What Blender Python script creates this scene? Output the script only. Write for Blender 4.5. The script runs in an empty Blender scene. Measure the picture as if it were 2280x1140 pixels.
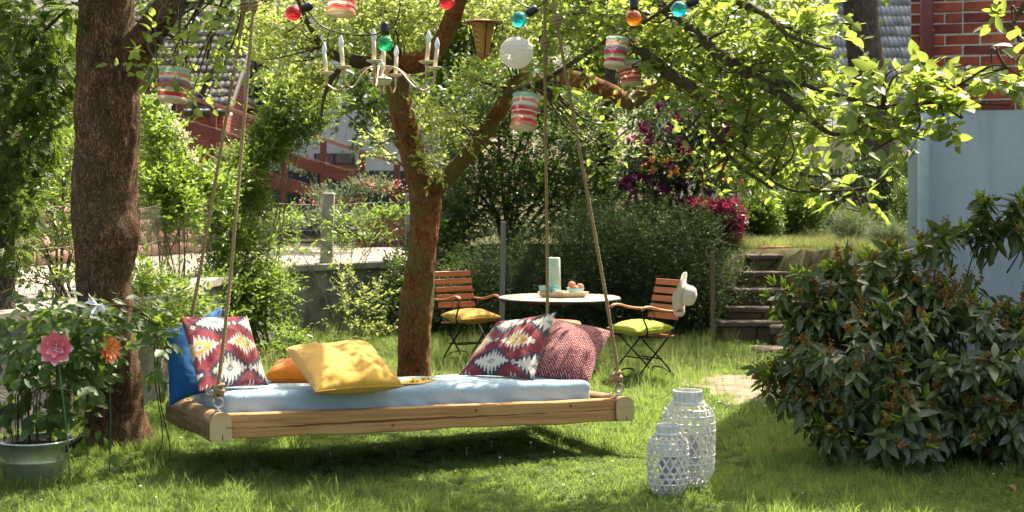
import bpy, math, random
import numpy as np
from mathutils import Vector, Matrix

# ------------------------------------------------------------------ camera, world, sun, exposure
scene = bpy.context.scene
col = scene.collection
F, YH, H = 3300.0, 440.0, 1.7          # focal length and horizon row in photo pixels, camera height
cam_d = bpy.data.cameras.new('camera')
cam = bpy.data.objects.new('camera', cam_d)
col.objects.link(cam)
cam.location = (0, 0, H)
cam.rotation_euler = (math.radians(90), 0, 0)
cam_d.sensor_width = 36.0
cam_d.lens = F / 2280.0 * 36.0
cam_d.shift_y = -(570.0 - YH) / 2280.0
cam_d.clip_start = 0.05
cam_d.clip_end = 2000.0
cam_d.dof.use_dof = True
cam_d.dof.focus_distance = 9.6
cam_d.dof.aperture_fstop = 4.5
scene.camera = cam

SUN_EL = math.radians(54)
SUN_AZ = math.atan2(0.55, 0.83)        # from +Y towards +X: behind and to the right
sun_dir = Vector((math.sin(SUN_AZ) * math.cos(SUN_EL), math.cos(SUN_AZ) * math.cos(SUN_EL), math.sin(SUN_EL)))
world = bpy.data.worlds.new('World')
scene.world = world
world.use_nodes = True
wn = world.node_tree
wn.nodes.clear()
sky = wn.nodes.new('ShaderNodeTexSky')
sky.sky_type = 'NISHITA'
sky.sun_disc = False
sky.sun_elevation = SUN_EL
sky.sun_rotation = SUN_AZ
sky.air_density = 1.0
sky.dust_density = 5.0
sky.ozone_density = 0.3
bg = wn.nodes.new('ShaderNodeBackground')
bg.inputs['Strength'].default_value = 0.125
wo = wn.nodes.new('ShaderNodeOutputWorld')
tint = wn.nodes.new('ShaderNodeMix'); tint.data_type = 'RGBA'; tint.blend_type = 'MULTIPLY'
tint.inputs[0].default_value = 1.0; tint.inputs[7].default_value = (1.0, 0.94, 0.84, 1)      # warm summer haze
wn.links.new(sky.outputs[0], tint.inputs[6]); wn.links.new(tint.outputs[2], bg.inputs['Color'])
wn.links.new(bg.outputs[0], wo.inputs['Surface'])
sun_d = bpy.data.lights.new('sun', 'SUN')
sun_d.energy = 4.2
sun_d.angle = math.radians(0.53)
sun_d.color = (1.0, 0.91, 0.73)
sun = bpy.data.objects.new('sun', sun_d)
col.objects.link(sun)
sun.rotation_euler = sun_dir.to_track_quat('Z', 'Y').to_euler()
sun.location = (4, 8, 12)
scene.view_settings.view_transform = 'Standard'
scene.view_settings.look = 'None'
scene.view_settings.exposure = 1.82
scene.view_settings.gamma = 1.0
scene.cycles.max_bounces = 8
scene.cycles.transmission_bounces = 6
scene.cycles.transparent_max_bounces = 8
scene.cycles.sample_clamp_indirect = 8.0

rng = np.random.default_rng(7)
random.seed(7)

# ------------------------------------------------------------------ helpers
def P(px, py, Y):
    return np.array(((px - 1140.0) / F * Y, Y, H - (py - YH) / F * Y))
def GY(py, z=0.0):
    return (H - z) * F / (py - YH)
def S(Y):
    return F / Y
def nrm(v):
    v = np.asarray(v, float)
    n = np.linalg.norm(v, axis=-1, keepdims=True)
    return v / np.maximum(n, 1e-9)

_noise_k = rng.normal(size=(40, 3))
_noise_p = rng.uniform(0, 6.28, 40)
def wob(p, freq, k0=0, n=8):
    """smooth pseudo noise in about -1..1"""
    p = np.asarray(p, float)
    a = np.zeros(p.shape[:-1])
    for i in range(n):
        k = _noise_k[(k0 + i) % 40] * freq
        a = a + np.sin(p @ k + _noise_p[(k0 + i) % 40])
    return a / n * 1.6

class MB:
    def __init__(self):
        self.V, self.F, self.n = [], [], 0
    def add(self, V, Fs):
        V = np.asarray(V, float).reshape(-1, 3)
        self.V.append(V)
        for f in Fs:
            self.F.append([int(i) + self.n for i in f])
        self.n += len(V)
        return self
    def box(self, c, s, R=None, bevel=0.0):
        c = np.asarray(c, float); h = np.asarray(s, float) / 2
        b = min(bevel, *(h * 0.9)) if bevel else 0
        if b:
            pts, fs = [], []
            sg = [(x, y, z) for x in (-1, 1) for y in (-1, 1) for z in (-1, 1)]
            idx = {}
            for q in sg:
                for a in range(3):
                    p = np.array(q) * h
                    for o in range(3):
                        if o != a: p[o] -= q[o] * b
                    idx[(q, a)] = len(pts); pts.append(p)
            for a in range(3):
                o1, o2 = (a + 1) % 3, (a + 2) % 3
                for sgn in (-1, 1):
                    ring = []
                    for s1, s2 in ((-1, -1), (1, -1), (1, 1), (-1, 1)):
                        q = [0, 0, 0]; q[a] = sgn; q[o1] = s1; q[o2] = s2
                        ring.append(idx[(tuple(q), a)])
                    fs.append(ring if sgn > 0 else ring[::-1])
            for a in range(3):       # edges along axis a
                o1, o2 = (a + 1) % 3, (a + 2) % 3
                for s1 in (-1, 1):
                    for s2 in (-1, 1):
                        q0 = [0, 0, 0]; q0[a] = -1; q0[o1] = s1; q0[o2] = s2
                        q1 = list(q0); q1[a] = 1
                        q0, q1 = tuple(q0), tuple(q1)
                        r = [idx[(q0, o1)], idx[(q1, o1)], idx[(q1, o2)], idx[(q0, o2)]]
                        fs.append(r if s1 * s2 < 0 else r[::-1])
            for q in sg:
                r = [idx[(q, 0)], idx[(q, 1)], idx[(q, 2)]]
                fs.append(r if q[0] * q[1] * q[2] > 0 else r[::-1])
            V = np.array(pts)
        else:
            V = np.array([(x, y, z) for x in (-1, 1) for y in (-1, 1) for z in (-1, 1)]) * h
            fs = [(0, 1, 3, 2), (4, 6, 7, 5), (0, 4, 5, 1), (2, 3, 7, 6), (0, 2, 6, 4), (1, 5, 7, 3)]
        if R is not None: V = V @ np.asarray(R).T
        return self.add(V + c, fs)
    def bar(self, a, b, w, t, up=(0, 0, 1), bevel=0.0):
        a = np.asarray(a, float); b = np.asarray(b, float)
        d = nrm(b - a); x = np.cross(d, up)
        if np.linalg.norm(x) < 1e-6: x = np.cross(d, (1, 0, 0))
        x = nrm(x); z = np.cross(x, d)
        R = np.stack([x, d, z], 1)
        return self.box((a + b) / 2, (w, np.linalg.norm(b - a), t), R, bevel)
    def tube(self, path, r, seg=8, cap=True, flat=1.0, noise=0.0, nf=6.0, closed=False, ridge=0.0):
        p = np.asarray(path, float); n = len(p)
        r = np.broadcast_to(np.asarray(r, float), (n,))
        if closed:
            t = nrm(np.roll(p, -1, 0) - np.roll(p, 1, 0))
        else:
            t = nrm(np.gradient(p, axis=0))
        up = np.array((0., 0, 1)) if abs(t[0][2]) < 0.9 else np.array((0., 1, 0))
        x = nrm(np.cross(t[0], up)); xs = []
        for i in range(n):
            x = nrm(x - t[i] * np.dot(x, t[i])); xs.append(x)
        xs = np.array(xs); ys = np.cross(t, xs)
        a = np.linspace(0, 2 * np.pi, seg, endpoint=False)
        dirs = xs[:, None] * np.cos(a)[None, :, None] + flat * ys[:, None] * np.sin(a)[None, :, None]
        V = p[:, None] + dirs * r[:, None, None]
        if noise:
            d = wob(V, nf) + 0.5 * wob(V, nf * 2.3, 9)
            if ridge:
                q = V * np.array((1, 1, 0.22))
                d = d + ridge * (np.abs(wob(q, nf * 7, 17)) * 2 - 1) + ridge * 0.6 * wob(V, nf * 9, 23)
            V = V + dirs * (d * noise)[..., None] * r[:, None, None]
        fs = []
        m = n if closed else n - 1
        for i in range(m):
            i2 = (i + 1) % n
            for j in range(seg):
                k = (j + 1) % seg
                fs.append((i * seg + j, i * seg + k, i2 * seg + k, i2 * seg + j))
        if cap and not closed:
            fs.append(tuple(range(seg))[::-1]); fs.append(tuple((n - 1) * seg + j for j in range(seg)))
        return self.add(V.reshape(-1, 3), fs)
    def lathe(self, prof, seg=24, c=(0, 0, 0), R=None, cap=False):
        prof = np.asarray(prof, float); n = len(prof)
        a = np.linspace(0, 2 * np.pi, seg, endpoint=False)
        V = np.stack([prof[:, 0][:, None] * np.cos(a), prof[:, 0][:, None] * np.sin(a),
                      np.repeat(prof[:, 1][:, None], seg, 1)], -1).reshape(-1, 3)
        if R is not None: V = V @ np.asarray(R).T
        fs = []
        for i in range(n - 1):
            for j in range(seg):
                k = (j + 1) % seg
                fs.append((i * seg + j, i * seg + k, (i + 1) * seg + k, (i + 1) * seg + j))
        if cap:
            fs.append(tuple(range(seg))[::-1]); fs.append(tuple((n - 1) * seg + j for j in range(seg)))
        return self.add(V + np.asarray(c, float), fs)
    def arrays(self):
        return np.concatenate(self.V), self.F

def make_mesh(name, V, Fs, mat=None, smooth=True):
    me = bpy.data.meshes.new(name)
    V = np.asarray(V, np.float32)
    if isinstance(Fs, np.ndarray):
        n, k = Fs.shape
        me.vertices.add(len(V)); me.vertices.foreach_set('co', V.ravel())
        me.loops.add(n * k); me.loops.foreach_set('vertex_index', Fs.astype(np.int32).ravel())
        me.polygons.add(n)
        me.polygons.foreach_set('loop_start', np.arange(0, n * k, k, dtype=np.int32))
        me.update(calc_edges=True)
    else:
        me.from_pydata(V.tolist(), [], Fs)
    if smooth and len(me.polygons):
        me.polygons.foreach_set('use_smooth', np.ones(len(me.polygons), bool))
    if mat: me.materials.append(mat)
    me.update()
    return me

MATS = {}
WORLD_M = {}
def thing(name, label, cat, loc=(0, 0, 0), M=None, group=None):
    o = bpy.data.objects.new(name, None)
    o.empty_display_size = 0.1
    col.objects.link(o)
    m = Matrix.Translation(Vector(loc)) if M is None else M
    o.matrix_world = m
    WORLD_M[o.name] = m.copy()
    o['label'] = label; o['category'] = cat
    if group: o['group'] = group
    return o
def tag(o, label, cat, group=None):
    o['label'] = label; o['category'] = cat
    if group: o['group'] = group
    return o
def obj(name, geo, mat, parent=None, smooth=True, local=False, loc=None, kind=None, sharp=None):
    """geo: MB, (V,F) or mesh. Vertices in world coordinates unless local; loc = origin of a top-level mesh."""
    if isinstance(geo, bpy.types.Mesh):
        me = geo
    else:
        V, Fs = geo.arrays() if isinstance(geo, MB) else geo
        V = np.asarray(V, float)
        if parent is not None and not local:
            Mi = np.array(WORLD_M[parent.name].inverted())
            V = V @ Mi[:3, :3].T + Mi[:3, 3]
        elif loc is not None and not local:
            V = V - np.asarray(loc, float)
        me = make_mesh(name, V, Fs, mat, smooth)
        if sharp is not None and smooth:
            me.set_sharp_from_angle(angle=math.radians(sharp))
    o = bpy.data.objects.new(name, me)
    col.objects.link(o)
    if parent is not None:
        o.parent = parent
        WORLD_M[o.name] = WORLD_M[parent.name]
    elif loc is not None:
        o.location = loc
        WORLD_M[o.name] = Matrix.Translation(Vector(loc))
    else:
        WORLD_M[o.name] = Matrix.Identity(4)
    if kind: o['kind'] = kind
    return o
def inst(name, me, M, parent=None):
    """one more object that shares a mesh; M is a world matrix"""
    o = bpy.data.objects.new(name, me)
    col.objects.link(o)
    if parent is not None:
        o.parent = parent
        o.matrix_local = WORLD_M[parent.name].inverted() @ M
    else:
        o.matrix_world = M
    WORLD_M[o.name] = M
    return o
def struct(o):
    o['kind'] = 'structure'; return o
def copy_tree(o, loc, rz=0.0, label=None):
    c = o.copy(); col.objects.link(c)
    M = Matrix.Translation(Vector(loc)) @ Matrix.Rotation(rz, 4, 'Z')
    c.matrix_world = M; WORLD_M[c.name] = M
    if label: c['label'] = label
    for ch in o.children:
        d = ch.copy(); col.objects.link(d); d.parent = c
        for g in ch.children:
            e = g.copy(); col.objects.link(e); e.parent = d
    return c

def spline(pts, n):
    """Catmull-Rom through points"""
    p = np.asarray(pts, float)
    if len(p) < 3:
        t = np.linspace(0, 1, n)[:, None]; return p[0] * (1 - t) + p[-1] * t
    q = np.vstack([2 * p[0] - p[1], p, 2 * p[-1] - p[-2]])
    t = np.linspace(0, len(p) - 1 - 1e-6, n); i = t.astype(int); f = (t - i)[:, None]
    a, b, c, d = q[i], q[i + 1], q[i + 2], q[i + 3]
    return 0.5 * ((2 * b) + (c - a) * f + (2 * a - 5 * b + 4 * c - d) * f ** 2 + (3 * b - a - 3 * c + d) * f ** 3)

# ------------------------------------------------------------------ materials
class NT:
    def __init__(self, name):
        self.m = bpy.data.materials.new(name); self.m.use_nodes = True
        self.t = self.m.node_tree; self.t.nodes.clear()
        self.out = self.t.nodes.new('ShaderNodeOutputMaterial')
    def n(self, ty, **kw):
        nd = self.t.nodes.new(ty)
        for k, v in kw.items():
            if k.startswith('in_'):
                key = k[3:]
                nd.inputs[int(key) if key.isdigit() else key.replace('_', ' ')].default_value = v
            else: setattr(nd, k, v)
        return nd
    def l(self, a, b): self.t.links.new(a, b)
    def ramp(self, fac, stops, interp='LINEAR'):
        r = self.n('ShaderNodeValToRGB'); cr = r.color_ramp; cr.interpolation = interp
        while len(cr.elements) < len(stops): cr.elements.new(0.5)
        for e, (p, c) in zip(cr.elements, stops):
            e.position = p; e.color = (*c[:3], 1)
        self.l(fac, r.inputs[0]); return r.outputs[0]
    def coords(self, kind='Object', scale=(1, 1, 1)):
        c = self.n('ShaderNodeTexCoord'); m = self.n('ShaderNodeMapping')
        m.inputs['Scale'].default_value = scale
        self.l(c.outputs[kind], m.inputs['Vector']); return m.outputs[0]
    def noise(self, vec, scale, detail=4, rough=0.55, dist=0.0):
        nz = self.n('ShaderNodeTexNoise'); nz.inputs['Scale'].default_value = scale
        nz.inputs['Detail'].default_value = detail; nz.inputs['Roughness'].default_value = rough
        nz.inputs['Distortion'].default_value = dist
        self.l(vec, nz.inputs['Vector']); return nz.outputs['Fac']
    def mix(self, fac, a, b, mode='MIX'):
        m = self.n('ShaderNodeMix'); m.data_type = 'RGBA'; m.blend_type = mode
        for s, v in ((0, fac), (6, a), (7, b)):
            if hasattr(v, 'links') or isinstance(v, bpy.types.NodeSocket): self.l(v, m.inputs[s])
            else: m.inputs[s].default_value = (*v[:3], 1) if s else v
        return m.outputs[2]
    def math(self, op, a, b=0.0):
        m = self.n('ShaderNodeMath'); m.operation = op
        for i, v in ((0, a), (1, b)):
            if isinstance(v, bpy.types.NodeSocket): self.l(v, m.inputs[i])
            else: m.inputs[i].default_value = v
        return m.outputs[0]
    def bsdf(self, color, rough=0.6, metal=0.0, spec=0.5, bump=None, bump_s=0.3, bump_d=0.01, trans=0.0, coat=0.0):
        b = self.n('ShaderNodeBsdfPrincipled')
        if isinstance(color, bpy.types.NodeSocket): self.l(color, b.inputs['Base Color'])
        else: b.inputs['Base Color'].default_value = (*color[:3], 1)
        if isinstance(rough, bpy.types.NodeSocket): self.l(rough, b.inputs['Roughness'])
        else: b.inputs['Roughness'].default_value = rough
        b.inputs['Metallic'].default_value = metal
        b.inputs['Specular IOR Level'].default_value = spec
        b.inputs['Transmission Weight'].default_value = trans
        b.inputs['Coat Weight'].default_value = coat
        if bump is not None:
            bp = self.n('ShaderNodeBump'); bp.inputs['Strength'].default_value = bump_s
            bp.inputs['Distance'].default_value = bump_d
            self.l(bump, bp.inputs['Height']); self.l(bp.outputs[0], b.inputs['Normal'])
        return b
    def finish(self, sh):
        self.l(sh.outputs[0] if hasattr(sh, 'outputs') else sh, self.out.inputs['Surface']); return self.m

def m_plain(name, c, rough=0.6, metal=0.0, var=0.15, scale=8.0, bump=0.0, bscale=40.0, spec=0.4, c2=None, bd=0.004, coat=0.0):
    t = NT(name); v = t.coords()
    nz = t.noise(v, scale, 5)
    c2 = c2 or tuple(x * (1 - var) * 0.85 for x in c)
    color = t.ramp(nz, [(0.3, c2), (0.7, tuple(min(1, x * (1 + var * 0.5)) for x in c))])
    bn = t.noise(v, bscale, 5) if bump else None
    return t.finish(t.bsdf(color, rough, metal, spec, bn, bump, bd, coat=coat))

def m_leaf(name, stops, tcol, tfac=0.4, rough=0.45, spec=0.4, vein=False):
    """stops: colours across leaves; tcol: colour of light passing through"""
    t = NT(name)
    g = t.n('ShaderNodeNewGeometry'); oi = t.n('ShaderNodeObjectInfo')
    r = t.math('FRACT', t.math('ADD', g.outputs['Random Per Island'], oi.outputs['Random']))
    k = len(stops)
    c = t.ramp(r, [(i / max(1, k - 1), s) for i, s in enumerate(stops)])
    vec = t.coords('Object')
    big = t.noise(vec, 2.2, 2)
    c = t.mix(t.math('MULTIPLY', big, 0.5), c, stops[0])
    b = t.bsdf(c, rough, 0, spec)
    tr = t.n('ShaderNodeBsdfTranslucent')
    tc = t.mix(0.35, tcol, c)
    t.l(tc, tr.inputs['Color'])
    mx = t.n('ShaderNodeMixShader'); mx.inputs[0].default_value = tfac
    t.l(b.outputs[0], mx.inputs[1]); t.l(tr.outputs[0], mx.inputs[2])
    return t.finish(mx)

def m_bark(name, stops, scale=6.0, stretch=0.35, bump=0.9, bd=0.03, moss=None):
    t = NT(name)
    v = t.coords('Object', (1, 1, stretch))
    vo = t.n('ShaderNodeTexVoronoi'); vo.feature = 'DISTANCE_TO_EDGE'
    vo.inputs['Scale'].default_value = scale * 7
    wv = t.n('ShaderNodeVectorMath'); wv.operation = 'ADD'
    nzc = t.n('ShaderNodeTexNoise'); nzc.inputs['Scale'].default_value = scale * 1.6; nzc.inputs['Detail'].default_value = 5
    t.l(v, nzc.inputs['Vector'])
    sc = t.n('ShaderNodeVectorMath'); sc.operation = 'SCALE'; sc.inputs['Scale'].default_value = 0.30
    t.l(nzc.outputs['Color'], sc.inputs[0]); t.l(v, wv.inputs[0]); t.l(sc.outputs[0], wv.inputs[1])
    t.l(wv.outputs[0], vo.inputs['Vector'])
    crack = t.math('MINIMUM', t.math('ADD', t.math('MULTIPLY', vo.outputs['Distance'], 4.5), t.math('MULTIPLY', nzc.outputs['Fac'], 0.30)), 1.0)
    nz = t.noise(v, scale * 5, 6, 0.65)
    nb = t.noise(t.coords(), scale * 0.5, 3)
    hgt = t.math('ADD', crack, t.math('MULTIPLY', nz, 0.8))
    c = t.ramp(t.math('ADD', t.math('MULTIPLY', nz, 0.6), t.math('MULTIPLY', nb, 0.4)), [(0.38 + 0.25 * i / (len(stops) - 1), s) for i, s in enumerate(stops)])
    c = t.mix(t.math('SUBTRACT', 1.0, t.math('ADD', 0.25, t.math('MULTIPLY', crack, 0.75))), c, tuple(x * 0.35 for x in stops[0]))
    if moss:
        mn = t.noise(t.coords(), 3.0, 5, 0.7)
        f = t.ramp(mn, [(0.46, (0, 0, 0)), (0.58, (1, 1, 1))])
        c = t.mix(t.math('MULTIPLY', f, 0.65), c, moss)
    return t.finish(t.bsdf(c, 0.85, 0, 0.25, hgt, bump, bd))

def m_wood(name, c1, c2, axis='x', scale=1.0, bump=0.35, rough=0.7):
    t = NT(name)
    st = {'x': (0.6, 14, 14), 'y': (14, 0.6, 14), 'z': (14, 14, 0.6)}[axis]
    v = t.coords('Object', tuple(s * scale for s in st))
    nz = t.noise(v, 2.0, 6, 0.6, 0.6)
    nb = t.noise(t.coords('Object', (2, 2, 2)), 1.5, 3)
    c = t.ramp(nz, [(0.3, tuple(x * 0.55 for x in c1)), (0.45, c1), (0.7, c2)])
    c = t.mix(t.math('MULTIPLY', nb, 0.5), c, tuple(x * 0.7 for x in c1))
    return t.finish(t.bsdf(c, rough, 0, 0.3, nz, bump, 0.006))

def m_fabric(name, c, rough=0.85, var=0.12, weave=260.0, attr=None, sheen=0.2):
    t = NT(name)
    v = t.coords('Object')
    nz = t.noise(v, 6, 4)
    fine = t.noise(v, weave, 2)
    wr = t.noise(t.coords('Object', (1, 1, 1)), 9.0, 3, 0.5, 1.2)
    if attr:
        a = t.n('ShaderNodeAttribute'); a.attribute_name = attr
        base = t.mix(t.math('MULTIPLY', fine, 0.25), a.outputs['Color'], (0.02, 0.01, 0.015))
    else:
        base = t.ramp(nz, [(0.3, tuple(x * (1 - var) for x in c)), (0.7, c)])
    b = t.bsdf(base, rough, 0, 0.2, t.math('ADD', t.math('MULTIPLY', fine, 0.12), wr), 0.55, 0.02)
    b.inputs['Sheen Weight'].default_value = sheen
    return t.finish(b)

def m_glass(name, c, rough=0.05):
    t = NT(name)
    b = t.bsdf(c, rough, 0, 0.5, trans=0.85)
    b.inputs['IOR'].default_value = 1.4
    return t.finish(b)

def m_paper(name, stops, zscale, tfac=0.45):
    """hanging paper lantern: bands of colour along the local height"""
    t = NT(name)
    c = t.n('ShaderNodeTexCoord'); sx = t.n('ShaderNodeSeparateXYZ'); t.l(c.outputs['Object'], sx.inputs[0])
    nz = t.noise(c.outputs['Object'], 22, 3)
    nz2 = t.noise(t.coords('Object', (14, 14, 90)), 1.0, 3)
    h = t.math('ADD', t.math('MULTIPLY', sx.outputs[2], zscale), 0.5)
    h = t.math('ADD', h, t.math('MULTIPLY', t.math('SUBTRACT', nz, 0.5), 0.09))
    colr = t.ramp(h, stops, 'CONSTANT')
    colr = t.mix(t.ramp(nz2, [(0.5, (0, 0, 0)), (0.75, (0.6, 0.6, 0.6))]), colr, (0.85, 0.78, 0.68))
    b = t.bsdf(colr, 0.6, 0, 0.3, nz2, 0.3, 0.004)
    tr = t.n('ShaderNodeBsdfTranslucent'); t.l(colr, tr.inputs['Color'])
    mx = t.n('ShaderNodeMixShader'); mx.inputs[0].default_value = tfac
    t.l(b.outputs[0], mx.inputs[1]); t.l(tr.outputs[0], mx.inputs[2])
    return t.finish(mx)

# ------------------------------------------------------------------ foliage helpers
def leaf_shape(width=0.5, fold=0.10, droop=0.10, n=2):
    """leaf along +Y, unit length; n stations between base and tip"""
    if n == 2:
        w = width / 2
        V = np.array([(0, 0, 0), (-w, 0.36, fold * width), (-w * 0.72, 0.72, fold * width - droop * 0.6), (0, 1, -droop),
                      (w * 0.72, 0.72, fold * width - droop * 0.6), (w, 0.36, fold * width)])
        return V, np.array([(0, 3, 2, 1), (0, 5, 4, 3)])
    ys = np.linspace(0, 1, n + 2); V = [(0, 0, 0)]; fs = []
    prof = lambda y: width / 2 * math.sin(math.pi * y ** 0.8) ** 0.8 if 0 < y < 1 else 0
    for y in ys[1:-1]:
        w = prof(y); z = -droop * y * y
        V += [(-w, y, z + fold * w * 2), (0, y, z), (w, y, z + fold * w * 2)]
    V.append((0, 1, -droop)); k = len(V) - 1
    fs += [(0, 2, 1), (0, 3, 2)]
    for i in range(n - 1):
        a = 1 + 3 * i; b = a + 3
        fs += [(a, a + 1, b + 1, b), (a + 1, a + 2, b + 2, b + 1)]
    a = 1 + 3 * (n - 1)
    fs += [(a, a + 1, k), (a + 1, a + 2, k)]
    return np.array(V, float), fs

def leaf_frames(d, up):
    d = nrm(d); x = np.cross(d, up); bad = np.linalg.norm(x, axis=1) < 1e-4
    x[bad] = (1, 0, 0); x = nrm(x); z = np.cross(x, d)
    return x, d, z

def leaves(pos, d, up, L, width=0.5, fold=0.1, droop=0.1):
    V0, F0 = leaf_shape(width, fold, droop)
    x, y, z = leaf_frames(d, up)
    L = np.asarray(L)[:, None, None]
    V = pos[:, None] + L * (x[:, None] * V0[None, :, 0:1] + y[:, None] * V0[None, :, 1:2] + z[:, None] * V0[None, :, 2:3])
    n = len(pos)
    Fs = (F0[None] + (np.arange(n) * 6)[:, None, None]).reshape(-1, 4)
    return V.reshape(-1, 3), Fs

def rand_dirs(n):
    return nrm(rng.normal(size=(n, 3)))

def twigs_in_blobs(blobs, n, twig_len, up=0.35, rnd=0.7, shell=0.45):
    """blobs: (centre, radii). Returns twig start, direction, length"""
    C = np.array([b[0] for b in blobs]); R = np.array([b[1] for b in blobs])
    w = (R.prod(1)) ** 0.7; w = w / w.sum()
    i = rng.choice(len(blobs), n, p=w)
    u = rand_dirs(n); r = rng.uniform(0, 1, n) ** shell
    lump = 1 + 0.25 * wob(C[i] + u * R[i], 3.0, 3)
    st = C[i] + u * R[i] * (r * lump)[:, None]
    d = nrm(u * R[i] / R[i].max(1, keepdims=True) + np.array((0, 0, up)) + rnd * rng.normal(size=(n, 3)) * 0.6)
    ln = twig_len * rng.uniform(0.6, 1.3, n)
    return st, d, ln

def twig_leaves(st, d, ln, k, leaf_len, spread=0.9, flat=0.5, tip=True, droop=0.0):
    """k leaves along each twig; returns pos, dir, up, len"""
    n = len(st)
    t = np.linspace(0.12, 1.0, k)[None] + rng.uniform(-0.05, 0.05, (n, k))
    pos = st[:, None] + d[:, None] * (ln[:, None] * t)[..., None]
    pos[..., 2] -= droop * (ln[:, None] * t ** 2)
    side = np.cross(d, (0, 0, 1.0)); side = nrm(side + 1e-4)
    vert = np.cross(side, d)
    sg = np.where(np.arange(k) % 2 == 0, 1.0, -1.0)[None]
    a = rng.normal(0, 1.0 - flat, (n, k)) + np.where(sg > 0, 0, np.pi)
    lat = side[:, None] * np.cos(a)[..., None] + vert[:, None] * np.sin(a)[..., None]
    ld = d[:, None] * 0.7 + lat * spread + rng.normal(0, 0.18, (n, k, 3))
    if tip: ld[:, -1] = d + rng.normal(0, 0.15, (n, 3))
    up = np.array((0, 0, 1.0)) + 0.55 * rng.normal(size=(n, k, 3))
    L = leaf_len * rng.uniform(0.5, 1.25, (n, k)) * (1 - 0.25 * np.abs(t - 0.5))
    return pos.reshape(-1, 3), nrm(ld.reshape(-1, 3)), up.reshape(-1, 3), L.reshape(-1)

def twig_tubes(st, d, ln, r=0.003, droop=0.0):
    """thin three-sided twigs as one array mesh"""
    n = len(st)
    side = nrm(np.cross(d, (0.1, 0.2, 1.0))); v = np.cross(side, d)
    ring = [side, -0.5 * side + 0.87 * v, -0.5 * side - 0.87 * v]
    e = st + d * ln[:, None]; e[:, 2] -= droop * ln
    V = np.stack([st + r * ring[0], st + r * ring[1], st + r * ring[2], e], 1).reshape(-1, 3)
    Fq = np.array([(0, 1, 3), (1, 2, 3), (2, 0, 3)])
    return V, (Fq[None] + (np.arange(n) * 4)[:, None, None]).reshape(-1, 3)

def pblob(px, py, Y, rx, rz, ry):
    """blob given by a photo pixel and a depth; rx, rz in pixels, ry in metres"""
    return (P(px, py, Y), np.array((rx / S(Y), ry, rz / S(Y))))

def shrub(name, label, cat, base, blobs, n, k, leaf_len, mat, stem_mat, width=0.45, twig_len=0.25, up=0.35, rnd=0.7,
          shell=0.45, spread=0.9, flat=0.5, stem_r=0.02, group=None, droop=0.1, tw=True, part='foliage'):
    t = thing(name, label, cat, base, group=group)
    st, d, ln = twigs_in_blobs(blobs, n, twig_len, up, rnd, shell)
    pos, ld, lu, L = twig_leaves(st, d, ln, k, leaf_len, spread, flat)
    obj(part, leaves(pos, ld, lu, L, width, 0.12, droop), mat, t, smooth=False, kind='stuff')
    mb = MB()
    b = np.asarray(base, float)
    for c, r in blobs:
        m = (b + c) / 2 + rng.normal(0, 0.06, 3) * np.linalg.norm(c - b)
        m[2] = max(m[2], b[2] + 0.1)
        mb.tube(spline([b + rng.normal(0, 0.04, 3) * (1, 1, 0) - (0, 0, 0.06), m, c + (0, 0, 0.3 * r[2])], 8), np.linspace(stem_r, stem_r * 0.3, 8), 6)
        for _ in range(4):
            e = c + rand_dirs(1)[0] * r * 0.8
            s0 = m + (c - m) * rng.uniform(0.2, 0.9)
            mb.tube(spline([s0, (s0 + e) / 2 + rng.normal(0, 0.05, 3), e], 6), np.linspace(stem_r * 0.45, stem_r * 0.12, 6), 5)
    obj('stem', mb, stem_mat, t)
    if tw:
        j = rng.choice(n, min(n, 1500), replace=False)
        obj('twig', twig_tubes(st[j], d[j], ln[j], 0.0025 + leaf_len * 0.01), stem_mat, t, kind='stuff')
    return t

# ------------------------------------------------------------------ material library
M = MATS
M['bark_left'] = m_bark('bark_left', [(0.08, 0.040, 0.02), (0.23, 0.112, 0.053), (0.42, 0.24, 0.125)], 6.5, 0.4, 1.0, 0.035, moss=(0.13, 0.09, 0.035))
M['bark_apple'] = m_bark('bark_apple', [(0.12, 0.05, 0.02), (0.42, 0.125, 0.036), (0.50, 0.29, 0.12)], 8, 0.5, 0.9, 0.02, moss=(0.19, 0.185, 0.06))
M['bark_limb'] = m_bark('bark_limb', [(0.07, 0.045, 0.028), (0.17, 0.11, 0.065), (0.24, 0.18, 0.10)], 9, 0.6, 0.8, 0.02, moss=(0.10, 0.10, 0.05))
M['bark_grey'] = m_bark('bark_grey', [(0.06, 0.045, 0.035), (0.13, 0.10, 0.08), (0.2, 0.16, 0.13)], 5, 0.4, 0.8, 0.03)
M['twig'] = m_plain('twig', (0.075, 0.048, 0.028), 0.8, scale=20)
M['green_stem'] = m_plain('green_stem', (0.10, 0.12, 0.035), 0.7, scale=20)
M['apple_leaf'] = m_leaf('apple_leaf', [(0.05, 0.095, 0.02), (0.09, 0.145, 0.03), (0.13, 0.18, 0.045), (0.065, 0.105, 0.03)], (0.50, 0.63, 0.09), 0.5, 0.42, 0.45)
M['spray_leaf'] = m_leaf('spray_leaf', [(0.10, 0.16, 0.02), (0.18, 0.24, 0.045), (0.14, 0.19, 0.03)], (0.58, 0.66, 0.17), 0.52, 0.42, 0.45)
M['privet_leaf'] = m_leaf('privet_leaf', [(0.03, 0.075, 0.010), (0.07, 0.13, 0.014), (0.10, 0.17, 0.02)], (0.33, 0.48, 0.05), 0.42, 0.4, 0.5)
M['lush_leaf'] = m_leaf('lush_leaf', [(0.05, 0.11, 0.012), (0.09, 0.17, 0.018), (0.13, 0.21, 0.03)], (0.38, 0.54, 0.07), 0.45, 0.4, 0.45)
M['dark_leaf'] = m_leaf('dark_leaf', [(0.018, 0.042, 0.010), (0.035, 0.075, 0.014), (0.055, 0.10, 0.018)], (0.20, 0.34, 0.03), 0.35, 0.4, 0.5)
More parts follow.
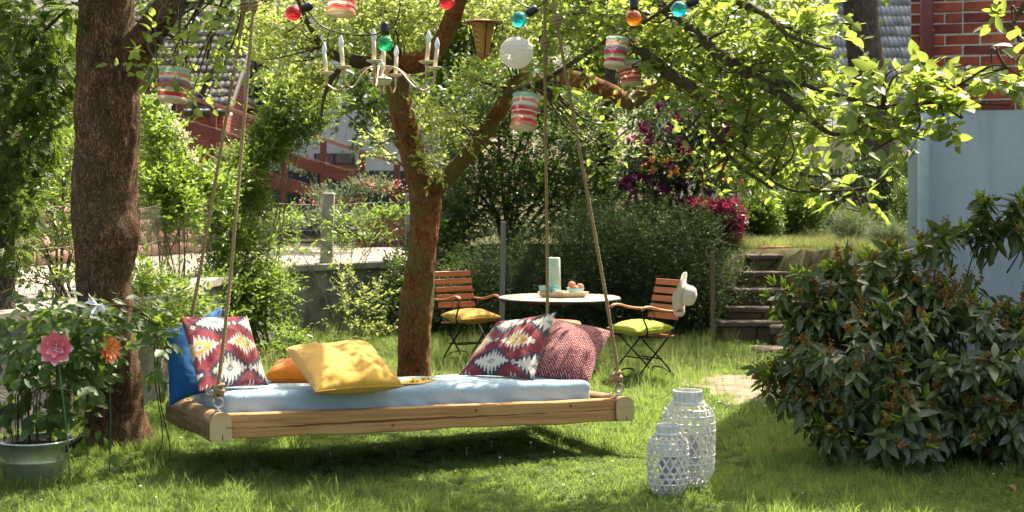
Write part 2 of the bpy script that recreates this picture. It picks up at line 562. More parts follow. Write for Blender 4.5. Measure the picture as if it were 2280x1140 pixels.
M['yew_leaf'] = m_leaf('yew_leaf', [(0.010, 0.028, 0.007), (0.018, 0.046, 0.010), (0.032, 0.068, 0.013)], (0.12, 0.22, 0.03), 0.25, 0.6, 0.2)
M['thuja_leaf'] = m_leaf('thuja_leaf', [(0.025, 0.055, 0.012), (0.055, 0.095, 0.018), (0.10, 0.15, 0.03)], (0.28, 0.42, 0.05), 0.35, 0.5, 0.35)
M['laurel_leaf'] = m_leaf('laurel_leaf', [(0.05, 0.078, 0.022), (0.085, 0.12, 0.034), (0.11, 0.145, 0.042), (0.068, 0.095, 0.03)], (0.20, 0.32, 0.04), 0.18, 0.33, 0.6)
M['new_leaf'] = m_leaf('new_leaf', [(0.10, 0.19, 0.02), (0.17, 0.27, 0.03), (0.13, 0.22, 0.03)], (0.55, 0.75, 0.06), 0.45, 0.4, 0.45)
M['climber_leaf'] = m_leaf('climber_leaf', [(0.022, 0.052, 0.014), (0.035, 0.08, 0.016), (0.06, 0.12, 0.02)], (0.42, 0.62, 0.05), 0.4, 0.5, 0.35)
M['rhodo_leaf'] = m_leaf('rhodo_leaf', [(0.014, 0.034, 0.014), (0.03, 0.06, 0.022)], (0.12, 0.22, 0.03), 0.15, 0.5, 0.3)
M['box_leaf'] = m_leaf('box_leaf', [(0.035, 0.08, 0.010), (0.06, 0.12, 0.012), (0.09, 0.16, 0.02)], (0.28, 0.45, 0.03), 0.35, 0.4, 0.5)
M['sage_leaf'] = m_leaf('sage_leaf', [(0.08, 0.12, 0.06), (0.13, 0.17, 0.08)], (0.25, 0.34, 0.12), 0.3, 0.6, 0.3)
M['purple_petal'] = m_leaf('purple_petal', [(0.13, 0.010, 0.07), (0.24, 0.016, 0.12), (0.18, 0.012, 0.09)], (0.34, 0.02, 0.17), 0.4, 0.5, 0.3)
M['azalea_petal'] = m_leaf('azalea_petal', [(0.22, 0.014, 0.06), (0.36, 0.03, 0.11), (0.28, 0.02, 0.08)], (0.42, 0.04, 0.12), 0.4, 0.5, 0.3)
M['orange_petal'] = m_leaf('orange_petal', [(0.55, 0.14, 0.02), (0.65, 0.24, 0.05)], (0.7, 0.25, 0.04), 0.4, 0.5, 0.3)
M['cream_petal'] = m_leaf('cream_petal', [(0.62, 0.60, 0.40), (0.75, 0.72, 0.55)], (0.7, 0.7, 0.4), 0.35, 0.5, 0.3)
M['pink_petal_small'] = m_leaf('pink_petal_small', [(0.6, 0.2, 0.2), (0.75, 0.4, 0.35)], (0.7, 0.3, 0.3), 0.35, 0.5, 0.3)
M['seed_brown'] = m_leaf('seed_brown', [(0.17, 0.075, 0.02), (0.30, 0.14, 0.035), (0.24, 0.115, 0.03)], (0.35, 0.16, 0.05), 0.2, 0.7, 0.2)
M['concrete'] = m_plain('concrete', (0.30, 0.28, 0.25), 0.9, var=0.4, scale=5, bump=0.8, bscale=60, bd=0.02, c2=(0.13, 0.12, 0.10))
M['concrete_post'] = m_plain('concrete_post', (0.36, 0.33, 0.28), 0.9, var=0.3, scale=9, bump=0.6, bscale=70)
M['cut_log'] = m_wood('cut_log', (0.56, 0.40, 0.20), (0.68, 0.50, 0.27), 'x', 0.5, 0.15)
M['red_paint'] = m_wood('red_paint', (0.14, 0.038, 0.027), (0.19, 0.055, 0.037), 'x', 0.7, 0.2, 0.55)
M['rail_top'] = m_wood('rail_top', (0.30, 0.13, 0.085), (0.36, 0.18, 0.12), 'x', 0.7, 0.2, 0.55)
M['white_wall'] = m_plain('white_wall', (0.76, 0.77, 0.80), 0.85, var=0.05, scale=1.5, bump=0.2, bscale=90)
M['blue_plinth_far'] = m_plain('blue_plinth_far', (0.045, 0.06, 0.09), 0.7, scale=2)
M['dark_open'] = m_plain('dark_open', (0.03, 0.032, 0.035), 0.25, scale=3)
M['win_frame'] = m_plain('win_frame', (0.78, 0.78, 0.78), 0.5, var=0.05)
M['pane'] = m_plain('pane', (0.10, 0.12, 0.14), 0.06, spec=0.9, var=0.1)
M['tile_dark'] = m_plain('tile_dark', (0.15, 0.125, 0.12), 0.6, var=0.3, scale=6, c2=(0.09, 0.078, 0.08))
M['tile_grey'] = m_plain('tile_grey', (0.24, 0.24, 0.26), 0.5, var=0.3, scale=6)
M['gutter'] = m_plain('gutter', (0.09, 0.095, 0.10), 0.5)
M['cream_wall'] = m_plain('cream_wall', (0.74, 0.66, 0.48), 0.85, var=0.06, scale=1.5)
M['cream_trim'] = m_plain('cream_trim', (0.78, 0.76, 0.68), 0.7, var=0.05)
M['iron'] = m_plain('iron', (0.016, 0.017, 0.018), 0.45, metal=0.3, spec=0.4)
M['iron_black'] = m_plain('iron_black', (0.012, 0.012, 0.013), 0.5, metal=0.2, spec=0.35)
M['wire'] = m_plain('wire', (0.20, 0.18, 0.15), 0.55, metal=0.6)
M['stake'] = m_wood('stake', (0.22, 0.16, 0.09), (0.32, 0.24, 0.14), 'z', 1.0, 0.3)
M['grey_post'] = m_wood('grey_post', (0.25, 0.22, 0.19), (0.36, 0.33, 0.29), 'z', 1.0, 0.3)
M['step_stone'] = m_plain('step_stone', (0.17, 0.125, 0.095), 0.9, var=0.4, scale=9, bump=0.7, bscale=50, bd=0.012, c2=(0.08, 0.06, 0.045))
M['step_block'] = m_plain('step_block', (0.14, 0.095, 0.05), 0.9, var=0.4, scale=5, bump=0.6, bscale=60, c2=(0.09, 0.07, 0.04))
M['terracotta'] = m_plain('terracotta', (0.36, 0.14, 0.075), 0.85, var=0.3, scale=8, bump=0.3)
M['rock'] = m_plain('rock', (0.24, 0.20, 0.17), 0.9, var=0.4, scale=6, bump=0.6, bscale=30, bd=0.02)
M['drive'] = m_plain('drive', (0.36, 0.315, 0.26), 0.95, var=0.18, scale=3, bump=0.3, bscale=120, bd=0.01)
M['path'] = m_plain('path', (0.27, 0.205, 0.145), 0.95, var=0.45, scale=6, bump=0.5, bscale=90, bd=0.01)

def m_ground():
    t = NT('soil')
    v = t.coords('Object')
    n1 = t.noise(v, 0.8, 4); n2 = t.noise(v, 14, 5, 0.65); n3 = t.noise(v, 90, 3)
    g = t.ramp(n2, [(0.3, (0.022, 0.032, 0.008)), (0.55, (0.05, 0.075, 0.012)), (0.75, (0.09, 0.085, 0.03))])
    br = t.ramp(n2, [(0.3, (0.04, 0.042, 0.016)), (0.7, (0.11, 0.10, 0.045))])
    sx = t.n('ShaderNodeSeparateXYZ'); t.l(v, sx.inputs[0])
    f = t.ramp(t.math('ADD', t.math('MULTIPLY', sx.outputs[2], 1.2), t.math('MULTIPLY', t.math('SUBTRACT', n1, 0.5), 0.8)), [(0.15, (0, 0, 0)), (0.4, (1, 1, 1))])
    return t.finish(t.bsdf(t.mix(f, g, br), 0.95, 0, 0.1, n3, 0.7, 0.02))
M['soil'] = m_ground()

def m_grass(name, stops, tcol):
    t = NT(name)
    g = t.n('ShaderNodeNewGeometry'); oi = t.n('ShaderNodeObjectInfo')
    r = t.math('FRACT', t.math('ADD', g.outputs['Random Per Island'], oi.outputs['Random']))
    c = t.ramp(r, [(i / (len(stops) - 1), s) for i, s in enumerate(stops)])
    nz = t.noise(g.outputs['Position'], 1.3, 4, 0.6)
    c = t.mix(t.ramp(nz, [(0.45, (0, 0, 0)), (0.7, (0.35, 0.35, 0.35))]), c, (0.16, 0.19, 0.05))
    b = t.bsdf(c, 0.5, 0, 0.35)
    tr = t.n('ShaderNodeBsdfTranslucent'); t.l(t.mix(0.4, tcol, c), tr.inputs['Color'])
    mx = t.n('ShaderNodeMixShader'); mx.inputs[0].default_value = 0.5
    t.l(b.outputs[0], mx.inputs[1]); t.l(tr.outputs[0], mx.inputs[2])
    return t.finish(mx)
M['grass'] = m_grass('grass', [(0.06, 0.12, 0.018), (0.10, 0.18, 0.028), (0.14, 0.23, 0.045), (0.08, 0.14, 0.024), (0.22, 0.23, 0.10), (0.12, 0.20, 0.035)], (0.52, 0.72, 0.14))
M['dry_grass'] = m_grass('dry_grass', [(0.06, 0.09, 0.025), (0.13, 0.12, 0.05), (0.06, 0.10, 0.022), (0.16, 0.14, 0.07)], (0.32, 0.34, 0.12))
M['seed_grass'] = m_grass('seed_grass', [(0.10, 0.17, 0.04), (0.22, 0.25, 0.10), (0.09, 0.16, 0.03)], (0.5, 0.58, 0.2))

# ------------------------------------------------------------------ the setting: ground
def sstep(t):
    t = np.clip(t, 0, 1); return t * t * (3 - 2 * t)
def ground_z(x, y):
    x = np.asarray(x, float); y = np.asarray(y, float)
    e = np.interp(x, [-3, -1.5, -0.5, 2.2, 2.6, 3.3, 3.7, 6, 12], [20.0, 19.8, 18.9, 18.4, 17.45, 17.45, 16.4, 15.2, 15.0])
    h = np.interp(x, [-1.6, -0.4], [0.80, 1.05])
    hump = 0.012 * np.sin(x * 2.1 + 0.7 * y) + 0.010 * np.sin(1.7 * y - x * 0.9)
    return h * sstep((y - e) / 1.5) + hump

gx = np.concatenate([[-400, -150, -60, -30, -15], np.linspace(-8, 8, 81), [15, 30, 60, 150, 400]])
gy = np.concatenate([[-300, -80, -20, 0, 4], np.linspace(6.5, 24, 88), [26, 30, 40, 60, 120, 300, 700]])
GX, GYY = np.meshgrid(gx, gy, indexing='ij')
V = np.stack([GX, GYY, ground_z(GX, GYY)], -1).reshape(-1, 3)
nx, ny = len(gx), len(gy)
ii, jj = np.meshgrid(np.arange(nx - 1), np.arange(ny - 1), indexing='ij')
q = (ii * ny + jj).ravel()
struct(obj('lawn', (V, np.stack([q, q + ny, q + ny + 1, q + 1], 1)), M['soil']))

# sandy worn patch on the lawn in front of the steps
a = np.linspace(0, 2 * np.pi, 48, endpoint=False)
pc = P(1690, 880, GY(880))
rr = 1 + 0.16 * np.sin(3 * a + 1) + 0.10 * np.sin(5 * a) + 0.06 * np.sin(11 * a)
rr = rr + 0.02 * np.sin(13 * a + 2)
px_, py_ = pc[0] + 0.05 + 0.62 * rr * np.cos(a), pc[1] + 0.35 + 0.95 * rr * np.sin(a)
V = np.vstack([np.stack([px_, py_, ground_z(px_, py_) + 0.014], 1), [[pc[0] + 0.05, pc[1] + 0.35, float(ground_z(pc[0], pc[1])) + 0.018]]])
struct(obj('sand_path', (V, [(i, (i + 1) % 48, 48) for i in range(48)]), M['path']))
def on_sand(x, y, k=1.0):
    u, v = (x - pc[0] - 0.05) / 0.62, (y - pc[1] - 0.35) / 0.95
    return np.hypot(u, v) < k * (1 + 0.16 * np.sin(3 * np.arctan2(v, u) + 1))

# raised driveway behind the retaining wall
DZ = 0.85
wall_line = np.array([(-4.7, 5.0), (-4.5, 9.2), (-3.7, 11.0), (-3.15, 12.5), (-3.28, 15.0), (-2.95, 18.0), (-1.45, 19.6), (-0.3, 20.1)])
poly = np.vstack([wall_line, [(-0.3, 27.5), (-60, 27.5), (-60, 5)]])
n = len(poly)
V = np.vstack([np.c_[poly, np.full(n, DZ)], np.c_[poly, np.full(n, -0.2)]])
struct(obj('driveway', (V, [tuple(range(n))] + [(i, i + n, (i + 1) % n + n, (i + 1) % n) for i in range(n)]), M['drive'], smooth=False))
fy = np.array([[-60, 27.5], [-0.3, 27.5], [-0.3, 60], [-60, 60]])
struct(obj('back_yard', (np.vstack([np.c_[fy, np.full(4, DZ + 0.02)], np.c_[fy, np.full(4, 0.2)]]),
     [(0, 1, 2, 3), (4, 5, 1, 0), (5, 6, 2, 1), (6, 7, 3, 2), (7, 4, 0, 3)]), M['soil'], smooth=False))

def along(line, s):
    d = np.r_[0, np.cumsum(np.linalg.norm(np.diff(line, axis=0), axis=1))]
    return np.stack([np.interp(s, d, line[:, k]) for k in range(line.shape[1])], -1), d[-1]

# concrete retaining wall with a coping
t = thing('retaining_wall', 'weathered grey concrete retaining wall below the driveway', 'wall', (-3.2, 15, 0))
fine = along(wall_line, np.linspace(0, along(wall_line, 0)[1], 60))[0]
tan = nrm(np.gradient(fine, axis=0)); nor = np.stack([tan[:, 1], -tan[:, 0]], 1)
def strip_wall(inner, outer, z0, z1):
    k = len(inner); V = np.vstack([np.c_[inner, np.full(k, z0)], np.c_[outer, np.full(k, z0)], np.c_[inner, np.full(k, z1)], np.c_[outer, np.full(k, z1)]])
    fs = []
    for i in range(k - 1):
        a0, b0, c0, d0 = i, k + i, 2 * k + i, 3 * k + i
        fs += [(b0, b0 + 1, d0 + 1, d0), (a0 + 1, a0, c0, c0 + 1), (c0, d0, d0 + 1, c0 + 1)]
    fs += [(0, k, 3 * k, 2 * k), (k - 1, 3 * k - 1, 4 * k - 1, 2 * k - 1)]
    return V, fs
obj('wall_face', strip_wall(fine - nor * 0.05, fine + nor * 0.22, -0.15, 0.80), M['concrete'], t, smooth=False)
obj('coping', strip_wall(fine - nor * 0.06, fine + nor * 0.27, 0.802, 0.875), M['concrete_post'], t, smooth=False)

# chain link fence on the wall
tot = along(wall_line, 0)[1]
t = thing('chain_link_fence', 'rusty chain link fence on concrete posts along the driveway edge', 'fence', (-3.2, 13, 0.87))
mb = MB(); zlo, zhi, dd = 0.90, 1.62, 0.075
s0 = 5.5
for sg in (1, -1):
    for s in np.arange(s0 - 1, tot - 0.2, dd):
        zz = np.linspace(zlo, zhi, 9); ss = s + sg * (zz - (zlo if sg > 0 else zhi)) * 0.62
        ss = s + (zz - zlo) * 0.62 if sg > 0 else s + (zhi - zz) * 0.62
        xy = along(wall_line, np.clip(ss, 0, tot))[0]
        mb.tube(np.c_[xy + 0.006 * np.sin(zz * 40 + s * 9)[:, None], zz + 0.012 * np.sin(s * 7)], 0.0022, 3, cap=False)
obj('wire_mesh', mb, M['wire'], t, kind='stuff')
mb = MB()
for z in (zlo, 1.3, zhi):
    ss = np.linspace(s0 - 1, tot, 60); xy = along(wall_line, ss)[0]
    mb.tube(np.c_[xy, z + 0.015 * np.sin(ss * 3)], 0.0025, 4)
obj('tension_wire', mb, M['wire'], t)
for px, py, Yp, lean in ((738, 428, 18.6, 0.03), (905, 430, 20.0, 0.0)):
    b = P(px, 0, Yp); d = np.linalg.norm(fine - b[:2], axis=1).argmin(); b[:2] = fine[d]
    zt = P(px, py, Yp)[2]
    mb = MB(); pts = np.array([(b[0], b[1], 0.80), (b[0] + lean * 0.5, b[1], (0.8 + zt) / 2), (b[0] + lean, b[1], zt)])
    mb.bar(pts[0], pts[2], 0.15, 0.13, (0, 1, 0), 0.02)
    obj('fence_post', mb, M['concrete_post'], t, smooth=False)

# low wall of reddish stones across the driveway
t = thing('red_stone_wall', 'low wall of rounded reddish stones along the far side of the driveway', 'wall', (-5.6, 18, DZ))
A, B = np.array((-6.6, 16.0)), np.array((-4.75, 24.0))
Lw = np.linalg.norm(B - A); dw = (B - A) / Lw; nw = np.array((dw[1], -dw[0]))
mb = MB(); mb.bar((*A, DZ + 0.36), (*B, DZ + 0.36), 0.22, 0.74)
obj('wall_core', mb, m_plain('wall_core', (0.22, 0.14, 0.12), 0.95, bump=0.4), t, smooth=False)
stone_me = []
for k in range(5):
    mb = MB(); mb.box((0, 0, 0), (1, 1, 1), bevel=0.16)
    V, Fs = mb.arrays(); V = V + 0.05 * rng.normal(size=V.shape)
    c = [(0.36, 0.18, 0.14), (0.42, 0.24, 0.19), (0.30, 0.15, 0.13), (0.40, 0.28, 0.23), (0.34, 0.20, 0.17)][k]
    stone_me.append(make_mesh('stone', V, Fs, m_plain('stone%d' % k, c, 0.9, var=0.25, scale=3, bump=0.4)))
ang = math.atan2(dw[1], dw[0])
for row in range(4):
    s = 0.0 if row % 2 else -0.12
    while s < Lw - 0.1:
        w = rng.uniform(0.22, 0.36)
        c = A + dw * (s + w / 2) + nw * 0.12
        inst('stone', stone_me[int(rng.integers(5))], Matrix.Translation((c[0], c[1], DZ + 0.10 + row * 0.182)) @ Matrix.Rotation(ang, 4, 'Z') @ Matrix.Diagonal((w - 0.02, 0.12, 0.165, 1)), t)
        s += w

# ------------------------------------------------------------------ brick house on the right
HX, HY = 2.91, 10.82
BZ = H + (YH - 247) / S(HY)
HROT = math.radians(-16.5); EV = 4.4
HM = Matrix.Translation((HX, HY, 0)) @ Matrix.Rotation(HROT, 4, 'Z')
t = thing('brick_house', 'red brick house with pale blue rendered plinth behind the evergreen bush', 'house', M=HM)
mort = m_plain('mortar', (0.56, 0.52, 0.45), 0.95, var=0.15, scale=20, bump=0.4, bscale=120)
mb = MB(); mb.box((0.0 + 3.0, 0.0 + 4.0, (BZ + EV) / 2), (6.0, 7.99, EV - BZ), None)
obj('wall', mb, mort, t, smooth=False, local=True)
def m_render():
    tt = NT('blue_render'); v = tt.coords()
    n1 = tt.noise(v, 1.3, 5, 0.6); n2 = tt.noise(v, 60, 5, 0.6); n3 = tt.noise(tt.coords('Object', (6, 6, 0.8)), 1.0, 4)
    c = tt.ramp(n1, [(0.3, (0.37, 0.42, 0.47)), (0.7, (0.48, 0.535, 0.58))])
    c = tt.mix(tt.ramp(n3, [(0.5, (0, 0, 0)), (0.8, (0.7, 0.7, 0.7))]), c, (0.27, 0.31, 0.34))
    return tt.finish(tt.bsdf(c, 0.9, 0, 0.2, n2, 0.4, 0.01))
mb = MB(); mb.box((0.0 + 2.99, 0.0 + 4.0, BZ / 2 - 0.15), (6.02, 7.985, BZ + 0.3 - 0.004))
obj('plinth', mb, m_render(), t, smooth=False, local=True)
brick_me = []
for k, c in enumerate([(0.40, 0.075, 0.038), (0.34, 0.06, 0.034), (0.22, 0.042, 0.03), (0.44, 0.11, 0.05), (0.34, 0.075, 0.046)]):
    for half in (0, 1):
        mb = MB(); mb.box((0, 0, 0), (0.113 if half else 0.232, 0.06, 0.067), None, 0.004)
        V, Fs = mb.arrays(); V = V + 0.0008 * rng.normal(size=V.shape)
        brick_me.append(make_mesh('brick', V, Fs, m_plain('brick%d%d' % (k, half), c, 0.8, var=0.35, scale=14, bump=0.5, bscale=110, bd=0.006), smooth=False))
course = 0.0790
wts = [0.3, 0.25, 0.15, 0.15, 0.15]
for r in range(24):
    z = BZ + 0.036 + r * course
    x = 0.0 + 0.003
    first = True; off = r % 2
    while x < 0.0 + 2.9:
        half = (first and off) or rng.uniform() < 0.07
        w = 0.113 if half else 0.232
        k = int(rng.choice(5, p=wts))
        inst('brick', brick_me[k * 2 + (1 if half else 0)], HM @ Matrix.Translation((x + w / 2, 0.029 + rng.normal(0, 0.0025), z + rng.normal(0, 0.0012))) @ Matrix.Rotation(rng.normal(0, 0.004), 4, 'Y'), t)
        x += w + 0.011; first = False
pxm = 0.0 + 0.115
pm = m_plain('purple_pipe', (0.22, 0.06, 0.07), 0.45, var=0.1)
mb = MB(); mb.tube([(pxm, 0.0 - 0.085, BZ - 0.02), (pxm, 0.0 - 0.085, 4.0)], 0.047, 20)
dp = obj('downpipe', mb, pm, t, local=True)
mb = MB()
for z in (2.9, 3.9): mb.box((pxm, 0.0 - 0.05, z), (0.11, 0.12, 0.03))
obj('pipe_bracket', mb, pm, dp, local=True)
mb = MB(); mb.tube([(pxm - 0.02, 0.0 - 0.085, -0.05), (pxm - 0.02, 0.0 - 0.085, BZ - 0.06), (pxm, 0.0 - 0.085, BZ - 0.02)], 0.044, 20)
o = obj('downpipe', mb, m_plain('blue_pipe', (0.50, 0.62, 0.70), 0.5, var=0.06), t, local=True)
o['label'] = 'pale blue lower length of the downpipe'
mb = MB(); mb.bar((0.0 - 0.05, 0.0 + 4, EV - 0.05), (0.0 + 6.4, 0.0 + 4, EV - 0.05), 8.1, 0.14)
mb.add([(0.0 - 0.05, 0.0 - 0.05, EV + 0.03), (0.0 + 6.4, 0.0 - 0.05, EV + 0.03), (0.0 + 6.4, 0.0 + 8.1, EV + 0.03), (0.0 - 0.05, 0.0 + 8.1, EV + 0.03), (0.0 - 0.05, 0.0 + 4, EV + 2.2), (0.0 + 6.4, 0.0 + 4, EV + 2.2)],
       [(0, 1, 5, 4), (2, 3, 4, 5), (0, 4, 3), (1, 2, 5)])
obj('roof', mb, M['tile_dark'], t, smooth=False, local=True)

# ------------------------------------------------------------------ red brick house far left
def m_brickwall(name, c1, c2, mortar, scale=4.0):
    tt = NT(name); b = tt.n('ShaderNodeTexBrick')
    co = tt.n('ShaderNodeTexCoord'); mp = tt.n('ShaderNodeSeparateXYZ'); tt.l(co.outputs['Object'], mp.inputs[0])
    cb = tt.n('ShaderNodeCombineXYZ'); tt.l(tt.math('ADD', mp.outputs[0], mp.outputs[1]), cb.inputs[0]); tt.l(mp.outputs[2], cb.inputs[1])
    tt.l(cb.outputs[0], b.inputs['Vector'])
    b.inputs['Color1'].default_value = (*c1, 1); b.inputs['Color2'].default_value = (*c2, 1); b.inputs['Mortar'].default_value = (*mortar, 1)
    b.inputs['Scale'].default_value = 1.0; b.inputs['Brick Width'].default_value = 0.25; b.inputs['Row Height'].default_value = 0.08; b.inputs['Mortar Size'].default_value = 0.008
    return tt.finish(tt.bsdf(b.outputs['Color'], 0.85, 0, 0.2))
M['brick_far'] = m_brickwall('brick_far', (0.34, 0.10, 0.075), (0.27, 0.08, 0.06), (0.33, 0.22, 0.18))
cx, cy = -5.85, 30.0
ez = P(0, 228, cy)[2]
t = thing('tiled_roof_house', 'distant red brick house with dark tiled roof beyond the ramp', 'house', (cx, cy, DZ))
D2 = 4.2; slope = 0.62; rz = ez + D2 * slope
V = [(cx, cy, DZ), (cx, cy + 2 * D2, DZ), (cx - 9, cy + 2 * D2, DZ), (cx - 9, cy, DZ), (cx, cy, ez), (cx, cy + 2 * D2, ez), (cx - 9, cy + 2 * D2, ez), (cx - 9, cy, ez), (cx, cy + D2, rz), (cx - 9, cy + D2, rz)]
obj('wall', (np.array(V), [(0, 1, 5, 8, 4), (3, 0, 4, 7), (2, 3, 7, 9, 6), (1, 2, 6, 5)]), M['brick_far'], t, smooth=False)
ov = 0.35
pl = lambda x, tt_, up: (x, cy - ov + tt_, ez - ov * slope + tt_ * slope + up)
V = [pl(cx + 0.25, 0, 0.03), pl(cx - 9.2, 0, 0.03), pl(cx - 9.2, D2 + ov, 0.03), pl(cx + 0.25, D2 + ov, 0.03)]
V2 = [(x, 2 * (cy + D2) - y, z) for x, y, z in V]
V = np.array(V + V2); Vt = V + (0, 0, 0.10)
fs = [(0, 1, 2, 3), (4, 7, 6, 5)]
allf = [tuple(f) for f in fs] + [tuple(i + 8 for i in f)[::-1] for f in fs] + [(0, 3, 11, 8), (3, 4 + 3, 15, 11), (0, 8, 9, 1), (4, 5, 13, 12), (7, 4, 12, 15)]
roof = obj('roof', (np.vstack([V, Vt]), allf), M['tile_dark'], t, smooth=False)
# pantiles: one mesh, many objects
def tile_mesh(name, mat, w, l):
    xs = np.linspace(0, w, 9); prof = 0.012 * np.sin(xs / w * 4 * np.pi)
    V = np.vstack([np.c_[xs, np.zeros(9), prof + 0.045], np.c_[xs, np.full(9, l), prof + 0.01], np.c_[xs, np.zeros(9), prof + 0.02]])
    fs = [(i, i + 1, i + 10, i + 9) for i in range(8)] + [(i + 18, i + 19, i + 1, i) for i in range(8)]
    return make_mesh(name, V, fs, mat)
pm_ = math.atan(slope)
tm = [tile_mesh('tile', m_plain('tile_far%d' % k, c, 0.85, var=0.3, scale=5), 0.25, 0.36) for k, c in enumerate([(0.16, 0.135, 0.13), (0.20, 0.17, 0.16), (0.12, 0.105, 0.10)])]
for r in range(13):
    for c in range(23):
        p = pl(cx + 0.22 - 0.25 * (c + 1), r * 0.30, 0.135)
        inst('tile', tm[int(rng.integers(3))], Matrix.Translation(p) @ Matrix.Rotation(pm_, 4, 'X'), roof)
mb = MB(); mb.tube([(cx + 0.2, cy - ov - 0.06, ez - ov * slope), (cx - 9.2, cy - ov - 0.06, ez - ov * slope)], 0.07, 8)
mb.tube(spline([P(455, 240, 29.9), P(457, 252, 29.95), P(472, 270, 29.97), P(473, 300, 29.97), P(473, 400, 29.97)], 16), 0.045, 8)
obj('gutter', mb, M['gutter'], t)
mb = MB(); mb.bar((cx + 0.2, cy - 0.2, ez - 0.24), (cx - 9, cy - 0.2, ez - 0.24), 0.3, 0.05)
obj('eaves_board', mb, M['cream_trim'], t, smooth=False)
for (y0, y1, z0, z1) in ((32.3, 34.0, 3.8, 5.0), (31.2, 32.4, 1.3, 2.4), (34.6, 35.6, 1.3, 2.4)):
    mb = MB(); mb.box((cx + 0.02, (y0 + y1) / 2, (z0 + z1) / 2), (0.06, y1 - y0, z1 - z0))
    w = obj('window', mb, M['win_frame'], t, smooth=False)
    mb = MB()
    for k in range(2):
        yy = y0 + (y1 - y0) * (0.27 + 0.46 * k); mb.box((cx + 0.04, yy, (z0 + z1) / 2), (0.04, (y1 - y0) * 0.36, (z1 - z0) * 0.82))
    obj('pane', mb, M['pane'], w, smooth=False)
    mb = MB(); mb.box((cx + 0.06, (y0 + y1) / 2, z0 - 0.07), (0.14, y1 - y0 + 0.15, 0.08)); obj('sill', mb, M['brick_far'], w, smooth=False)

# ------------------------------------------------------------------ white house in the middle
Yw = 33.0
x0, x1 = P(600, 0, Yw)[0], P(1010, 0, Yw)[0]
t = thing('white_house', 'white rendered house with dark blue base behind the ramp', 'house', ((x0 + x1) / 2, Yw, DZ))
zb = P(0, 380, Yw)[2]
mb = MB(); mb.box(((x0 + x1) / 2, Yw + 3, (zb + 6.2) / 2), (x1 - x0, 6, 6.2 - zb)); obj('wall', mb, M['white_wall'], t, smooth=False)
mb = MB(); mb.box(((x0 + x1) / 2, Yw + 3, (zb + DZ - 0.3) / 2), (x1 - x0 - 0.02, 5.97, zb - DZ + 0.3)); obj('plinth', mb, M['blue_plinth_far'], t, smooth=False)
for (pxa, pya, pxb, pyb) in ((700, 342, 790, 366), (848, 205, 885, 252), (940, 205, 985, 260), (640, 150, 690, 215)):
    a_, b_ = P(pxa, pya, Yw - 0.03), P(pxb, pyb, Yw - 0.03)
    c_ = (a_ + b_) / 2
    mb = MB(); mb.box(c_, (b_[0] - a_[0], 0.10, a_[2] - b_[2])); w = obj('window', mb, M['win_frame'] if pya < 300 else M['dark_open'], t, smooth=False)
    mb = MB()
    for k in (0.26, 0.74): mb.box((a_[0] + (b_[0] - a_[0]) * k, Yw - 0.07, c_[2]), ((b_[0] - a_[0]) * 0.42, 0.06, (a_[2] - b_[2]) * 0.84))
    obj('pane', mb, M['pane'], w, smooth=False)
    mb = MB(); mb.box((c_[0], Yw - 0.1, b_[2] - 0.05), (b_[0] - a_[0] + 0.12, 0.2, 0.06)); obj('sill', mb, M['terracotta'], w, smooth=False)
mb = MB(); mb.add([(x0 - .4, Yw - .4, 6.2), (x1 + .4, Yw - .4, 6.2), (x1 + .4, Yw + 6.4, 6.2), (x0 - .4, Yw + 6.4, 6.2), (x0 - .4, Yw + 3, 8.6), (x1 + .4, Yw + 3, 8.6)],
       [(0, 1, 5, 4), (2, 3, 4, 5), (0, 4, 3), (1, 2, 5), (3, 2, 1, 0)])
obj('roof', mb, M['tile_dark'], t, smooth=False)

# ------------------------------------------------------------------ cream house behind the iron fence
Yc = 33.0
x0, x1 = P(1560, 0, Yc)[0], P(2200, 0, Yc)[0]
t = thing('cream_house', 'cream rendered house with grey tiled roof behind the iron fence', 'house', ((x0 + x1) / 2, Yc, 1.0))
ez = P(0, 285, Yc)[2]
mb = MB(); mb.box(((x0 + x1) / 2, Yc + 3, (ez + 0.8) / 2), (x1 - x0, 6, ez - 0.8)); obj('wall', mb, M['cream_wall'], t, smooth=False)
for px in (1770, 1795, 1830, 2015):
    mb = MB(); mb.box((P(px, 0, Yc)[0], Yc - 0.03, (ez + 0.8) / 2), (0.16, 0.12, ez - 0.82))
    obj('pilaster', mb, M['cream_trim'], t, smooth=False)
for (pxa, pya, pxb, pyb) in ((1690, 300, 1740, 350),):
    a_, b_ = P(pxa, pya, Yc - 0.03), P(pxb, pyb, Yc - 0.03); c_ = (a_ + b_) / 2
    mb = MB(); mb.box(c_, (b_[0] - a_[0], 0.10, a_[2] - b_[2])); w = obj('window', mb, M['win_frame'], t, smooth=False)
    mb = MB(); mb.box((c_[0], Yc - 0.07, c_[2]), ((b_[0] - a_[0]) * 0.8, 0.06, (a_[2] - b_[2]) * 0.84)); obj('pane', mb, M['pane'], w, smooth=False)
sl = 1.15
mb = MB(); mb.add([(x0 - .4, Yc - .4, ez), (x1 + .4, Yc - .4, ez), (x1 + .4, Yc + 3, ez + 3.4 * sl), (x0 - .4, Yc + 3, ez + 3.4 * sl), (x1 + .4, Yc + 6.4, ez), (x0 - .4, Yc + 6.4, ez)],
       [(0, 1, 2, 3), (3, 2, 4, 5), (0, 3, 5), (1, 4, 2), (5, 4, 1, 0)])
roof = obj('roof', mb, M['tile_grey'], t, smooth=False)
tm2 = [tile_mesh('tile', m_plain('tile_cream%d' % k, c, 0.7, var=0.3, scale=5), 0.22, 0.36) for k, c in enumerate([(0.26, 0.26, 0.28), (0.33, 0.33, 0.35), (0.20, 0.20, 0.22)])]
xs0 = P(1860, 0, Yc + 1)[0]
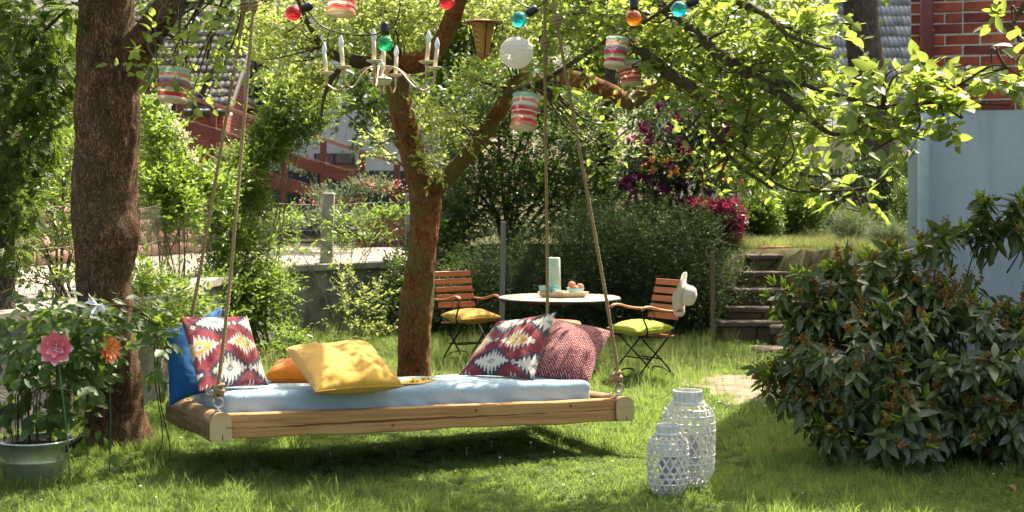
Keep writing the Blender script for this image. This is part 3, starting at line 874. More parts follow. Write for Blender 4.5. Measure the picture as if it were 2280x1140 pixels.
for r in range(13):
    for c in range(13):
        yy = r * 0.235
        inst('tile', tm2[int(rng.integers(3))], Matrix.Translation((xs0 + c * 0.22, Yc - 0.4 + yy, ez + yy * sl + 0.04)) @ Matrix.Rotation(math.atan(sl), 4, 'X'), roof)

# ------------------------------------------------------------------ red wooden ramp with railing
Yr = 27.0
t = thing('wooden_ramp', 'sloping ramp with rust red plank railing above the driveway', 'ramp', P(650, 480, Yr))
def rail_y(px): return 180 + (px - 300) * 0.315
def rail(pxa, pxb, off, h, thick, name, mat, dY=0.0):
    a_, b_ = P(pxa, rail_y(pxa) + off, Yr + dY), P(pxb, rail_y(pxb) + off, Yr + dY)
    mb = MB(); mb.bar(a_, b_, thick, h, (0, 0, 1), 0.006); obj(name, mb, mat, t, smooth=False)
posts = [238, 325, 402, 475, 550, 632, 720, 806, 884, 960]
for px in posts:
    mb = MB(); a_ = P(px, rail_y(px) + 2, Yr); b_ = P(px, rail_y(px) + 165, Yr)
    b_[2] = DZ if px > 600 else b_[2] - 1.0
    b_[2] = max(b_[2], DZ)
    mb.box((a_ + b_) / 2, (0.11, 0.11, a_[2] - b_[2]), None, 0.008); obj('post', mb, M['red_paint'], t, smooth=False)
for i in range(len(posts) - 1):
    a_, b_ = posts[i], posts[i + 1]
    rail(a_, b_, -2, 0.07, 0.15, 'handrail', M['rail_top'])
    rail(a_, b_, 66, 0.20, 0.035, 'plank', M['red_paint'], -0.075)
    rail(a_, b_, 122, 0.22, 0.035, 'plank', M['red_paint'], -0.075)
    rail(a_, b_, 50, 0.03, 0.05, 'plank_cap', M['rail_top'], -0.08)
a_, b_ = P(200, rail_y(200) + 165, Yr), P(700, rail_y(700) + 130, Yr)
mb = MB(); mb.bar(a_ + (0, 0.6, 0), b_ + (0, 0.6, 0), 1.3, 0.10); obj('deck', mb, M['red_paint'], t, smooth=False)
mb = MB(); mb.bar(P(330, 445, Yr - 0.2), P(660, 492, Yr - 0.2), 0.06, 0.30); obj('stringer', mb, M['red_paint'], t, smooth=False)
# stacked planks of the low border below the ramp
for k in range(16):
    px = 800 + k * 12
    mb = MB(); mb.box(P(px, 476 + k * 1.0, 25.5) * (1, 1, 0) + (0, 0, DZ + 0.24), (0.085, 0.05, 0.50), None, 0.004); obj('border_board', mb, M['red_paint'], t, smooth=False)

# ------------------------------------------------------------------ stone steps
t = thing('garden_steps', 'worn stone steps climbing the bank to the terrace', 'steps', (2.9, 17.3, 0))
ys = [716, 684, 643, 605, 567]; xl = [1610, 1624, 1638, 1655, 1670]
zprev = -0.1
for i in range(5):
    Yi = 17.26 + 0.31 * i
    z = P(0, ys[i], Yi)[2]; xa = P(xl[i], 0, Yi)[0]; w = 0.80
    mb = MB(); mb.box((xa + w / 2 + rng.normal(0, 0.01), Yi + 0.15, z - 0.03), (w + 0.06, 0.38, 0.06), None, 0.012); obj('tread', mb, M['step_stone'], t, smooth=False)
    for k in range(2):
        bw = w / 2 - 0.012
        if i == 3 and k == 1:
            mb = MB(); mb.box((xa + w * 0.75 - 0.08, Yi + 0.10, (z + zprev) / 2 - 0.03), (bw * 0.8, 0.18, z - zprev - 0.06), None, 0.01)
            o = obj('riser_block', mb, M['step_stone'], t, smooth=False)
            mb = MB()
            for a in range(4):
                for b in range(3):
                    mb.lathe([(0, 0), (0.016, 0.0), (0.016, 0.004), (0, 0.004)], 8, (xa + w * 0.75 - 0.20 + a * 0.075, Yi + 0.012, (z + zprev) / 2 - 0.085 + b * 0.052), np.array([(1, 0, 0), (0, 0, -1), (0, 1, 0)]).T)
            obj('hole', mb, M['dark_open'], o)
        else:
            mb = MB(); mb.box((xa + w * (0.25 + 0.5 * k), Yi + 0.10 + 0.008 * k, (z + zprev) / 2 - 0.03), (bw, 0.18, z - zprev - 0.06), None, 0.01); obj('riser_block', mb, M['step_block'], t, smooth=False)
    zprev = z
mb = MB(); mb.box(P(1722, 553, 19.1) * (1, 1, 0) + (0, 0, 1.05), (0.4, 0.3, 0.05), None, 0.01); obj('landing_tile', mb, M['terracotta'], t, smooth=False)
for k, (px, py, dx) in enumerate([(1735, 752, 0.30), (1720, 728, 0.34)]):
    c = P(px + 20, py, 17.1); mb = MB(); mb.box((c[0], c[1], 0.06 + k * 0.115), (0.30 - 0.04 * k, 0.22, 0.11), None, 0.02); obj('side_brick', mb, M['terracotta'] if k == 0 else M['step_stone'], t, smooth=False)
mb = MB(); mb.box(P(1725, 783, GY(783)) * (1, 1, 0) + (0.05, 0, 0.02), (0.55, 0.5, 0.05), None, 0.015); obj('paving_slab', mb, M['step_stone'], t, smooth=False)
for k, (px, py, Yk, r) in enumerate([(1790, 660, 16.9, 0.16), (1920, 622, 16.3, 0.26), (2000, 626, 15.9, 0.22), (1850, 690, 16.4, 0.18)]):
    c = P(px, py, Yk)
    mb = MB(); a = np.linspace(-np.pi / 2, np.pi / 2, 9); mb.lathe(np.c_[np.cos(a) * r * 1.3, np.sin(a) * r * 0.75], 14, (c[0], c[1], max(0.12, float(ground_z(c[0], c[1])) + 0.05)))
    V, Fs = mb.arrays(); V = V + 0.12 * r * (wob(V, 6)[:, None]) * rand_dirs(len(V)) * 0.4
    tag(obj('rock', (V, Fs), M['rock'], None, loc=(c[0], c[1], max(0.12, float(ground_z(c[0], c[1]))))), ['small rounded stone beside the garden steps', 'long flat boulder in the bank behind the evergreen bush', 'flat boulder in the bank near the blue plinth', 'low stone at the foot of the bank behind the bush'][k], 'stone')

# stakes
c = P(1587, 750, 17.1); c[2] = 0
tag(obj('wooden_stake', MB().bar(c - (0, 0, .05), P(1587, 560, 17.1), 0.045, 0.045, (0, 1, 0), 0.006), M['stake'], None, smooth=False, loc=c), 'thin upright wooden stake beside the garden steps', 'stake')
c = P(1116, 660, 16.6); c[2] = 0
tag(obj('fence_stake', MB().bar(c - (0, 0, .05), P(1121, 493, 16.6), 0.06, 0.05, (0, 1, 0), 0.006), M['grey_post'], None, smooth=False, loc=c), 'weathered grey wooden post behind the garden table', 'post')

# iron fence on the terrace
Yf = 25.0
t = thing('iron_fence', 'black wrought iron fence with pointed bars on the terrace', 'fence', P(1900, 500, Yf) * (1, 1, 0) + (0, 0, 1.0))
for px in np.arange(1640, 2120, 17.7):
    mb = MB(); top = P(px, 375, Yf); bot = top.copy(); bot[2] = 0.95
    mb.tube([bot, top - (0, 0, 0.05)], 0.011, 6)
    mb.lathe([(0.006, -0.06), (0.026, -0.03), (0.012, 0.0), (0.0, 0.05)], 8, top)
    obj('bar', mb, M['iron'], t)
for py in (392, 500):
    mb = MB(); mb.bar(P(1620, py, Yf), P(2130, py, Yf), 0.02, 0.045); obj('rail', mb, M['iron'], t, smooth=False)
for px in (1786, 2010):
    mb = MB(); top = P(px, 362, Yf); mb.box((top[0], top[1], (top[2] + 0.9) / 2), (0.05, 0.05, top[2] - 0.9)); obj('post', mb, M['iron'], t, smooth=False)

# ------------------------------------------------------------------ trees
def limb(pts, n=24):
    """pts: (px, py, Y, radius in px) -> path and radii"""
    p = np.array([P(a, b, c) for a, b, c, r in pts]); r = np.array([r / S(c) for a, b, c, r in pts])
    path = spline(p, n); rad = np.interp(np.linspace(0, 1, n), np.linspace(0, 1, len(r)), r)
    return path, rad

HERO_V, HERO_F = leaf_shape(0.58, 0.12, 0.14, 4)
def hero_leaves(name, pos, d, up, L, sel, me, parent):
    x, y, z = leaf_frames(d[sel], up[sel])
    for i, k in enumerate(sel):
        m = Matrix(((x[i][0], y[i][0], z[i][0], 0), (x[i][1], y[i][1], z[i][1], 0), (x[i][2], y[i][2], z[i][2], 0), (0, 0, 0, 1)))
        s = float(L[k])
        inst(name, me, Matrix.Translation(Vector(pos[k])) @ m @ Matrix.Diagonal((s, s, s, 1)), parent)
def pick_hero(pos, n, lim=(0, 2280, 0, 1140)):
    px = 1140 + F * pos[:, 0] / pos[:, 1]; py = YH - F * (pos[:, 2] - H) / pos[:, 1]
    ok = (px > lim[0]) & (px < lim[1]) & (py > lim[2]) & (py < lim[3])
    idx = np.where(ok)[0]
    return idx[np.argsort(pos[idx, 1])[:n]]

# left tree with the thick trunk
LB = P(258, 1005, 10.0); LB[2] = 0
left_tree = thing('garden_tree', 'thick brown tree trunk with rough bark beside the potted climber', 'tree', LB)
prof = [(262, 1040, 105), (262, 1005, 92), (262, 975, 80), (256, 930, 68), (253, 880, 63), (250, 800, 60), (236, 700, 57), (231, 620, 60), (234, 570, 68), (238, 522, 76), (234, 470, 73), (234, 400, 71), (238, 300, 70), (240, 150, 70), (238, 60, 64), (236, -40, 60), (240, -180, 52), (255, -400, 40), (270, -700, 22), (280, -900, 8)]
path, rad = limb([(a, b, 10.0, r) for a, b, r in prof], 190)
obj('trunk', MB().tube(path, rad, 84, noise=0.042, nf=5.0, ridge=0.8), M['bark_left'], left_tree)
# old branch scar
mb = MB(); c = P(205, 388, 9.79)
a = np.linspace(0, np.pi / 2, 7)
mb.lathe(np.c_[np.cos(a) * 0.085, np.sin(a) * 0.028], 22, c, np.array([(1, 0, 0), (0, 0, -1), (0, 1.25, 0)]))
V_, F_ = mb.arrays(); obj('branch_scar', (V_ + 0.006 * wob(V_, 25)[:, None], F_), M['bark_left'], left_tree)
path, rad = limb([(262, 190, 10.0, 48), (292, 128, 9.95, 42), (330, 78, 9.85, 35), (372, 20, 9.75, 33), (430, -50, 9.6, 30), (520, -100, 9.45, 25), (640, -120, 9.3, 18), (800, -170, 9.2, 10)], 60)
obj('limb', MB().tube(path, rad, 36, noise=0.05, nf=7, ridge=0.5), M['bark_left'], left_tree)
bl = [pblob(420, 110, 9.5, 75, 90, 0.35), pblob(370, 130, 9.4, 40, 60, 0.2), pblob(500, 60, 9.4, 60, 60, 0.3), pblob(450, 200, 9.6, 40, 30, 0.2),
      pblob(640, -100, 9.6, 150, 60, 0.5), pblob(330, -150, 9.8, 200, 80, 0.6), pblob(100, -300, 10, 250, 100, 0.8), pblob(400, -420, 10, 300, 110, 0.9)]
st, d, ln = twigs_in_blobs(bl, 420, 0.22, 0.1, 0.9, 0.5)
pos, ld, lu, L = twig_leaves(st, d, ln, 6, 0.085)
hs = pick_hero(pos, 200); rest = np.setdiff1d(np.arange(len(pos)), hs)
obj('foliage', leaves(pos[rest], ld[rest], lu[rest], L[rest], 0.58), M['apple_leaf'], left_tree, smooth=False, kind='stuff')
big_leaf = make_mesh('leaf', HERO_V, HERO_F, M['apple_leaf'])
hero_leaves('leaf', pos, ld, lu, L, hs, big_leaf, left_tree)
mb = MB()
for i in range(26):
    b_ = bl[i % 4][0]; e = b_ + rand_dirs(1)[0] * bl[i % 4][1]
    s_ = path[int(rng.integers(18, 50))]
    mb.tube(spline([s_, (s_ + e) / 2 + rng.normal(0, .08, 3), e], 8), np.linspace(0.012, 0.003, 8), 5)
obj('twig', mb, M['twig'], left_tree, kind='stuff')

# apple tree
AY = 12.8
AB = P(920, 880, AY); AB[2] = 0
apple = thing('apple_tree', 'old forked fruit tree with reddish lichen trunk and hanging lanterns', 'tree', AB)
path, rad = limb([(920, 905, AY, 62), (920, 880, AY, 48), (921, 850, AY, 40), (921, 800, AY, 37), (925, 700, AY, 37), (936, 600, AY, 34), (945, 500, AY, 32), (947, 450, AY, 36), (946, 420, AY, 36)], 160)
obj('trunk', MB().tube(path, rad, 72, noise=0.06, nf=6, ridge=0.9), M['bark_apple'], apple)
LIMBS = [
    [(948, 450, AY, 31), (935, 400, AY, 28), (915, 330, AY, 28), (895, 250, AY, 26), (885, 185, AY, 26), (893, 145, AY, 24), (945, 135, 12.6, 22), (985, 88, 12.4, 21), (1012, 25, 12.2, 20), (1040, -50, 11.8, 19), (1110, -130, 11, 17), (1225, -190, 10.0, 15), (1330, -240, 9.3, 8)],
    [(948, 455, AY, 27), (975, 415, AY, 23), (1003, 388, 12.75, 19), (1060, 320, 12.6, 17), (1110, 248, 12.5, 17), (1148, 188, 12.4, 16), (1200, 170, 12.2, 18), (1290, 178, 12.0, 19), (1360, 205, 11.8, 19), (1405, 230, 11.7, 15), (1440, 205, 11.6, 16), (1520, 190, 11.4, 13), (1600, 215, 11.2, 9), (1690, 245, 11, 5)],
    [(893, 160, AY, 22), (850, 148, 12.7, 19), (775, 133, 12.6, 14), (725, 110, 12.5, 8), (690, 60, 12.4, 6), (655, -20, 12.3, 4)],
    [(775, 133, 12.6, 8), (740, 175, 12.5, 6), (722, 215, 12.4, 4), (715, 260, 12.4, 3)],
    [(1040, -50, 11.8, 17), (1180, -60, 11.5, 15), (1320, 20, 11.1, 13), (1440, 122, 10.7, 12), (1492, 165, 10.6, 14), (1545, 200, 10.5, 13), (1572, 245, 10.5, 9), (1592, 300, 10.4, 7), (1640, 365, 10.3, 4), (1720, 420, 10.2, 3)],
    [(1180, -60, 11.5, 15), (1380, -40, 11.0, 14), (1520, 50, 10.5, 12), (1600, 118, 10.2, 13), (1690, 180, 10.0, 13), (1740, 210, 9.9, 11), (1800, 262, 9.8, 8), (1860, 300, 9.7, 5), (1960, 285, 9.6, 3), (2060, 312, 9.5, 2)],
    [(1690, 180, 10.0, 8), (1790, 190, 9.8, 6), (1900, 222, 9.6, 5), (1985, 242, 9.5, 5), (2060, 230, 9.4, 4), (2140, 228, 9.3, 3), (2250, 235, 9.2, 2)],
    [(2060, 230, 9.4, 3), (2150, 180, 9.3, 3), (2215, 145, 9.2, 2), (2275, 170, 9.1, 2)],
    [(1592, 300, 10.4, 5), (1660, 350, 10.3, 4), (1750, 420, 10.2, 3), (1850, 425, 10.1, 2.5), (1925, 420, 10, 2)],
    [(1380, -40, 11.0, 9), (1520, -30, 10.4, 8), (1680, 20, 10, 7), (1760, 80, 9.8, 5), (1850, 110, 9.6, 3)],
    [(1290, 178, 12.0, 6), (1340, 120, 11.6, 6), (1410, 60, 11.2, 5), (1500, 10, 11, 4)],
    [(1120, 210, 10.6, 4), (1200, 185, 10.5, 5), (1290, 130, 10.4, 5), (1370, 78, 10.4, 5), (1450, 40, 10.3, 4), (1560, -40, 10.4, 5)],
    [(2330, -80, 8.9, 9), (2290, 0, 8.9, 6), (2255, 60, 8.85, 4), (2290, 110, 8.8, 2.5)],
]
def nearer(px, Y, full=1.35):
    """the right half of the crown reaches out towards the camera"""
    return Y - full * float(sstep((px - 1180.0) / 320.0))
LIMBS = [[(a, b, nearer(a, c) if k in (4, 5, 6, 7, 8, 9, 11) else c, r) for a, b, c, r in lm] for k, lm in enumerate(LIMBS)]
paths = []
for k, lm in enumerate(LIMBS):
    path, rad = limb(lm, 110 if k < 2 else 36)
    paths.append((path, rad))
    obj('limb', MB().tube(path, rad, 44 if k < 2 else 10, noise=0.06 if k < 2 else 0.04, nf=7, ridge=0.8 if k < 2 else 0.0), M['bark_apple'] if k in (0, 1) else M['bark_limb'], apple)

far_bl = [pblob(600, 50, 13, 60, 70, 0.5), pblob(680, 90, 12.8, 60, 80, 0.5), pblob(760, 60, 12.6, 70, 70, 0.6), pblob(840, 60, 13, 70, 70, 0.6), pblob(930, 60, 13, 60, 70, 0.5),
          pblob(640, 150, 13.3, 40, 40, 0.4), pblob(700, 180, 13, 45, 45, 0.4), pblob(590, 120, 13.4, 25, 50, 0.3), pblob(1080, 20, 12.8, 70, 40, 0.5), pblob(1060, 165, 12.3, 40, 25, 0.25),
          pblob(990, 260, 12.5, 45, 30, 0.2), pblob(960, 340, 12.6, 30, 60, 0.2), pblob(1020, 290, 12.4, 40, 30, 0.2), pblob(930, 270, 12.9, 30, 40, 0.2), pblob(1090, 180, 12.2, 45, 22, 0.2),
          pblob(840, 325, 13.3, 30, 35, 0.2), pblob(1150, 60, 12.5, 60, 60, 0.5), pblob(890, 10, 13, 110, 40, 0.6), pblob(860, 110, 13.3, 90, 40, 0.3)]
st, d, ln = twigs_in_blobs(far_bl, 1750, 0.16, 0.2, 0.9, 0.5)
pos, ld, lu, L = twig_leaves(st, d, ln, 7, 0.062)
obj('foliage', leaves(pos, ld, lu, L, 0.5), M['spray_leaf'], apple, smooth=False, kind='stuff')
tw_far = (st, d, ln)
near_bl = [pblob(1250, 60, 11.2, 80, 70, 0.6), pblob(1350, 40, 11, 90, 60, 0.6), pblob(1450, 70, 10.7, 90, 80, 0.6), pblob(1330, 90, 11, 60, 35, 0.4), pblob(1560, 60, 10.4, 90, 80, 0.6), pblob(1650, 100, 10.2, 90, 90, 0.6),
           pblob(1500, 140, 10.5, 60, 60, 0.4), pblob(1620, 210, 10.2, 70, 60, 0.4), pblob(1740, 130, 10, 90, 90, 0.5), pblob(1800, 60, 9.9, 70, 70, 0.5), pblob(1720, 260, 10, 90, 60, 0.4), pblob(1640, 310, 10.3, 60, 60, 0.3),
           pblob(1840, 200, 9.7, 80, 60, 0.4), pblob(1900, 270, 9.6, 90, 45, 0.3), pblob(1980, 180, 9.5, 90, 45, 0.3), pblob(2050, 260, 9.45, 70, 40, 0.25), pblob(2010, 300, 9.5, 60, 22, 0.2), pblob(2140, 190, 9.3, 80, 35, 0.2),
           pblob(2240, 170, 9.2, 50, 40, 0.2), pblob(1780, 320, 9.9, 80, 45, 0.3), pblob(1700, 380, 10.2, 60, 35, 0.25), pblob(1850, 420, 10.05, 60, 28, 0.2), pblob(1900, 445, 10, 35, 25, 0.15), pblob(1580, 410, 10.3, 25, 30, 0.1),
           pblob(1340, 290, 10.9, 45, 40, 0.15), pblob(1360, 350, 10.9, 25, 25, 0.1), pblob(1310, 240, 10.9, 25, 40, 0.1), pblob(1200, 160, 10.5, 50, 40, 0.2), pblob(1260, 20, 10.6, 120, 45, 0.4), pblob(1460, 10, 10.4, 150, 45, 0.5), pblob(1720, 20, 10, 160, 45, 0.5),
           pblob(2250, 30, 8.9, 35, 45, 0.12), pblob(2100, 240, 9.35, 40, 30, 0.15), pblob(1560, 280, 10.5, 50, 50, 0.2), pblob(1230, 230, 10.7, 30, 20, 0.1)]
near_px = [1140 + F * b[0][0] / b[0][1] for b in near_bl]
near_bl = [(P(q, YH - F * (b[0][2] - H) / b[0][1], nearer(q, b[0][1])), b[1] * nearer(q, b[0][1]) / b[0][1]) if b[0][1] != 10.9 and b[0][1] > 9.0 else b for b, q in zip(near_bl, near_px)]
near_bl = [(b[0] + (0, 0.25, 0), b[1]) if 1400 < q < 1860 else b for b, q in zip(near_bl, near_px)]
st, d, ln = twigs_in_blobs(near_bl, 1150, 0.20, 0.15, 0.95, 0.6)
pos, ld, lu, L = twig_leaves(st, d, ln, 6, 0.088, droop=0.15)
L = L * np.interp(1140 + F * pos[:, 0] / pos[:, 1], [1400, 1900], [0.78, 1.08])
hs = pick_hero(pos, 290); rest = np.setdiff1d(np.arange(len(pos)), hs)
obj('foliage', leaves(pos[rest], ld[rest], lu[rest], L[rest], 0.55), M['apple_leaf'], apple, smooth=False, kind='stuff')
hero_leaves('leaf', pos, ld, lu, L * 1.1, hs, big_leaf, apple)
# the crown above the picture, whose dapples fall on the bed and the lawn
def wblob(x, y, z, r, rz): return (np.array((x, y, z), float), np.array((r, r, rz), float))
top_bl = [wblob(0.3, 10.9, 3.9, 0.9, 0.4), wblob(1.2, 10.8, 4.0, 0.6, 0.35), wblob(-0.4, 12.4, 4.4, 0.9, 0.4), wblob(1.2, 12.4, 4.6, 0.9, 0.4),
          wblob(-1.3, 11.4, 4.2, 0.8, 0.4), wblob(0.8, 10.2, 3.7, 0.7, 0.25), wblob(-1.6, 13.4, 4.6, 0.9, 0.5), wblob(0.4, 14.0, 5.0, 1.0, 0.5)]
st2, d2, ln2 = twigs_in_blobs(top_bl, 760, 0.25, 0.2, 0.9, 0.55)
pos, ld, lu, L = twig_leaves(st2, d2, ln2, 6, 0.085)
obj('foliage', leaves(pos, ld, lu, L, 0.55), M['apple_leaf'], apple, smooth=False, kind='stuff')
mb = MB()
for c, r in top_bl:
    s_ = paths[0][0][int(rng.integers(75, 103))]
    mb.tube(spline([s_, (s_ + c) / 2 + (0, 0, 0.3), c], 10), np.linspace(0.04, 0.01, 10), 6)
for c, r in near_bl + far_bl:
    best, bd = None, 9
    for p_, _ in paths:
        k = np.linalg.norm(p_ - c, axis=1).argmin(); dd_ = np.linalg.norm(p_[k] - c)
        if dd_ < bd: best, bd = p_[k], dd_
    for _ in range(3):
        e = c + rand_dirs(1)[0] * r * 0.9
        mb.tube(spline([best, (best + e) / 2 + rng.normal(0, .06, 3), e], 8), np.linspace(0.010, 0.0025, 8), 5)
obj('twig', mb, M['twig'], apple, kind='stuff')
j = rng.choice(len(st), min(len(st), 1400), replace=False)
obj('twig', twig_tubes(st[j], d[j], ln[j], 0.003, 0.1), M['twig'], apple, kind='stuff')

# conifer at the left edge
def conifer(name, label, base, blobs, n, mat, trunk_r, ztop):
    t = thing(name, label, 'conifer', base)
    st, d, ln = twigs_in_blobs(blobs, n, 0.13, -0.05, 0.6, 0.35)
    d = nrm(d + np.array((0, 0, -0.25)))
    # each spray: a flat fan of side shoots
    k = 6
    side = nrm(np.cross(d, (0, 0, 1.0)) + 0.4 * rng.normal(size=d.shape))
    tt = np.linspace(0.1, 0.9, k)
    S_, D_, N_ = [], [], []
    for i in range(k):
        for sg in (-1, 1):
            S_.append(st + d * (ln * tt[i])[:, None]); D_.append(nrm(d * 0.8 + side * sg * 0.75)); N_.append(ln * (0.55 - 0.3 * tt[i]))
    S_.append(st); D_.append(d); N_.append(ln * 1.1)
    S_, D_, N_ = np.concatenate(S_), np.concatenate(D_), np.concatenate(N_)
    up = np.cross(np.tile(side, (2 * k + 1, 1)), np.tile(d, (2 * k + 1, 1))) + 0.2 * rng.normal(size=S_.shape)
    obj('foliage', leaves(S_, D_, up, N_, 0.20, 0.05, 0.15), mat, t, smooth=False, kind='stuff')
    b = np.asarray(base, float)
    mb = MB().tube(spline([b - (0, 0, .1), b + (0.02, 0, 1.0), b + (0, 0, ztop)], 20), np.linspace(trunk_r, 0.02, 20), 12, noise=0.05)
    for c, r in blobs:
        s_ = b.copy(); s_[2] = max(b[2] + 0.5, c[2] - 0.3)
        mb.tube(spline([s_, (s_ + c) / 2, c], 8), np.linspace(0.03, 0.008, 8), 6)
    obj('trunk', mb, M['bark_grey'], t)
    return t
cb = P(8, 720, 11.0); cb[2] = DZ
cblobs = [pblob(70, 60, 10.3, 100, 90, 0.45), pblob(60, 190, 10.4, 95, 80, 0.45), pblob(40, 320, 10.6, 90, 80, 0.4), pblob(20, 440, 10.8, 75, 70, 0.4), pblob(20, 540, 10.9, 50, 55, 0.3), pblob(-80, 250, 11.2, 120, 250, 0.6),
          pblob(-60, 500, 11.2, 80, 100, 0.4), pblob(150, 20, 9.9, 45, 40, 0.2), pblob(0, -200, 10.8, 160, 180, 0.6), pblob(120, 150, 10.2, 50, 50, 0.25), pblob(100, 280, 10.4, 40, 60, 0.25), pblob(-20, -500, 10.9, 120, 160, 0.5)]
conifer('thuja_tree', 'dense feathery evergreen conifer beside the thick trunk', cb, cblobs, 3600, M['thuja_leaf'], 0.09, 4.6)

# far grey trunk behind the iron fence
fb = P(1950, 420, 28.0); fb[2] = 0.9
t = thing('street_tree', 'large grey brown trunk rising behind the iron fence', 'tree', fb)
path, rad = limb([(1952, 470, 28, 50), (1950, 370, 28, 44), (1945, 250, 28, 40), (1925, 120, 28, 40), (1915, 0, 28, 39), (1905, -200, 28, 34), (1900, -500, 28, 24), (1900, -900, 28, 8)], 60)
obj('trunk', MB().tube(path, rad, 28, noise=0.05, nf=2, ridge=0.5), M['bark_grey'], t)
bl = [pblob(1850, -300, 28, 300, 180, 2.0), pblob(1700, -150, 28, 200, 160, 2), pblob(2050, -200, 28, 200, 150, 2), pblob(1760, 40, 28.5, 90, 90, 0.8), pblob(1985, 20, 28.5, 20, 40, 0.3), pblob(2000, -500, 28, 300, 200, 2)]
st, d, ln = twigs_in_blobs(bl, 1300, 0.5, 0, 0.9, 0.6)
pos, ld, lu, L = twig_leaves(st, d, ln, 6, 0.17)
obj('foliage', leaves(pos, ld, lu, L, 0.6), M['privet_leaf'], t, smooth=False, kind='stuff')

# trees behind, closing the view
def back_tree(label, px, py, Y, blobs, n, leaf, mat, tr=0.2, gz=0.9):
    b = P(px, 0, Y); b[2] = gz
    t = thing('background_tree', label, 'tree', b)
    bl = [pblob(*x) for x in blobs]
    st, d, ln = twigs_in_blobs(bl, n, leaf * 3, 0.15, 0.9, 0.5)
    pos, ld, lu, L = twig_leaves(st, d, ln, 6, leaf)
    obj('foliage', leaves(pos, ld, lu, L, 0.55), mat, t, smooth=False, kind='stuff')
    mb = MB().tube(spline([b - (0, 0, .3), b + (0.1, 0, 1.2), bl[0][0]], 12), np.linspace(tr, tr * 0.25, 12), 8, noise=0.06)
    for c, r in bl[1:]:
        s_ = b + (0, 0, 1.3); mb.tube(spline([s_, (s_ + c) / 2 + (0, 0, .2), c], 8), np.linspace(tr * 0.4, tr * 0.08, 8), 6)
    obj('trunk', mb, M['bark_grey'], t)
back_tree('tall leafy tree behind the white house gable and brick roof', 800, 0, 42, [(760, 40, 42, 170, 130, 2.5), (640, 100, 42, 80, 100, 1.5), (900, 80, 42, 130, 130, 2), (700, -120, 42, 220, 120, 2), (850, 200, 41, 60, 60, 1)], 1500, 0.26, M['lush_leaf'])
back_tree('light green tree between the white house and the dark evergreen', 1010, 0, 30, [(1020, 130, 30, 110, 120, 1.5), (960, 30, 30, 120, 110, 1.5), (1080, 40, 30, 130, 100, 1.5), (1010, 250, 30, 60, 80, 1)], 1300, 0.17, M['privet_leaf'])
back_tree('bright tree behind the dangling round paper lanterns', 1280, 0, 31, [(1200, 100, 31, 140, 130, 1.6), (1340, 90, 31, 140, 130, 1.6), (1270, 20, 31, 200, 120, 1.6), (1330, 190, 31, 120, 70, 1.2)], 1600, 0.17, M['lush_leaf'])
back_tree('broad bright tree behind the purple flowering shrub', 1600, 0, 30, [(1500, 100, 30, 150, 140, 1.6), (1640, 110, 30, 140, 150, 1.6), (1760, 200, 29.5, 80, 90, 1.2), (1560, 220, 30, 130, 90, 1.4), (1700, 290, 29.5, 90, 40, 1)], 1800, 0.16, M['privet_leaf'])
back_tree('dark tree at the side of the tiled roof house', 380, 0, 27.5, [(330, 140, 27.5, 22, 110, .6), (300, 300, 27, 40, 130, 1), (400, 10, 27.5, 150, 40, 1), (530, 60, 27.5, 30, 40, .6)], 520, 0.15, M['dark_leaf'])
back_tree('dark maple branch hanging before the white wall', 906, 0, 24, [(800, 220, 24, 45, 60, 0.6), (835, 265, 24, 28, 28, 0.4), (870, 200, 24, 60, 50, 0.6), (590, 150, 24, 25, 35, .3)], 330, 0.14, M['dark_leaf'], tr=0.05, gz=DZ)

# tall tree on the bank, crown above the picture added to shade the chairs
b = np.array((P(1345, 0, 21.0)[0], 21.0, 0.95))
t = thing('bank_tree', 'brown trunk half hidden in the dark shrubs behind the hedge', 'tree', b)
bl = [wblob(2.4, 18.6, 5.7, 1.2, 0.5), wblob(3.9, 19.0, 6.0, 1.3, 0.5), wblob(1.0, 19.4, 5.9, 1.1, 0.5), wblob(3.2, 20.6, 6.4, 1.4, 0.6), wblob(5.0, 20.5, 6.4, 1.3, 0.6)]
st3, d3, ln3 = twigs_in_blobs(bl, 1500, 0.35, 0.15, 0.9, 0.5)
obj('foliage', leaves(*twig_leaves(st3, d3, ln3, 6, 0.12), 0.55), M['privet_leaf'], t, smooth=False, kind='stuff')
mb = MB().tube(spline([b - (0, 0, .2), b + (0.02, 0, 1.5), b + (0.3, -0.2, 3.4), bl[0][0]], 20), np.linspace(0.16, 0.05, 20), 14, noise=0.05)
for c, r in bl[1:]:
    s_ = b + (0.2, -0.1, 2.9); mb.tube(spline([s_, (s_ + c) / 2 + (0, 0, .3), c], 8), np.linspace(0.07, 0.02, 8), 6)
obj('trunk', mb, M['bark_limb'], t)

# dark evergreen shrubs behind the table
def shr(name, label, cat, base, blobs, *a, **k):
    return shrub(name, label, cat, base, [pblob(*b) for b in blobs], *a, **k)
gb = lambda px, Y: np.array((P(px, 0, Y)[0], Y, float(ground_z(P(px, 0, Y)[0], Y)) ))
shr('dark_shrub', 'tall dark green shrub with arching branches behind the table', 'shrub', gb(1130, 20.6), [(1060, 300, 20.8, 90, 130, 0.7), (1180, 330, 20.6, 110, 130, 0.8), (1110, 210, 21, 90, 70, 0.7), (1280, 320, 21, 90, 120, 0.7), (1040, 430, 20.4, 90, 90, 0.6), (1160, 460, 20.2, 110, 90, 0.6), (1290, 440, 20.6, 90, 80, 0.6), (1390, 300, 22, 70, 90, 0.6), (1400, 420, 21.5, 70, 70, 0.6), (1210, 240, 21.2, 80, 60, 0.6)],
    3500, 8, 0.085, M['dark_leaf'], M['twig'], width=0.4, twig_len=0.35, stem_r=0.035)
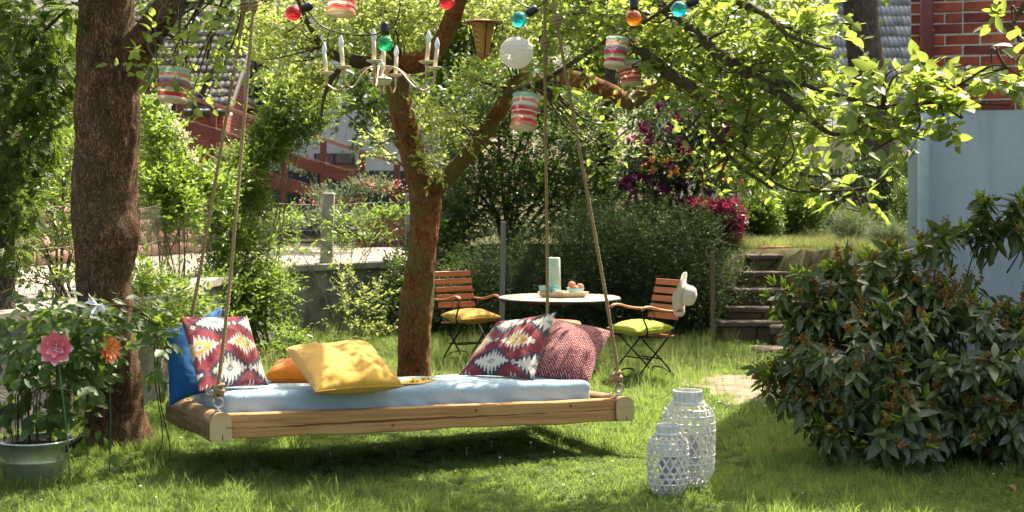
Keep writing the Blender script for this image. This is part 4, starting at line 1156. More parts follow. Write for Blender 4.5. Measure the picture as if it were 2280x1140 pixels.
shr('dark_shrub', 'dark shrub filling the corner between driveway wall and hedge', 'shrub', gb(960, 19.9), [(900, 640, 18.6, 50, 70, 0.35), (975, 560, 19.6, 70, 80, 0.5), (1010, 650, 19.0, 50, 80, 0.4), (870, 700, 18.3, 40, 40, 0.3), (1000, 480, 20, 60, 60, 0.5)],
    1100, 8, 0.075, M['dark_leaf'], M['twig'], width=0.45, twig_len=0.28)
hb = [(x, y, Yh, 75, r, 0.55) for x, y, Yh, r in ((1050, 655, 18.3, 85), (1130, 640, 18.3, 95), (1210, 620, 18.3, 105), (1290, 615, 18.2, 115), (1370, 600, 18.2, 120), (1450, 590, 18.2, 120), (1530, 600, 18.1, 105), (1590, 640, 17.9, 60), (1420, 520, 19.0, 50), (1540, 530, 18.9, 50), (1330, 510, 19.0, 50))]
shr('yew_hedge', 'long dark feathery hedge along the bank behind the table', 'hedge', gb(1320, 18.5), hb, 5200, 10, 0.055, M['yew_leaf'], M['twig'], width=0.28, twig_len=0.26, up=0.15, rnd=0.7, shell=0.3, flat=0.7, stem_r=0.02)
# rhododendron and azaleas
rb = [(1530, 280, 20.5, 110, 70, 0.6), (1450, 330, 20.2, 60, 90, 0.5), (1600, 310, 20.6, 90, 80, 0.6), (1520, 380, 20.2, 110, 60, 0.6), (1430, 430, 19.8, 50, 45, 0.4), (1480, 460, 19.6, 50, 40, 0.3), (1660, 260, 20.6, 60, 60, 0.5)]
rh = shr('rhododendron', 'large dark rhododendron with purple flower heads on the bank', 'shrub', gb(1512, 20.0), rb, 620, 8, 0.13, M['rhodo_leaf'], M['bark_grey'], width=0.3, twig_len=0.14, spread=1.3, flat=0.0, stem_r=0.05)
def flower_heads(parent, blobs, n, nf, rad, size, mat, name='flower_head', front=0.6, each=True):
    for _ in range(n):
        c, r = blobs[int(rng.integers(len(blobs)))]
        u = rand_dirs(1)[0]; u[1] = -abs(u[1]) * front - 0.2; u = nrm(u)
        p0 = c + u * r * rng.uniform(0.9, 1.08)
        dd_ = nrm(rand_dirs(nf) + u * 0.4)
        V, Fs = leaves(p0 + dd_ * rad * 0.3, dd_, rand_dirs(nf), np.full(nf, size) * rng.uniform(0.7, 1.2, nf), 0.8)
        obj(name, (V, Fs), mat, parent, smooth=False)
flower_heads(rh, [pblob(*b) for b in rb], 62, 16, 0.09, 0.075, M['purple_petal'])
az = shr('azalea', 'orange flowering azalea under the dark rhododendron', 'shrub', gb(1560, 19.6), [(1470, 370, 19.7, 40, 30, 0.3), (1590, 390, 19.7, 70, 30, 0.3), (1650, 400, 19.8, 40, 35, 0.3)], 320, 6, 0.06, M['privet_leaf'], M['twig'], twig_len=0.15)
flower_heads(az, [pblob(1470, 370, 19.6, 40, 30, 0.3), pblob(1590, 390, 19.6, 70, 30, 0.3)], 15, 9, 0.05, 0.042, M['orange_petal'])
ab = [(1560, 470, 19.3, 45, 28, 0.35), (1610, 480, 19.3, 48, 38, 0.35), (1630, 515, 19.2, 25, 25, 0.25), (1570, 500, 19.4, 40, 30, 0.3)]
azp = shr('azalea', 'rounded magenta azalea beside the clipped green shrubs', 'shrub', gb(1590, 19.4), ab, 420, 6, 0.045, M['dark_leaf'], M['twig'], twig_len=0.12, stem_r=0.02)
bl = [pblob(*b) for b in ab]
st, d, ln = twigs_in_blobs(bl, 1700, 0.045, 0.3, 0.5, 0.12)
pos, ld, lu, L = twig_leaves(st, d, ln, 5, 0.042, spread=1.2, flat=0)
obj('blossom', leaves(pos, ld, lu, L, 0.75), M['azalea_petal'], azp, smooth=False, kind='stuff')
shr('clipped_shrub', 'round clipped bright green shrub next to the magenta azalea', 'shrub', gb(1690, 21.0), [(1690, 480, 21, 42, 50, 0.35), (1675, 500, 20.9, 35, 35, 0.3), (1705, 500, 20.9, 30, 40, 0.3)], 900, 8, 0.055, M['box_leaf'], M['twig'], twig_len=0.14, up=0.8, shell=0.2, rnd=0.5)
shr('clipped_shrub', 'wider round dark green shrub nearer the iron fence', 'shrub', gb(1775, 22.0), [(1770, 470, 22, 48, 48, 0.4), (1795, 480, 22, 38, 40, 0.35), (1750, 485, 22, 30, 38, 0.3)], 950, 8, 0.055, M['box_leaf'], M['twig'], twig_len=0.14, up=0.7, shell=0.2, rnd=0.5)
shr('grey_shrub', 'airy grey green lavender shrub on the terrace edge', 'shrub', gb(1897, 19.5), [(1897, 515, 19.5, 34, 30, 0.25)], 420, 8, 0.05, M['sage_leaf'], M['green_stem'], width=0.18, twig_len=0.22, up=1.1, rnd=0.4, stem_r=0.008)
shr('grey_shrub', 'low grey green shrub beside the blue plinth corner', 'shrub', gb(1975, 18.4), [(1975, 540, 18.4, 42, 24, 0.25)], 420, 8, 0.05, M['sage_leaf'], M['green_stem'], width=0.18, twig_len=0.22, up=1.1, rnd=0.4, stem_r=0.008)
shr('ivy_hedge', 'dark leafy hedge growing through the iron fence', 'hedge', gb(1900, 25.6), [(1840, 440, 25.6, 50, 50, 0.3), (1920, 430, 25.6, 50, 55, 0.3), (1990, 440, 25.6, 40, 60, 0.3), (1960, 390, 25.7, 60, 22, 0.3), (1720, 420, 26, 70, 50, 0.3)], 1000, 7, 0.09, M['dark_leaf'], M['twig'], twig_len=0.25)
shr('light_shrub', 'small yellow green shrub by the house corner', 'shrub', gb(2010, 24), [(2008, 372, 24, 16, 14, 0.2), (2010, 470, 22, 18, 60, 0.2)], 260, 8, 0.06, M['box_leaf'], M['twig'], twig_len=0.2)

# bright shrubs on the left
wb = lambda px, Y, z=0.0: np.array((P(px, 0, Y)[0], Y, z))
shr('privet_shrub', 'tall arching light green shrub in front of the ramp railing', 'shrub', wb(540, 16.5), [(655, 265, 17, 70, 60, 0.45), (600, 330, 16.8, 55, 50, 0.4), (705, 220, 17.2, 42, 38, 0.3), (530, 400, 16.4, 45, 60, 0.35), (630, 200, 17.1, 35, 25, 0.25), (490, 520, 16, 50, 70, 0.35), (560, 460, 16.6, 40, 40, .3)],
    2400, 8, 0.06, M['privet_leaf'], M['green_stem'], width=0.42, twig_len=0.18, up=0.5, stem_r=0.011)
shr('leafy_shrub', 'sunlit yellow green shrub right of the thick trunk', 'shrub', wb(390, 14.0), [(355, 320, 14.2, 38, 55, 0.35), (405, 395, 14.4, 35, 35, 0.3), (345, 450, 13.8, 30, 60, 0.3), (470, 430, 14.6, 45, 35, 0.35), (400, 470, 14, 45, 40, 0.3), (335, 260, 14.2, 20, 35, 0.2), (380, 420, 14, 40, 50, 0.3)],
    1000, 7, 0.075, M['lush_leaf'], M['green_stem'], width=0.45, twig_len=0.18, up=0.5, stem_r=0.015)
shr('leafy_shrub', 'bright leafy shrub against the concrete retaining wall', 'shrub', wb(590, 16.4), [(550, 570, 16.2, 45, 50, 0.3), (600, 650, 16.2, 40, 40, 0.3), (560, 700, 16, 50, 50, 0.3), (500, 650, 15.8, 50, 70, 0.3), (460, 700, 15.4, 50, 60, 0.3)],
    1250, 7, 0.07, M['lush_leaf'], M['green_stem'], width=0.42, twig_len=0.26, up=0.4)
shr('fence_climber', 'light green climber sprawling over the fence by the concrete post', 'climber', wb(760, 18.2), [(790, 500, 18.4, 70, 20, 0.2), (850, 485, 18.6, 45, 18, 0.2), (690, 500, 18.3, 30, 14, 0.15), (600, 500, 18, 50, 30, 0.2), (830, 535, 18.8, 45, 14, 0.2), (760, 545, 18.3, 30, 18, 0.15), (660, 560, 18, 30, 20, 0.2), (735, 600, 18.0, 25, 18, .1), (890, 470, 18.8, 30, 22, .2)],
    230, 7, 0.075, M['lush_leaf'], M['green_stem'], width=0.36, twig_len=0.2, up=0.6, stem_r=0.008)
shr('wall_plant', 'pale leafed plant climbing the concrete wall left of the forked tree', 'plant', wb(790, 17.6), [(770, 640, 17.4, 25, 50, 0.15), (760, 700, 17.3, 30, 40, 0.15), (820, 680, 17.5, 45, 40, 0.2), (850, 640, 17.8, 30, 20, 0.15), (850, 740, 17.4, 35, 30, 0.15), (790, 750, 17.2, 50, 22, 0.2)],
    120, 7, 0.06, M['spray_leaf'], M['green_stem'], width=0.42, twig_len=0.18, up=0.5, stem_r=0.006)
shr('flower_border', 'low pink flowered plants below the ramp', 'plant', np.array((P(760, 0, 25)[0], 25, DZ)), [(830, 420, 25.8, 50, 20, 0.3), (740, 440, 25.8, 60, 20, 0.3), (650, 500, 24, 60, 20, 0.3), (760, 490, 24.5, 70, 20, 0.3), (690, 380, 27.6, 30, 14, .2)], 500, 6, 0.07, M['sage_leaf'], M['green_stem'], twig_len=0.2, up=0.8, stem_r=0.008)
bl = [pblob(850, 415, 25.6, 55, 14, 0.3), pblob(700, 455, 25.6, 60, 8, 0.3)]
st, d, ln = twigs_in_blobs(bl, 45, 0.1, 0.6, 0.7, 0.4); pos, ld, lu, L = twig_leaves(st, d, ln, 4, 0.05)
tag(obj('pink_blossoms', leaves(pos, ld, lu, L, 0.7), M['pink_petal_small'], None, smooth=False, kind='stuff', loc=P(800, 440, 25.6)), 'pink blossoms in front of the red ramp planks', 'flowers')
sp = shr('sapling', 'thin stemmed sapling behind the fence left of the thick trunk', 'sapling', np.array((P(145, 0, 12.6)[0], 12.6, DZ)), [(120, 440, 12.6, 60, 60, 0.35), (90, 540, 12.5, 50, 40, 0.3), (160, 560, 12.6, 30, 60, 0.2), (60, 480, 12.6, 40, 60, 0.3), (140, 340, 12.8, 50, 50, 0.3), (110, 620, 12.4, 60, 25, 0.2)],
    330, 6, 0.075, M['lush_leaf'], M['twig'], twig_len=0.2, stem_r=0.018)
shr('leafy_shrub', 'green shrub behind the conifer at the driveway edge', 'shrub', np.array((P(120, 0, 20)[0], 24, DZ)), [(110, 300, 24, 90, 100, 0.8), (40, 400, 24, 80, 60, 0.8), (140, 180, 24, 70, 100, 0.8), (290, 330, 24, 30, 80, .6)], 1000, 7, 0.12, M['lush_leaf'], M['twig'], twig_len=0.4)
shr('low_plant', 'low green plants at the foot of the retaining wall', 'plant', wb(440, 13.5), [(330, 640, 12.6, 40, 30, 0.25), (400, 700, 12.8, 45, 45, 0.25), (350, 720, 12.2, 35, 30, 0.2), (640, 770, 15.2, 30, 18, 0.2)], 520, 7, 0.065, M['lush_leaf'], M['green_stem'], twig_len=0.2, stem_r=0.006)

# creamy flower heads in the sunlit shrub
for k, (px, py) in enumerate(((373, 235), (395, 285), (415, 310), (430, 350))):
    p0 = P(px, py, 13.7)
    dd_ = nrm(rng.normal(size=(60, 3)) + (0, -0.6, 0.5))
    V, Fs = leaves(p0 + dd_ * rng.uniform(0.0, 0.07, 60)[:, None] * (0.7, 0.7, 1.2), dd_, rand_dirs(60), np.full(60, 0.022), 0.9)
    mb = MB(); mb.tube(spline([p0 + (0, 0.35, -0.25), p0 + (0, 0.15, -0.08), p0], 6), 0.004, 5)
    t = thing('blossom_head', 'creamy white blossom head in the sunlit shrub right of the thick trunk', 'flower', p0, group='creamy blossom heads in the shrub')
    obj('petal', (V, Fs), M['cream_petal'], t, smooth=False); obj('stem', mb, M['green_stem'], t)

# ------------------------------------------------------------------ evergreen bush on the right
EB = P(2060, 1000, 9.9); EB[2] = 0
bush = thing('evergreen_bush', 'large glossy dark evergreen bush with brown seed heads before the blue plinth', 'bush', EB)
lb = [pblob(2080, 800, 9.85, 230, 170, 0.75), pblob(1880, 790, 9.8, 160, 150, 0.65), pblob(1960, 680, 9.95, 200, 100, 0.6), pblob(2170, 745, 9.95, 170, 105, 0.6), pblob(1990, 920, 9.6, 230, 95, 0.6), pblob(2220, 900, 9.6, 170, 110, 0.6),
      pblob(1790, 850, 9.75, 80, 70, 0.35), pblob(1800, 700, 9.9, 70, 70, 0.4), pblob(2100, 660, 10.0, 110, 40, 0.3), pblob(2330, 840, 9.8, 150, 170, 0.7), pblob(2160, 980, 9.4, 160, 40, 0.35), pblob(1860, 620, 10, 60, 40, 0.3), pblob(1740, 870, 9.75, 45, 30, 0.2)]
# a few loose shoots above the dome
shoots = [(2160, 590, 2195, 470), (2200, 560, 2130, 520), (2230, 540, 2275, 470), (2190, 520, 2240, 505), (2080, 580, 2050, 545), (2120, 570, 2095, 520), (1960, 600, 1940, 575), (1850, 640, 1780, 610), (1900, 610, 1860, 590), (2270, 560, 2278, 520), (2010, 590, 1985, 555), (1800, 690, 1730, 640), (1760, 720, 1722, 665), (1780, 830, 1700, 845), (1760, 860, 1690, 820), (2195, 470, 2185, 455), (2240, 505, 2275, 440)]
mb = MB(); W = []
for (a, b, c, e) in shoots:
    p0, p1 = P(a, b, 9.8), P(c, e, 9.7 + rng.uniform(-.1, .1))
    mb.tube(spline([P(2080 * .15 + a * .85, 780 * .15 + b * .85 + 15, 9.85), p0, p1], 10), np.linspace(0.006, 0.003, 10), 6)
    for f in (0.5, 0.75, 1.0): W.append((p0 + (p1 - p0) * f, nrm(p1 - p0 + rng.normal(0, .15, 3))))
C = np.array([b[0] for b in lb]); R = np.array([b[1] for b in lb])
nW = 640
w = (R.prod(1)) ** 0.7; i = rng.choice(len(lb), nW, p=w / w.sum())
u = rand_dirs(nW); u[:, 1] = np.where(rng.uniform(size=nW) < 0.6, -np.abs(u[:, 1]), u[:, 1]); r = rng.uniform(0.55, 1.0, nW) ** 0.4
wp = C[i] + u * R[i] * (r * (1 + 0.15 * wob(C[i] + u * R[i], 3)))[:, None]
wp[:, 2] = np.maximum(wp[:, 2], 0.10)
wp[:, 1] = np.minimum(wp[:, 1], HY - 0.25 - 0.296 * np.maximum(0, wp[:, 0] - HX))
wd = nrm(u * 0.7 + np.array((0, -0.1, 0.55)) + 0.3 * rng.normal(size=(nW, 3)))
wp = np.vstack([wp, [x[0] for x in W]]); wd = np.vstack([wd, [x[1] for x in W]])
nW = len(wp); kk = 9
ang_ = rng.uniform(0, 6.28, (nW, 1)) + np.arange(kk)[None] * 2.4
sx_ = nrm(np.cross(wd, (0.3, 0.2, 1.0))); sy_ = np.cross(wd, sx_)
rad_ = sx_[:, None] * np.cos(ang_)[..., None] + sy_[:, None] * np.sin(ang_)[..., None]
up_f = np.linspace(-0.25, 0.75, kk)[None, :, None]
ld = nrm(rad_ + wd[:, None] * up_f + np.array((0, -0.1, -0.5)) + 0.2 * rng.normal(size=(nW, kk, 3)))
pos = wp[:, None] - wd[:, None] * (np.linspace(0.09, 0.0, kk)[None, :, None])
lu = wd[:, None] * 0.8 + np.array((0, 0, 0.5)) + 0.2 * rng.normal(size=(nW, kk, 3))
L = rng.uniform(0.11, 0.18, (nW, kk)) * np.linspace(1.05, 0.7, kk)[None] * rng.uniform(0.65, 1.2, (nW, 1))
pos, ld, lu, L = pos.reshape(-1, 3), ld.reshape(-1, 3), lu.reshape(-1, 3), L.reshape(-1)
hs = pick_hero(pos, 290); rest = np.setdiff1d(np.arange(len(pos)), hs)
obj('foliage', leaves(pos[rest], ld[rest], lu[rest], L[rest], 0.40, 0.10, 0.2), M['laurel_leaf'], bush, smooth=False, kind='stuff')
lV, lF = leaf_shape(0.40, 0.10, 0.2, 4)
hero_leaves('leaf', pos, ld, lu, L, hs, make_mesh('leaf', lV, lF, M['laurel_leaf']), bush)
sel = rng.choice(nW, 190, replace=False); sel = np.r_[sel, np.arange(nW - len(W), nW)]
p_, d_, u_, l_ = [], [], [], []
for s_ in sel:
    for q in range(6):
        dd_ = nrm(wd[s_] + (0, 0, 0.4) + 0.45 * rng.normal(size=3)); p_.append(wp[s_] + wd[s_] * 0.02); d_.append(dd_); u_.append(rand_dirs(1)[0]); l_.append(rng.uniform(0.06, 0.11))
obj('new_growth', leaves(np.array(p_), np.array(d_), np.array(u_), np.array(l_), 0.26, 0.15, 0.05), M['new_leaf'], bush, smooth=False, kind='stuff')
sel = rng.choice(nW, 270, replace=False)
p_, d_, l_ = [], [], []
for s_ in sel:
    for q in range(5):
        ax = nrm(wd[s_] * 0.8 + (0, 0, 0.5) + 0.35 * rng.normal(size=3)); ln_ = rng.uniform(0.06, 0.12)
        for e in range(9):
            p_.append(wp[s_] + wd[s_] * 0.02 + ax * ln_ * (e + 2) / 10 + rng.normal(0, 0.006, 3)); d_.append(rand_dirs(1)[0]); l_.append(rng.uniform(0.014, 0.024))
p_, d_, l_ = np.array(p_), np.array(d_), np.array(l_)
obj('seed_head', leaves(p_, d_, rand_dirs(len(p_)), l_, 0.8, 0.2, 0.1), M['seed_brown'], bush, smooth=False, kind='stuff')
for c, r_ in lb:
    for q in range(5):
        e = c + rand_dirs(1)[0] * r_ * 0.85; e[1] = min(e[1], HY - .2); e[2] = max(e[2], .1)
        b0 = EB + rng.normal(0, 0.15, 3) * (1, 1, 0)
        mb.tube(spline([b0, (b0 + e) / 2 + (0, 0, -0.05), e], 10), np.linspace(0.018, 0.004, 10), 6)
obj('stem', mb, M['twig'], bush)

# ------------------------------------------------------------------ galvanised tub and climber
TB = P(78, 1070, GY(1072)); TB[2] = 0.0
t = thing('metal_tub', 'round galvanised metal tub with side handles beside the thick trunk', 'tub', TB)
def m_zinc():
    tt = NT('zinc'); v = tt.coords()
    n1 = tt.noise(v, 9, 5, 0.6); n2 = tt.noise(tt.coords('Object', (4, 4, 14)), 2, 4)
    c = tt.ramp(n1, [(0.3, (0.52, 0.54, 0.53)), (0.7, (0.74, 0.76, 0.75))])
    rgh = tt.ramp(n2, [(0.3, (0.22, 0.22, 0.22)), (0.7, (0.4, 0.4, 0.4))])
    return tt.finish(tt.bsdf(c, rgh, 0.88, 0.5, n1, 0.1, 0.01))
M['zinc'] = m_zinc()
mb = MB(); mb.lathe([(0.0, 0.004), (0.165, 0.004), (0.172, 0.012), (0.200, 0.13), (0.203, 0.135), (0.203, 0.142), (0.202, 0.148), (0.219, 0.243), (0.226, 0.246), (0.228, 0.252), (0.225, 0.258), (0.216, 0.256), (0.205, 0.20)], 48, TB)
obj('tub_body', mb, M['zinc'], t)
for sg in (-1, 1):
    c = TB + (sg * 0.222, -0.03, 0.225)
    mb = MB(); mb.tube(spline([c + (0, -0.07, -0.01), c + (sg * 0.05, -0.05, 0.035), c + (sg * 0.06, 0, 0.05), c + (sg * 0.05, 0.05, 0.035), c + (0, 0.07, -0.01)], 16), 0.009, 8)
    for e in (-0.07, 0.07): mb.box(c + (0, e, -0.01), (0.012, 0.03, 0.04))
    obj('handle', mb, M['iron_black'], t)
mb = MB(); mb.lathe([(0.0, 0.22), (0.1, 0.218), (0.208, 0.21)], 30, TB); V, Fs = mb.arrays(); V[:, 2] += 0.012 * wob(V, 25)
obj('soil', (V, Fs), m_plain('potting_soil', (0.035, 0.024, 0.016), 0.95, bump=0.8, bscale=60, bd=0.02), t)
cl = thing('climbing_plant', 'bushy broad leaved climber growing from the metal tub', 'plant', TB + (0, 0, 0.215))
cbl = [(90, 720, 9.15, 75, 50, 0.3), (40, 770, 9.1, 50, 60, 0.25), (160, 740, 9.1, 60, 60, 0.25), (120, 800, 9.05, 70, 60, 0.25), (220, 710, 9.2, 40, 30, 0.2), (280, 690, 9.3, 40, 25, 0.15), (335, 720, 9.35, 28, 40, 0.12), (180, 840, 9.0, 40, 60, 0.2), (65, 850, 9.0, 40, 40, 0.2), (200, 930, 9.0, 22, 40, 0.1), (350, 790, 9.3, 22, 50, 0.1), (240, 760, 9.2, 30, 40, .15), (110, 890, 9.0, 40, 25, .15), (60, 920, 8.95, 45, 30, .15), (135, 935, 8.95, 40, 28, .15), (20, 900, 9.0, 25, 40, .15)]
bl = [pblob(*b) for b in cbl]
st, d, ln = twigs_in_blobs(bl, 270, 0.16, 0.1, 0.9, 0.6)
pos, ld, lu, L = twig_leaves(st, d, ln, 4, 0.098)
ld = nrm(ld + np.array((0, -0.15, -0.65))); lu = lu * 0.6 + np.array((0.1, -0.7, 0.5))
hs = pick_hero(pos, 300); rest = np.setdiff1d(np.arange(len(pos)), hs)
obj('foliage', leaves(pos[rest], ld[rest], lu[rest], L[rest], 0.62), M['climber_leaf'], cl, smooth=False, kind='stuff')
cV, cF = leaf_shape(0.62, 0.10, 0.16, 4)
hero_leaves('leaf', pos, ld, lu, L, hs, make_mesh('leaf', cV, cF, M['climber_leaf']), cl)
mb = MB()
for c, r_ in bl:
    for q in range(1):
        b0 = TB + (rng.uniform(-.12, .12), rng.uniform(-.1, .1), 0.2); e = c + rand_dirs(1)[0] * r_ * 0.7
        mb.tube(spline([b0, b0 + (0, 0, 0.35), (b0 + e) / 2 + (0, 0, 0.25), e], 14), np.linspace(0.0035, 0.002, 14), 5)
mb.tube(spline([P(150, 700, 9.2), P(230, 680, 9.25), P(300, 685, 9.3), P(345, 730, 9.3), P(352, 820, 9.3), P(358, 900, 9.3), P(378, 990, 9.3), P(372, 1030, 9.3), P(340, 1045, 9.3)], 50), 0.004, 5)
mb.tube(spline([P(345, 730, 9.35), P(346, 850, 9.35), P(362, 960, 9.35), P(352, 1010, 9.35), P(320, 1040, 9.35)], 40), 0.0035, 5)
mb.tube(spline([P(120, 780, 9.1), P(200, 700, 9.2), P(280, 662, 9.25), P(330, 690, 9.3)], 30), 0.004, 5)
obj('stem', mb, M['twig'], cl)
for k, (px, dx) in enumerate(((52, -8), (66, -12), (85, 8), (120, 10))):
    mb = MB(); mb.tube([P(px, 1000, 9.05 + 0.03 * k), P(px + dx, 760, 9.08 + 0.03 * k)], 0.0055, 6); obj('cane', mb, m_plain('cane%d' % k, (0.42, 0.26, 0.11), 0.6), cl)
# white clematis-like bloom
p0 = P(218, 678, 9.0); dd_ = nrm(rng.normal(size=(7, 3)) * (1, 0.4, 1) + (0, -0.5, -0.3))
V, Fs = leaves(np.repeat(p0[None], 7, 0), dd_, rand_dirs(7), np.full(7, 0.085), 0.5, 0.2, 0.3)
o = obj('white_bloom', (V, Fs), M['win_frame'], cl, smooth=False)

# ------------------------------------------------------------------ hanging bed
BO, BR_ = P(485, 915, 8.8), P(1378, 880, 9.91)
bu = nrm(BR_ - BO); bv = np.array((-bu[1], bu[0], 0.0)); bv = nrm(bv / np.linalg.norm(bv) * 1.12 + (0, 0, -0.055))
bv = nrm(bv - bu * np.dot(bu, bv)); bw = np.cross(bu, bv)
BL = float(np.linalg.norm(BR_ - BO)); BW = 1.12
BM = Matrix(((bu[0], bv[0], bw[0], BO[0]), (bu[1], bv[1], bw[1], BO[1]), (bu[2], bv[2], bw[2], BO[2]), (0, 0, 0, 1)))
def bl2w(p): return BO + bu * p[0] + bv * p[1] + bw * p[2]
def on_bed(px, py, zl):
    """point where the line of sight meets the plane zl above the bed frame"""
    o = np.array((0, 0, H)); d = nrm(P(px, py, 1.0) - o)
    tt = np.dot(BO + bw * zl - o, bw) / np.dot(d, bw)
    return o + d * tt
bed = thing('swing_bed', 'hanging wooden beam bed swinging on four ropes under the trees', 'swing bed', M=BM)
M['beam'] = m_wood('beam', (0.47, 0.24, 0.085), (0.63, 0.37, 0.145), 'x', 1.4, 0.7, 0.75)
M['log'] = m_wood('log', (0.28, 0.16, 0.08), (0.44, 0.27, 0.14), 'y', 1.2, 0.8, 0.8)
def loft(mb, prof_fn, ts):
    rows = [np.asarray(prof_fn(t_), float) for t_ in ts]; k = len(rows[0]); fs = []
    for i in range(len(ts) - 1):
        for j in range(k):
            j2 = (j + 1) % k; fs.append((i * k + j, i * k + j2, (i + 1) * k + j2, (i + 1) * k + j))
    fs += [tuple(range(k))[::-1], tuple((len(ts) - 1) * k + j for j in range(k))]
    mb.add(np.vstack(rows), fs); return mb
def beam_prof(x, y0, y1, z0, z1, crack):
    e = 0.004 * math.sin(x * 5 + y0) + 0.003 * math.sin(x * 13 + 1); b = 0.006
    zc = z0 + (z1 - z0) * (0.44 + 0.14 * (x / BL - 0.3) + 0.010 * math.sin(x * 2.1)) + 0.0015 * math.sin(x * 23) + 0.0012 * math.sin(x * 61)
    cw = 1.7 * (0.0012 + 0.0042 * max(0, math.sin(x * 2.0 - 0.6)) + 0.0007 * math.sin(x * 31)) * crack * min(1, 6 * x / BL + 0.3)
    return [(x, y0 + b, z0 + e), (x, y0, z0 + b + e), (x, y0, zc - cw), (x, y0 + 0.022 * crack, zc), (x, y0, zc + cw), (x, y0, z1 - b + e * .5), (x, y0 + b, z1 + e * .5), (x, y1 - b, z1 + e * .5), (x, y1, z1 - b), (x, y1, z0 + b), (x, y1 - b, z0 + e)]
for y, ck in ((0.0, 1.0), (BW, 0.4)):
    o = obj('beam', loft(MB(), lambda x: beam_prof(x, y - 0.058, y + 0.055, -0.165, -0.02, ck), np.linspace(0.060, BL - 0.060, 90)), M['beam'], bed, local=True, sharp=28)
    if y == 0.0:
        mb = MB()
        for (kx, kz) in ((1.08, -0.125), (1.64, -0.055), (2.31, -0.05)):
            mb.lathe([(0, 0.001), (0.005, 0.0012), (0.009, 0.0008), (0.010, -0.002)], 12, (kx, -0.058, kz), np.array([(1.3, 0, 0), (0, 0, -1), (0, 1, 0)]))
        obj('wood_knot', mb, m_plain('knot', (0.20, 0.095, 0.04), 0.8), o, local=True)
def log_prof(y, xc, sq, grow=0.0):
    w, hh = 0.066 + grow, 0.168; r = []
    for a in np.linspace(0, np.pi, 13):                         # rounded top
        ex = 2.0 / (2.6 if sq else 2.0)
        r.append((math.copysign(abs(math.cos(a)) ** ex, math.cos(a)) * w, -0.07 + (0.068 + grow) * math.sin(a) ** ex))
    r += [(-w, -hh + 0.015), (-w + 0.012, -hh - grow), (w - 0.012, -hh - grow), (w, -hh + 0.015)]
    n_ = [1 + 0.03 * math.sin(y * 7 + i * 0.6 + xc) + 0.018 * math.sin(y * 23 + i * 1.9) for i in range(len(r))]
    return [(xc + a * q, y, -0.06 + (b + 0.06) * q) for (a, b), q in zip(r, n_)]
for xc, sq in ((0.0, False), (BL, True)):
    lg = obj('log', loft(MB(), lambda y: log_prof(y, xc, sq), np.linspace(-0.085, BW + 0.10, 60)), M['log'], bed, local=True, sharp=50)
    mb = MB(); pr = np.array(log_prof(-0.088, xc, sq, -0.001)); mb.add(np.vstack([pr, pr + (0, 0.01, 0)]), [tuple(range(len(pr)))[::-1]] + [(i, (i + 1) % len(pr), (i + 1) % len(pr) + len(pr), i + len(pr)) for i in range(len(pr))])
    obj('log_end', mb, M['cut_log'], lg, local=True, smooth=False)
    mb = MB()
    for a_, b_ in ((((0.066 if not sq else -0.02), -0.095), ((0.03 if not sq else -0.021), -0.092)), ((0.01, -0.165), (0.008, -0.135))):
        mb.bar((xc + a_[0], -0.0885, a_[1]), (xc + b_[0], -0.0885, b_[1]), 0.003, 0.004)
    obj('end_crack', mb, m_plain('crack', (0.03, 0.018, 0.01), 0.9), lg, local=True)
for k in range(9):
    x = 0.22 + k * (BL - 0.44) / 8
    mb = MB(); mb.box((x, BW / 2, -0.125), (0.13, BW - 0.12, 0.022)); obj('slat', mb, M['beam'], bed, smooth=False, local=True)
M['steel'] = m_plain('steel', (0.62, 0.62, 0.60), 0.3, metal=0.9, var=0.05)
def m_rope():
    tt = NT('rope'); v = tt.coords('Object'); n1 = tt.noise(v, 160, 3)
    c = tt.ramp(n1, [(0.3, (0.20, 0.135, 0.07)), (0.7, (0.40, 0.29, 0.16))])
    return tt.finish(tt.bsdf(c, 0.9, 0, 0.1, n1, 0.5, 0.003))
M['rope'] = m_rope()
def rope_mb(mb, pts, n, rad=0.0125, pitch=0.075):
    p = spline(pts, n); L_ = np.r_[0, np.cumsum(np.linalg.norm(np.diff(p, axis=0), axis=1))]
    t_ = nrm(np.gradient(p, axis=0)); x = nrm(np.cross(t_, (0.31, 0.83, 0.1))); y = np.cross(t_, x)
    for s_ in range(3):
        a = L_ / pitch * 2 * np.pi + s_ * 2.094
        mb.tube(p + (x * np.cos(a)[:, None] + y * np.sin(a)[:, None]) * rad * 0.52, rad * 0.56, 5)
    return mb
anchors = {(0, 0): [P(565, 12, 9.32), P(574, -112, 9.42)], (0, 1): [P(545, 14, 9.4), P(562, -108, 9.47)], (1, 0): [P(1240, 50, 9.98), P(1208, -178, 10.02)], (1, 1): [P(1213, 100, 10.2), P(1216, -178, 10.08)]}
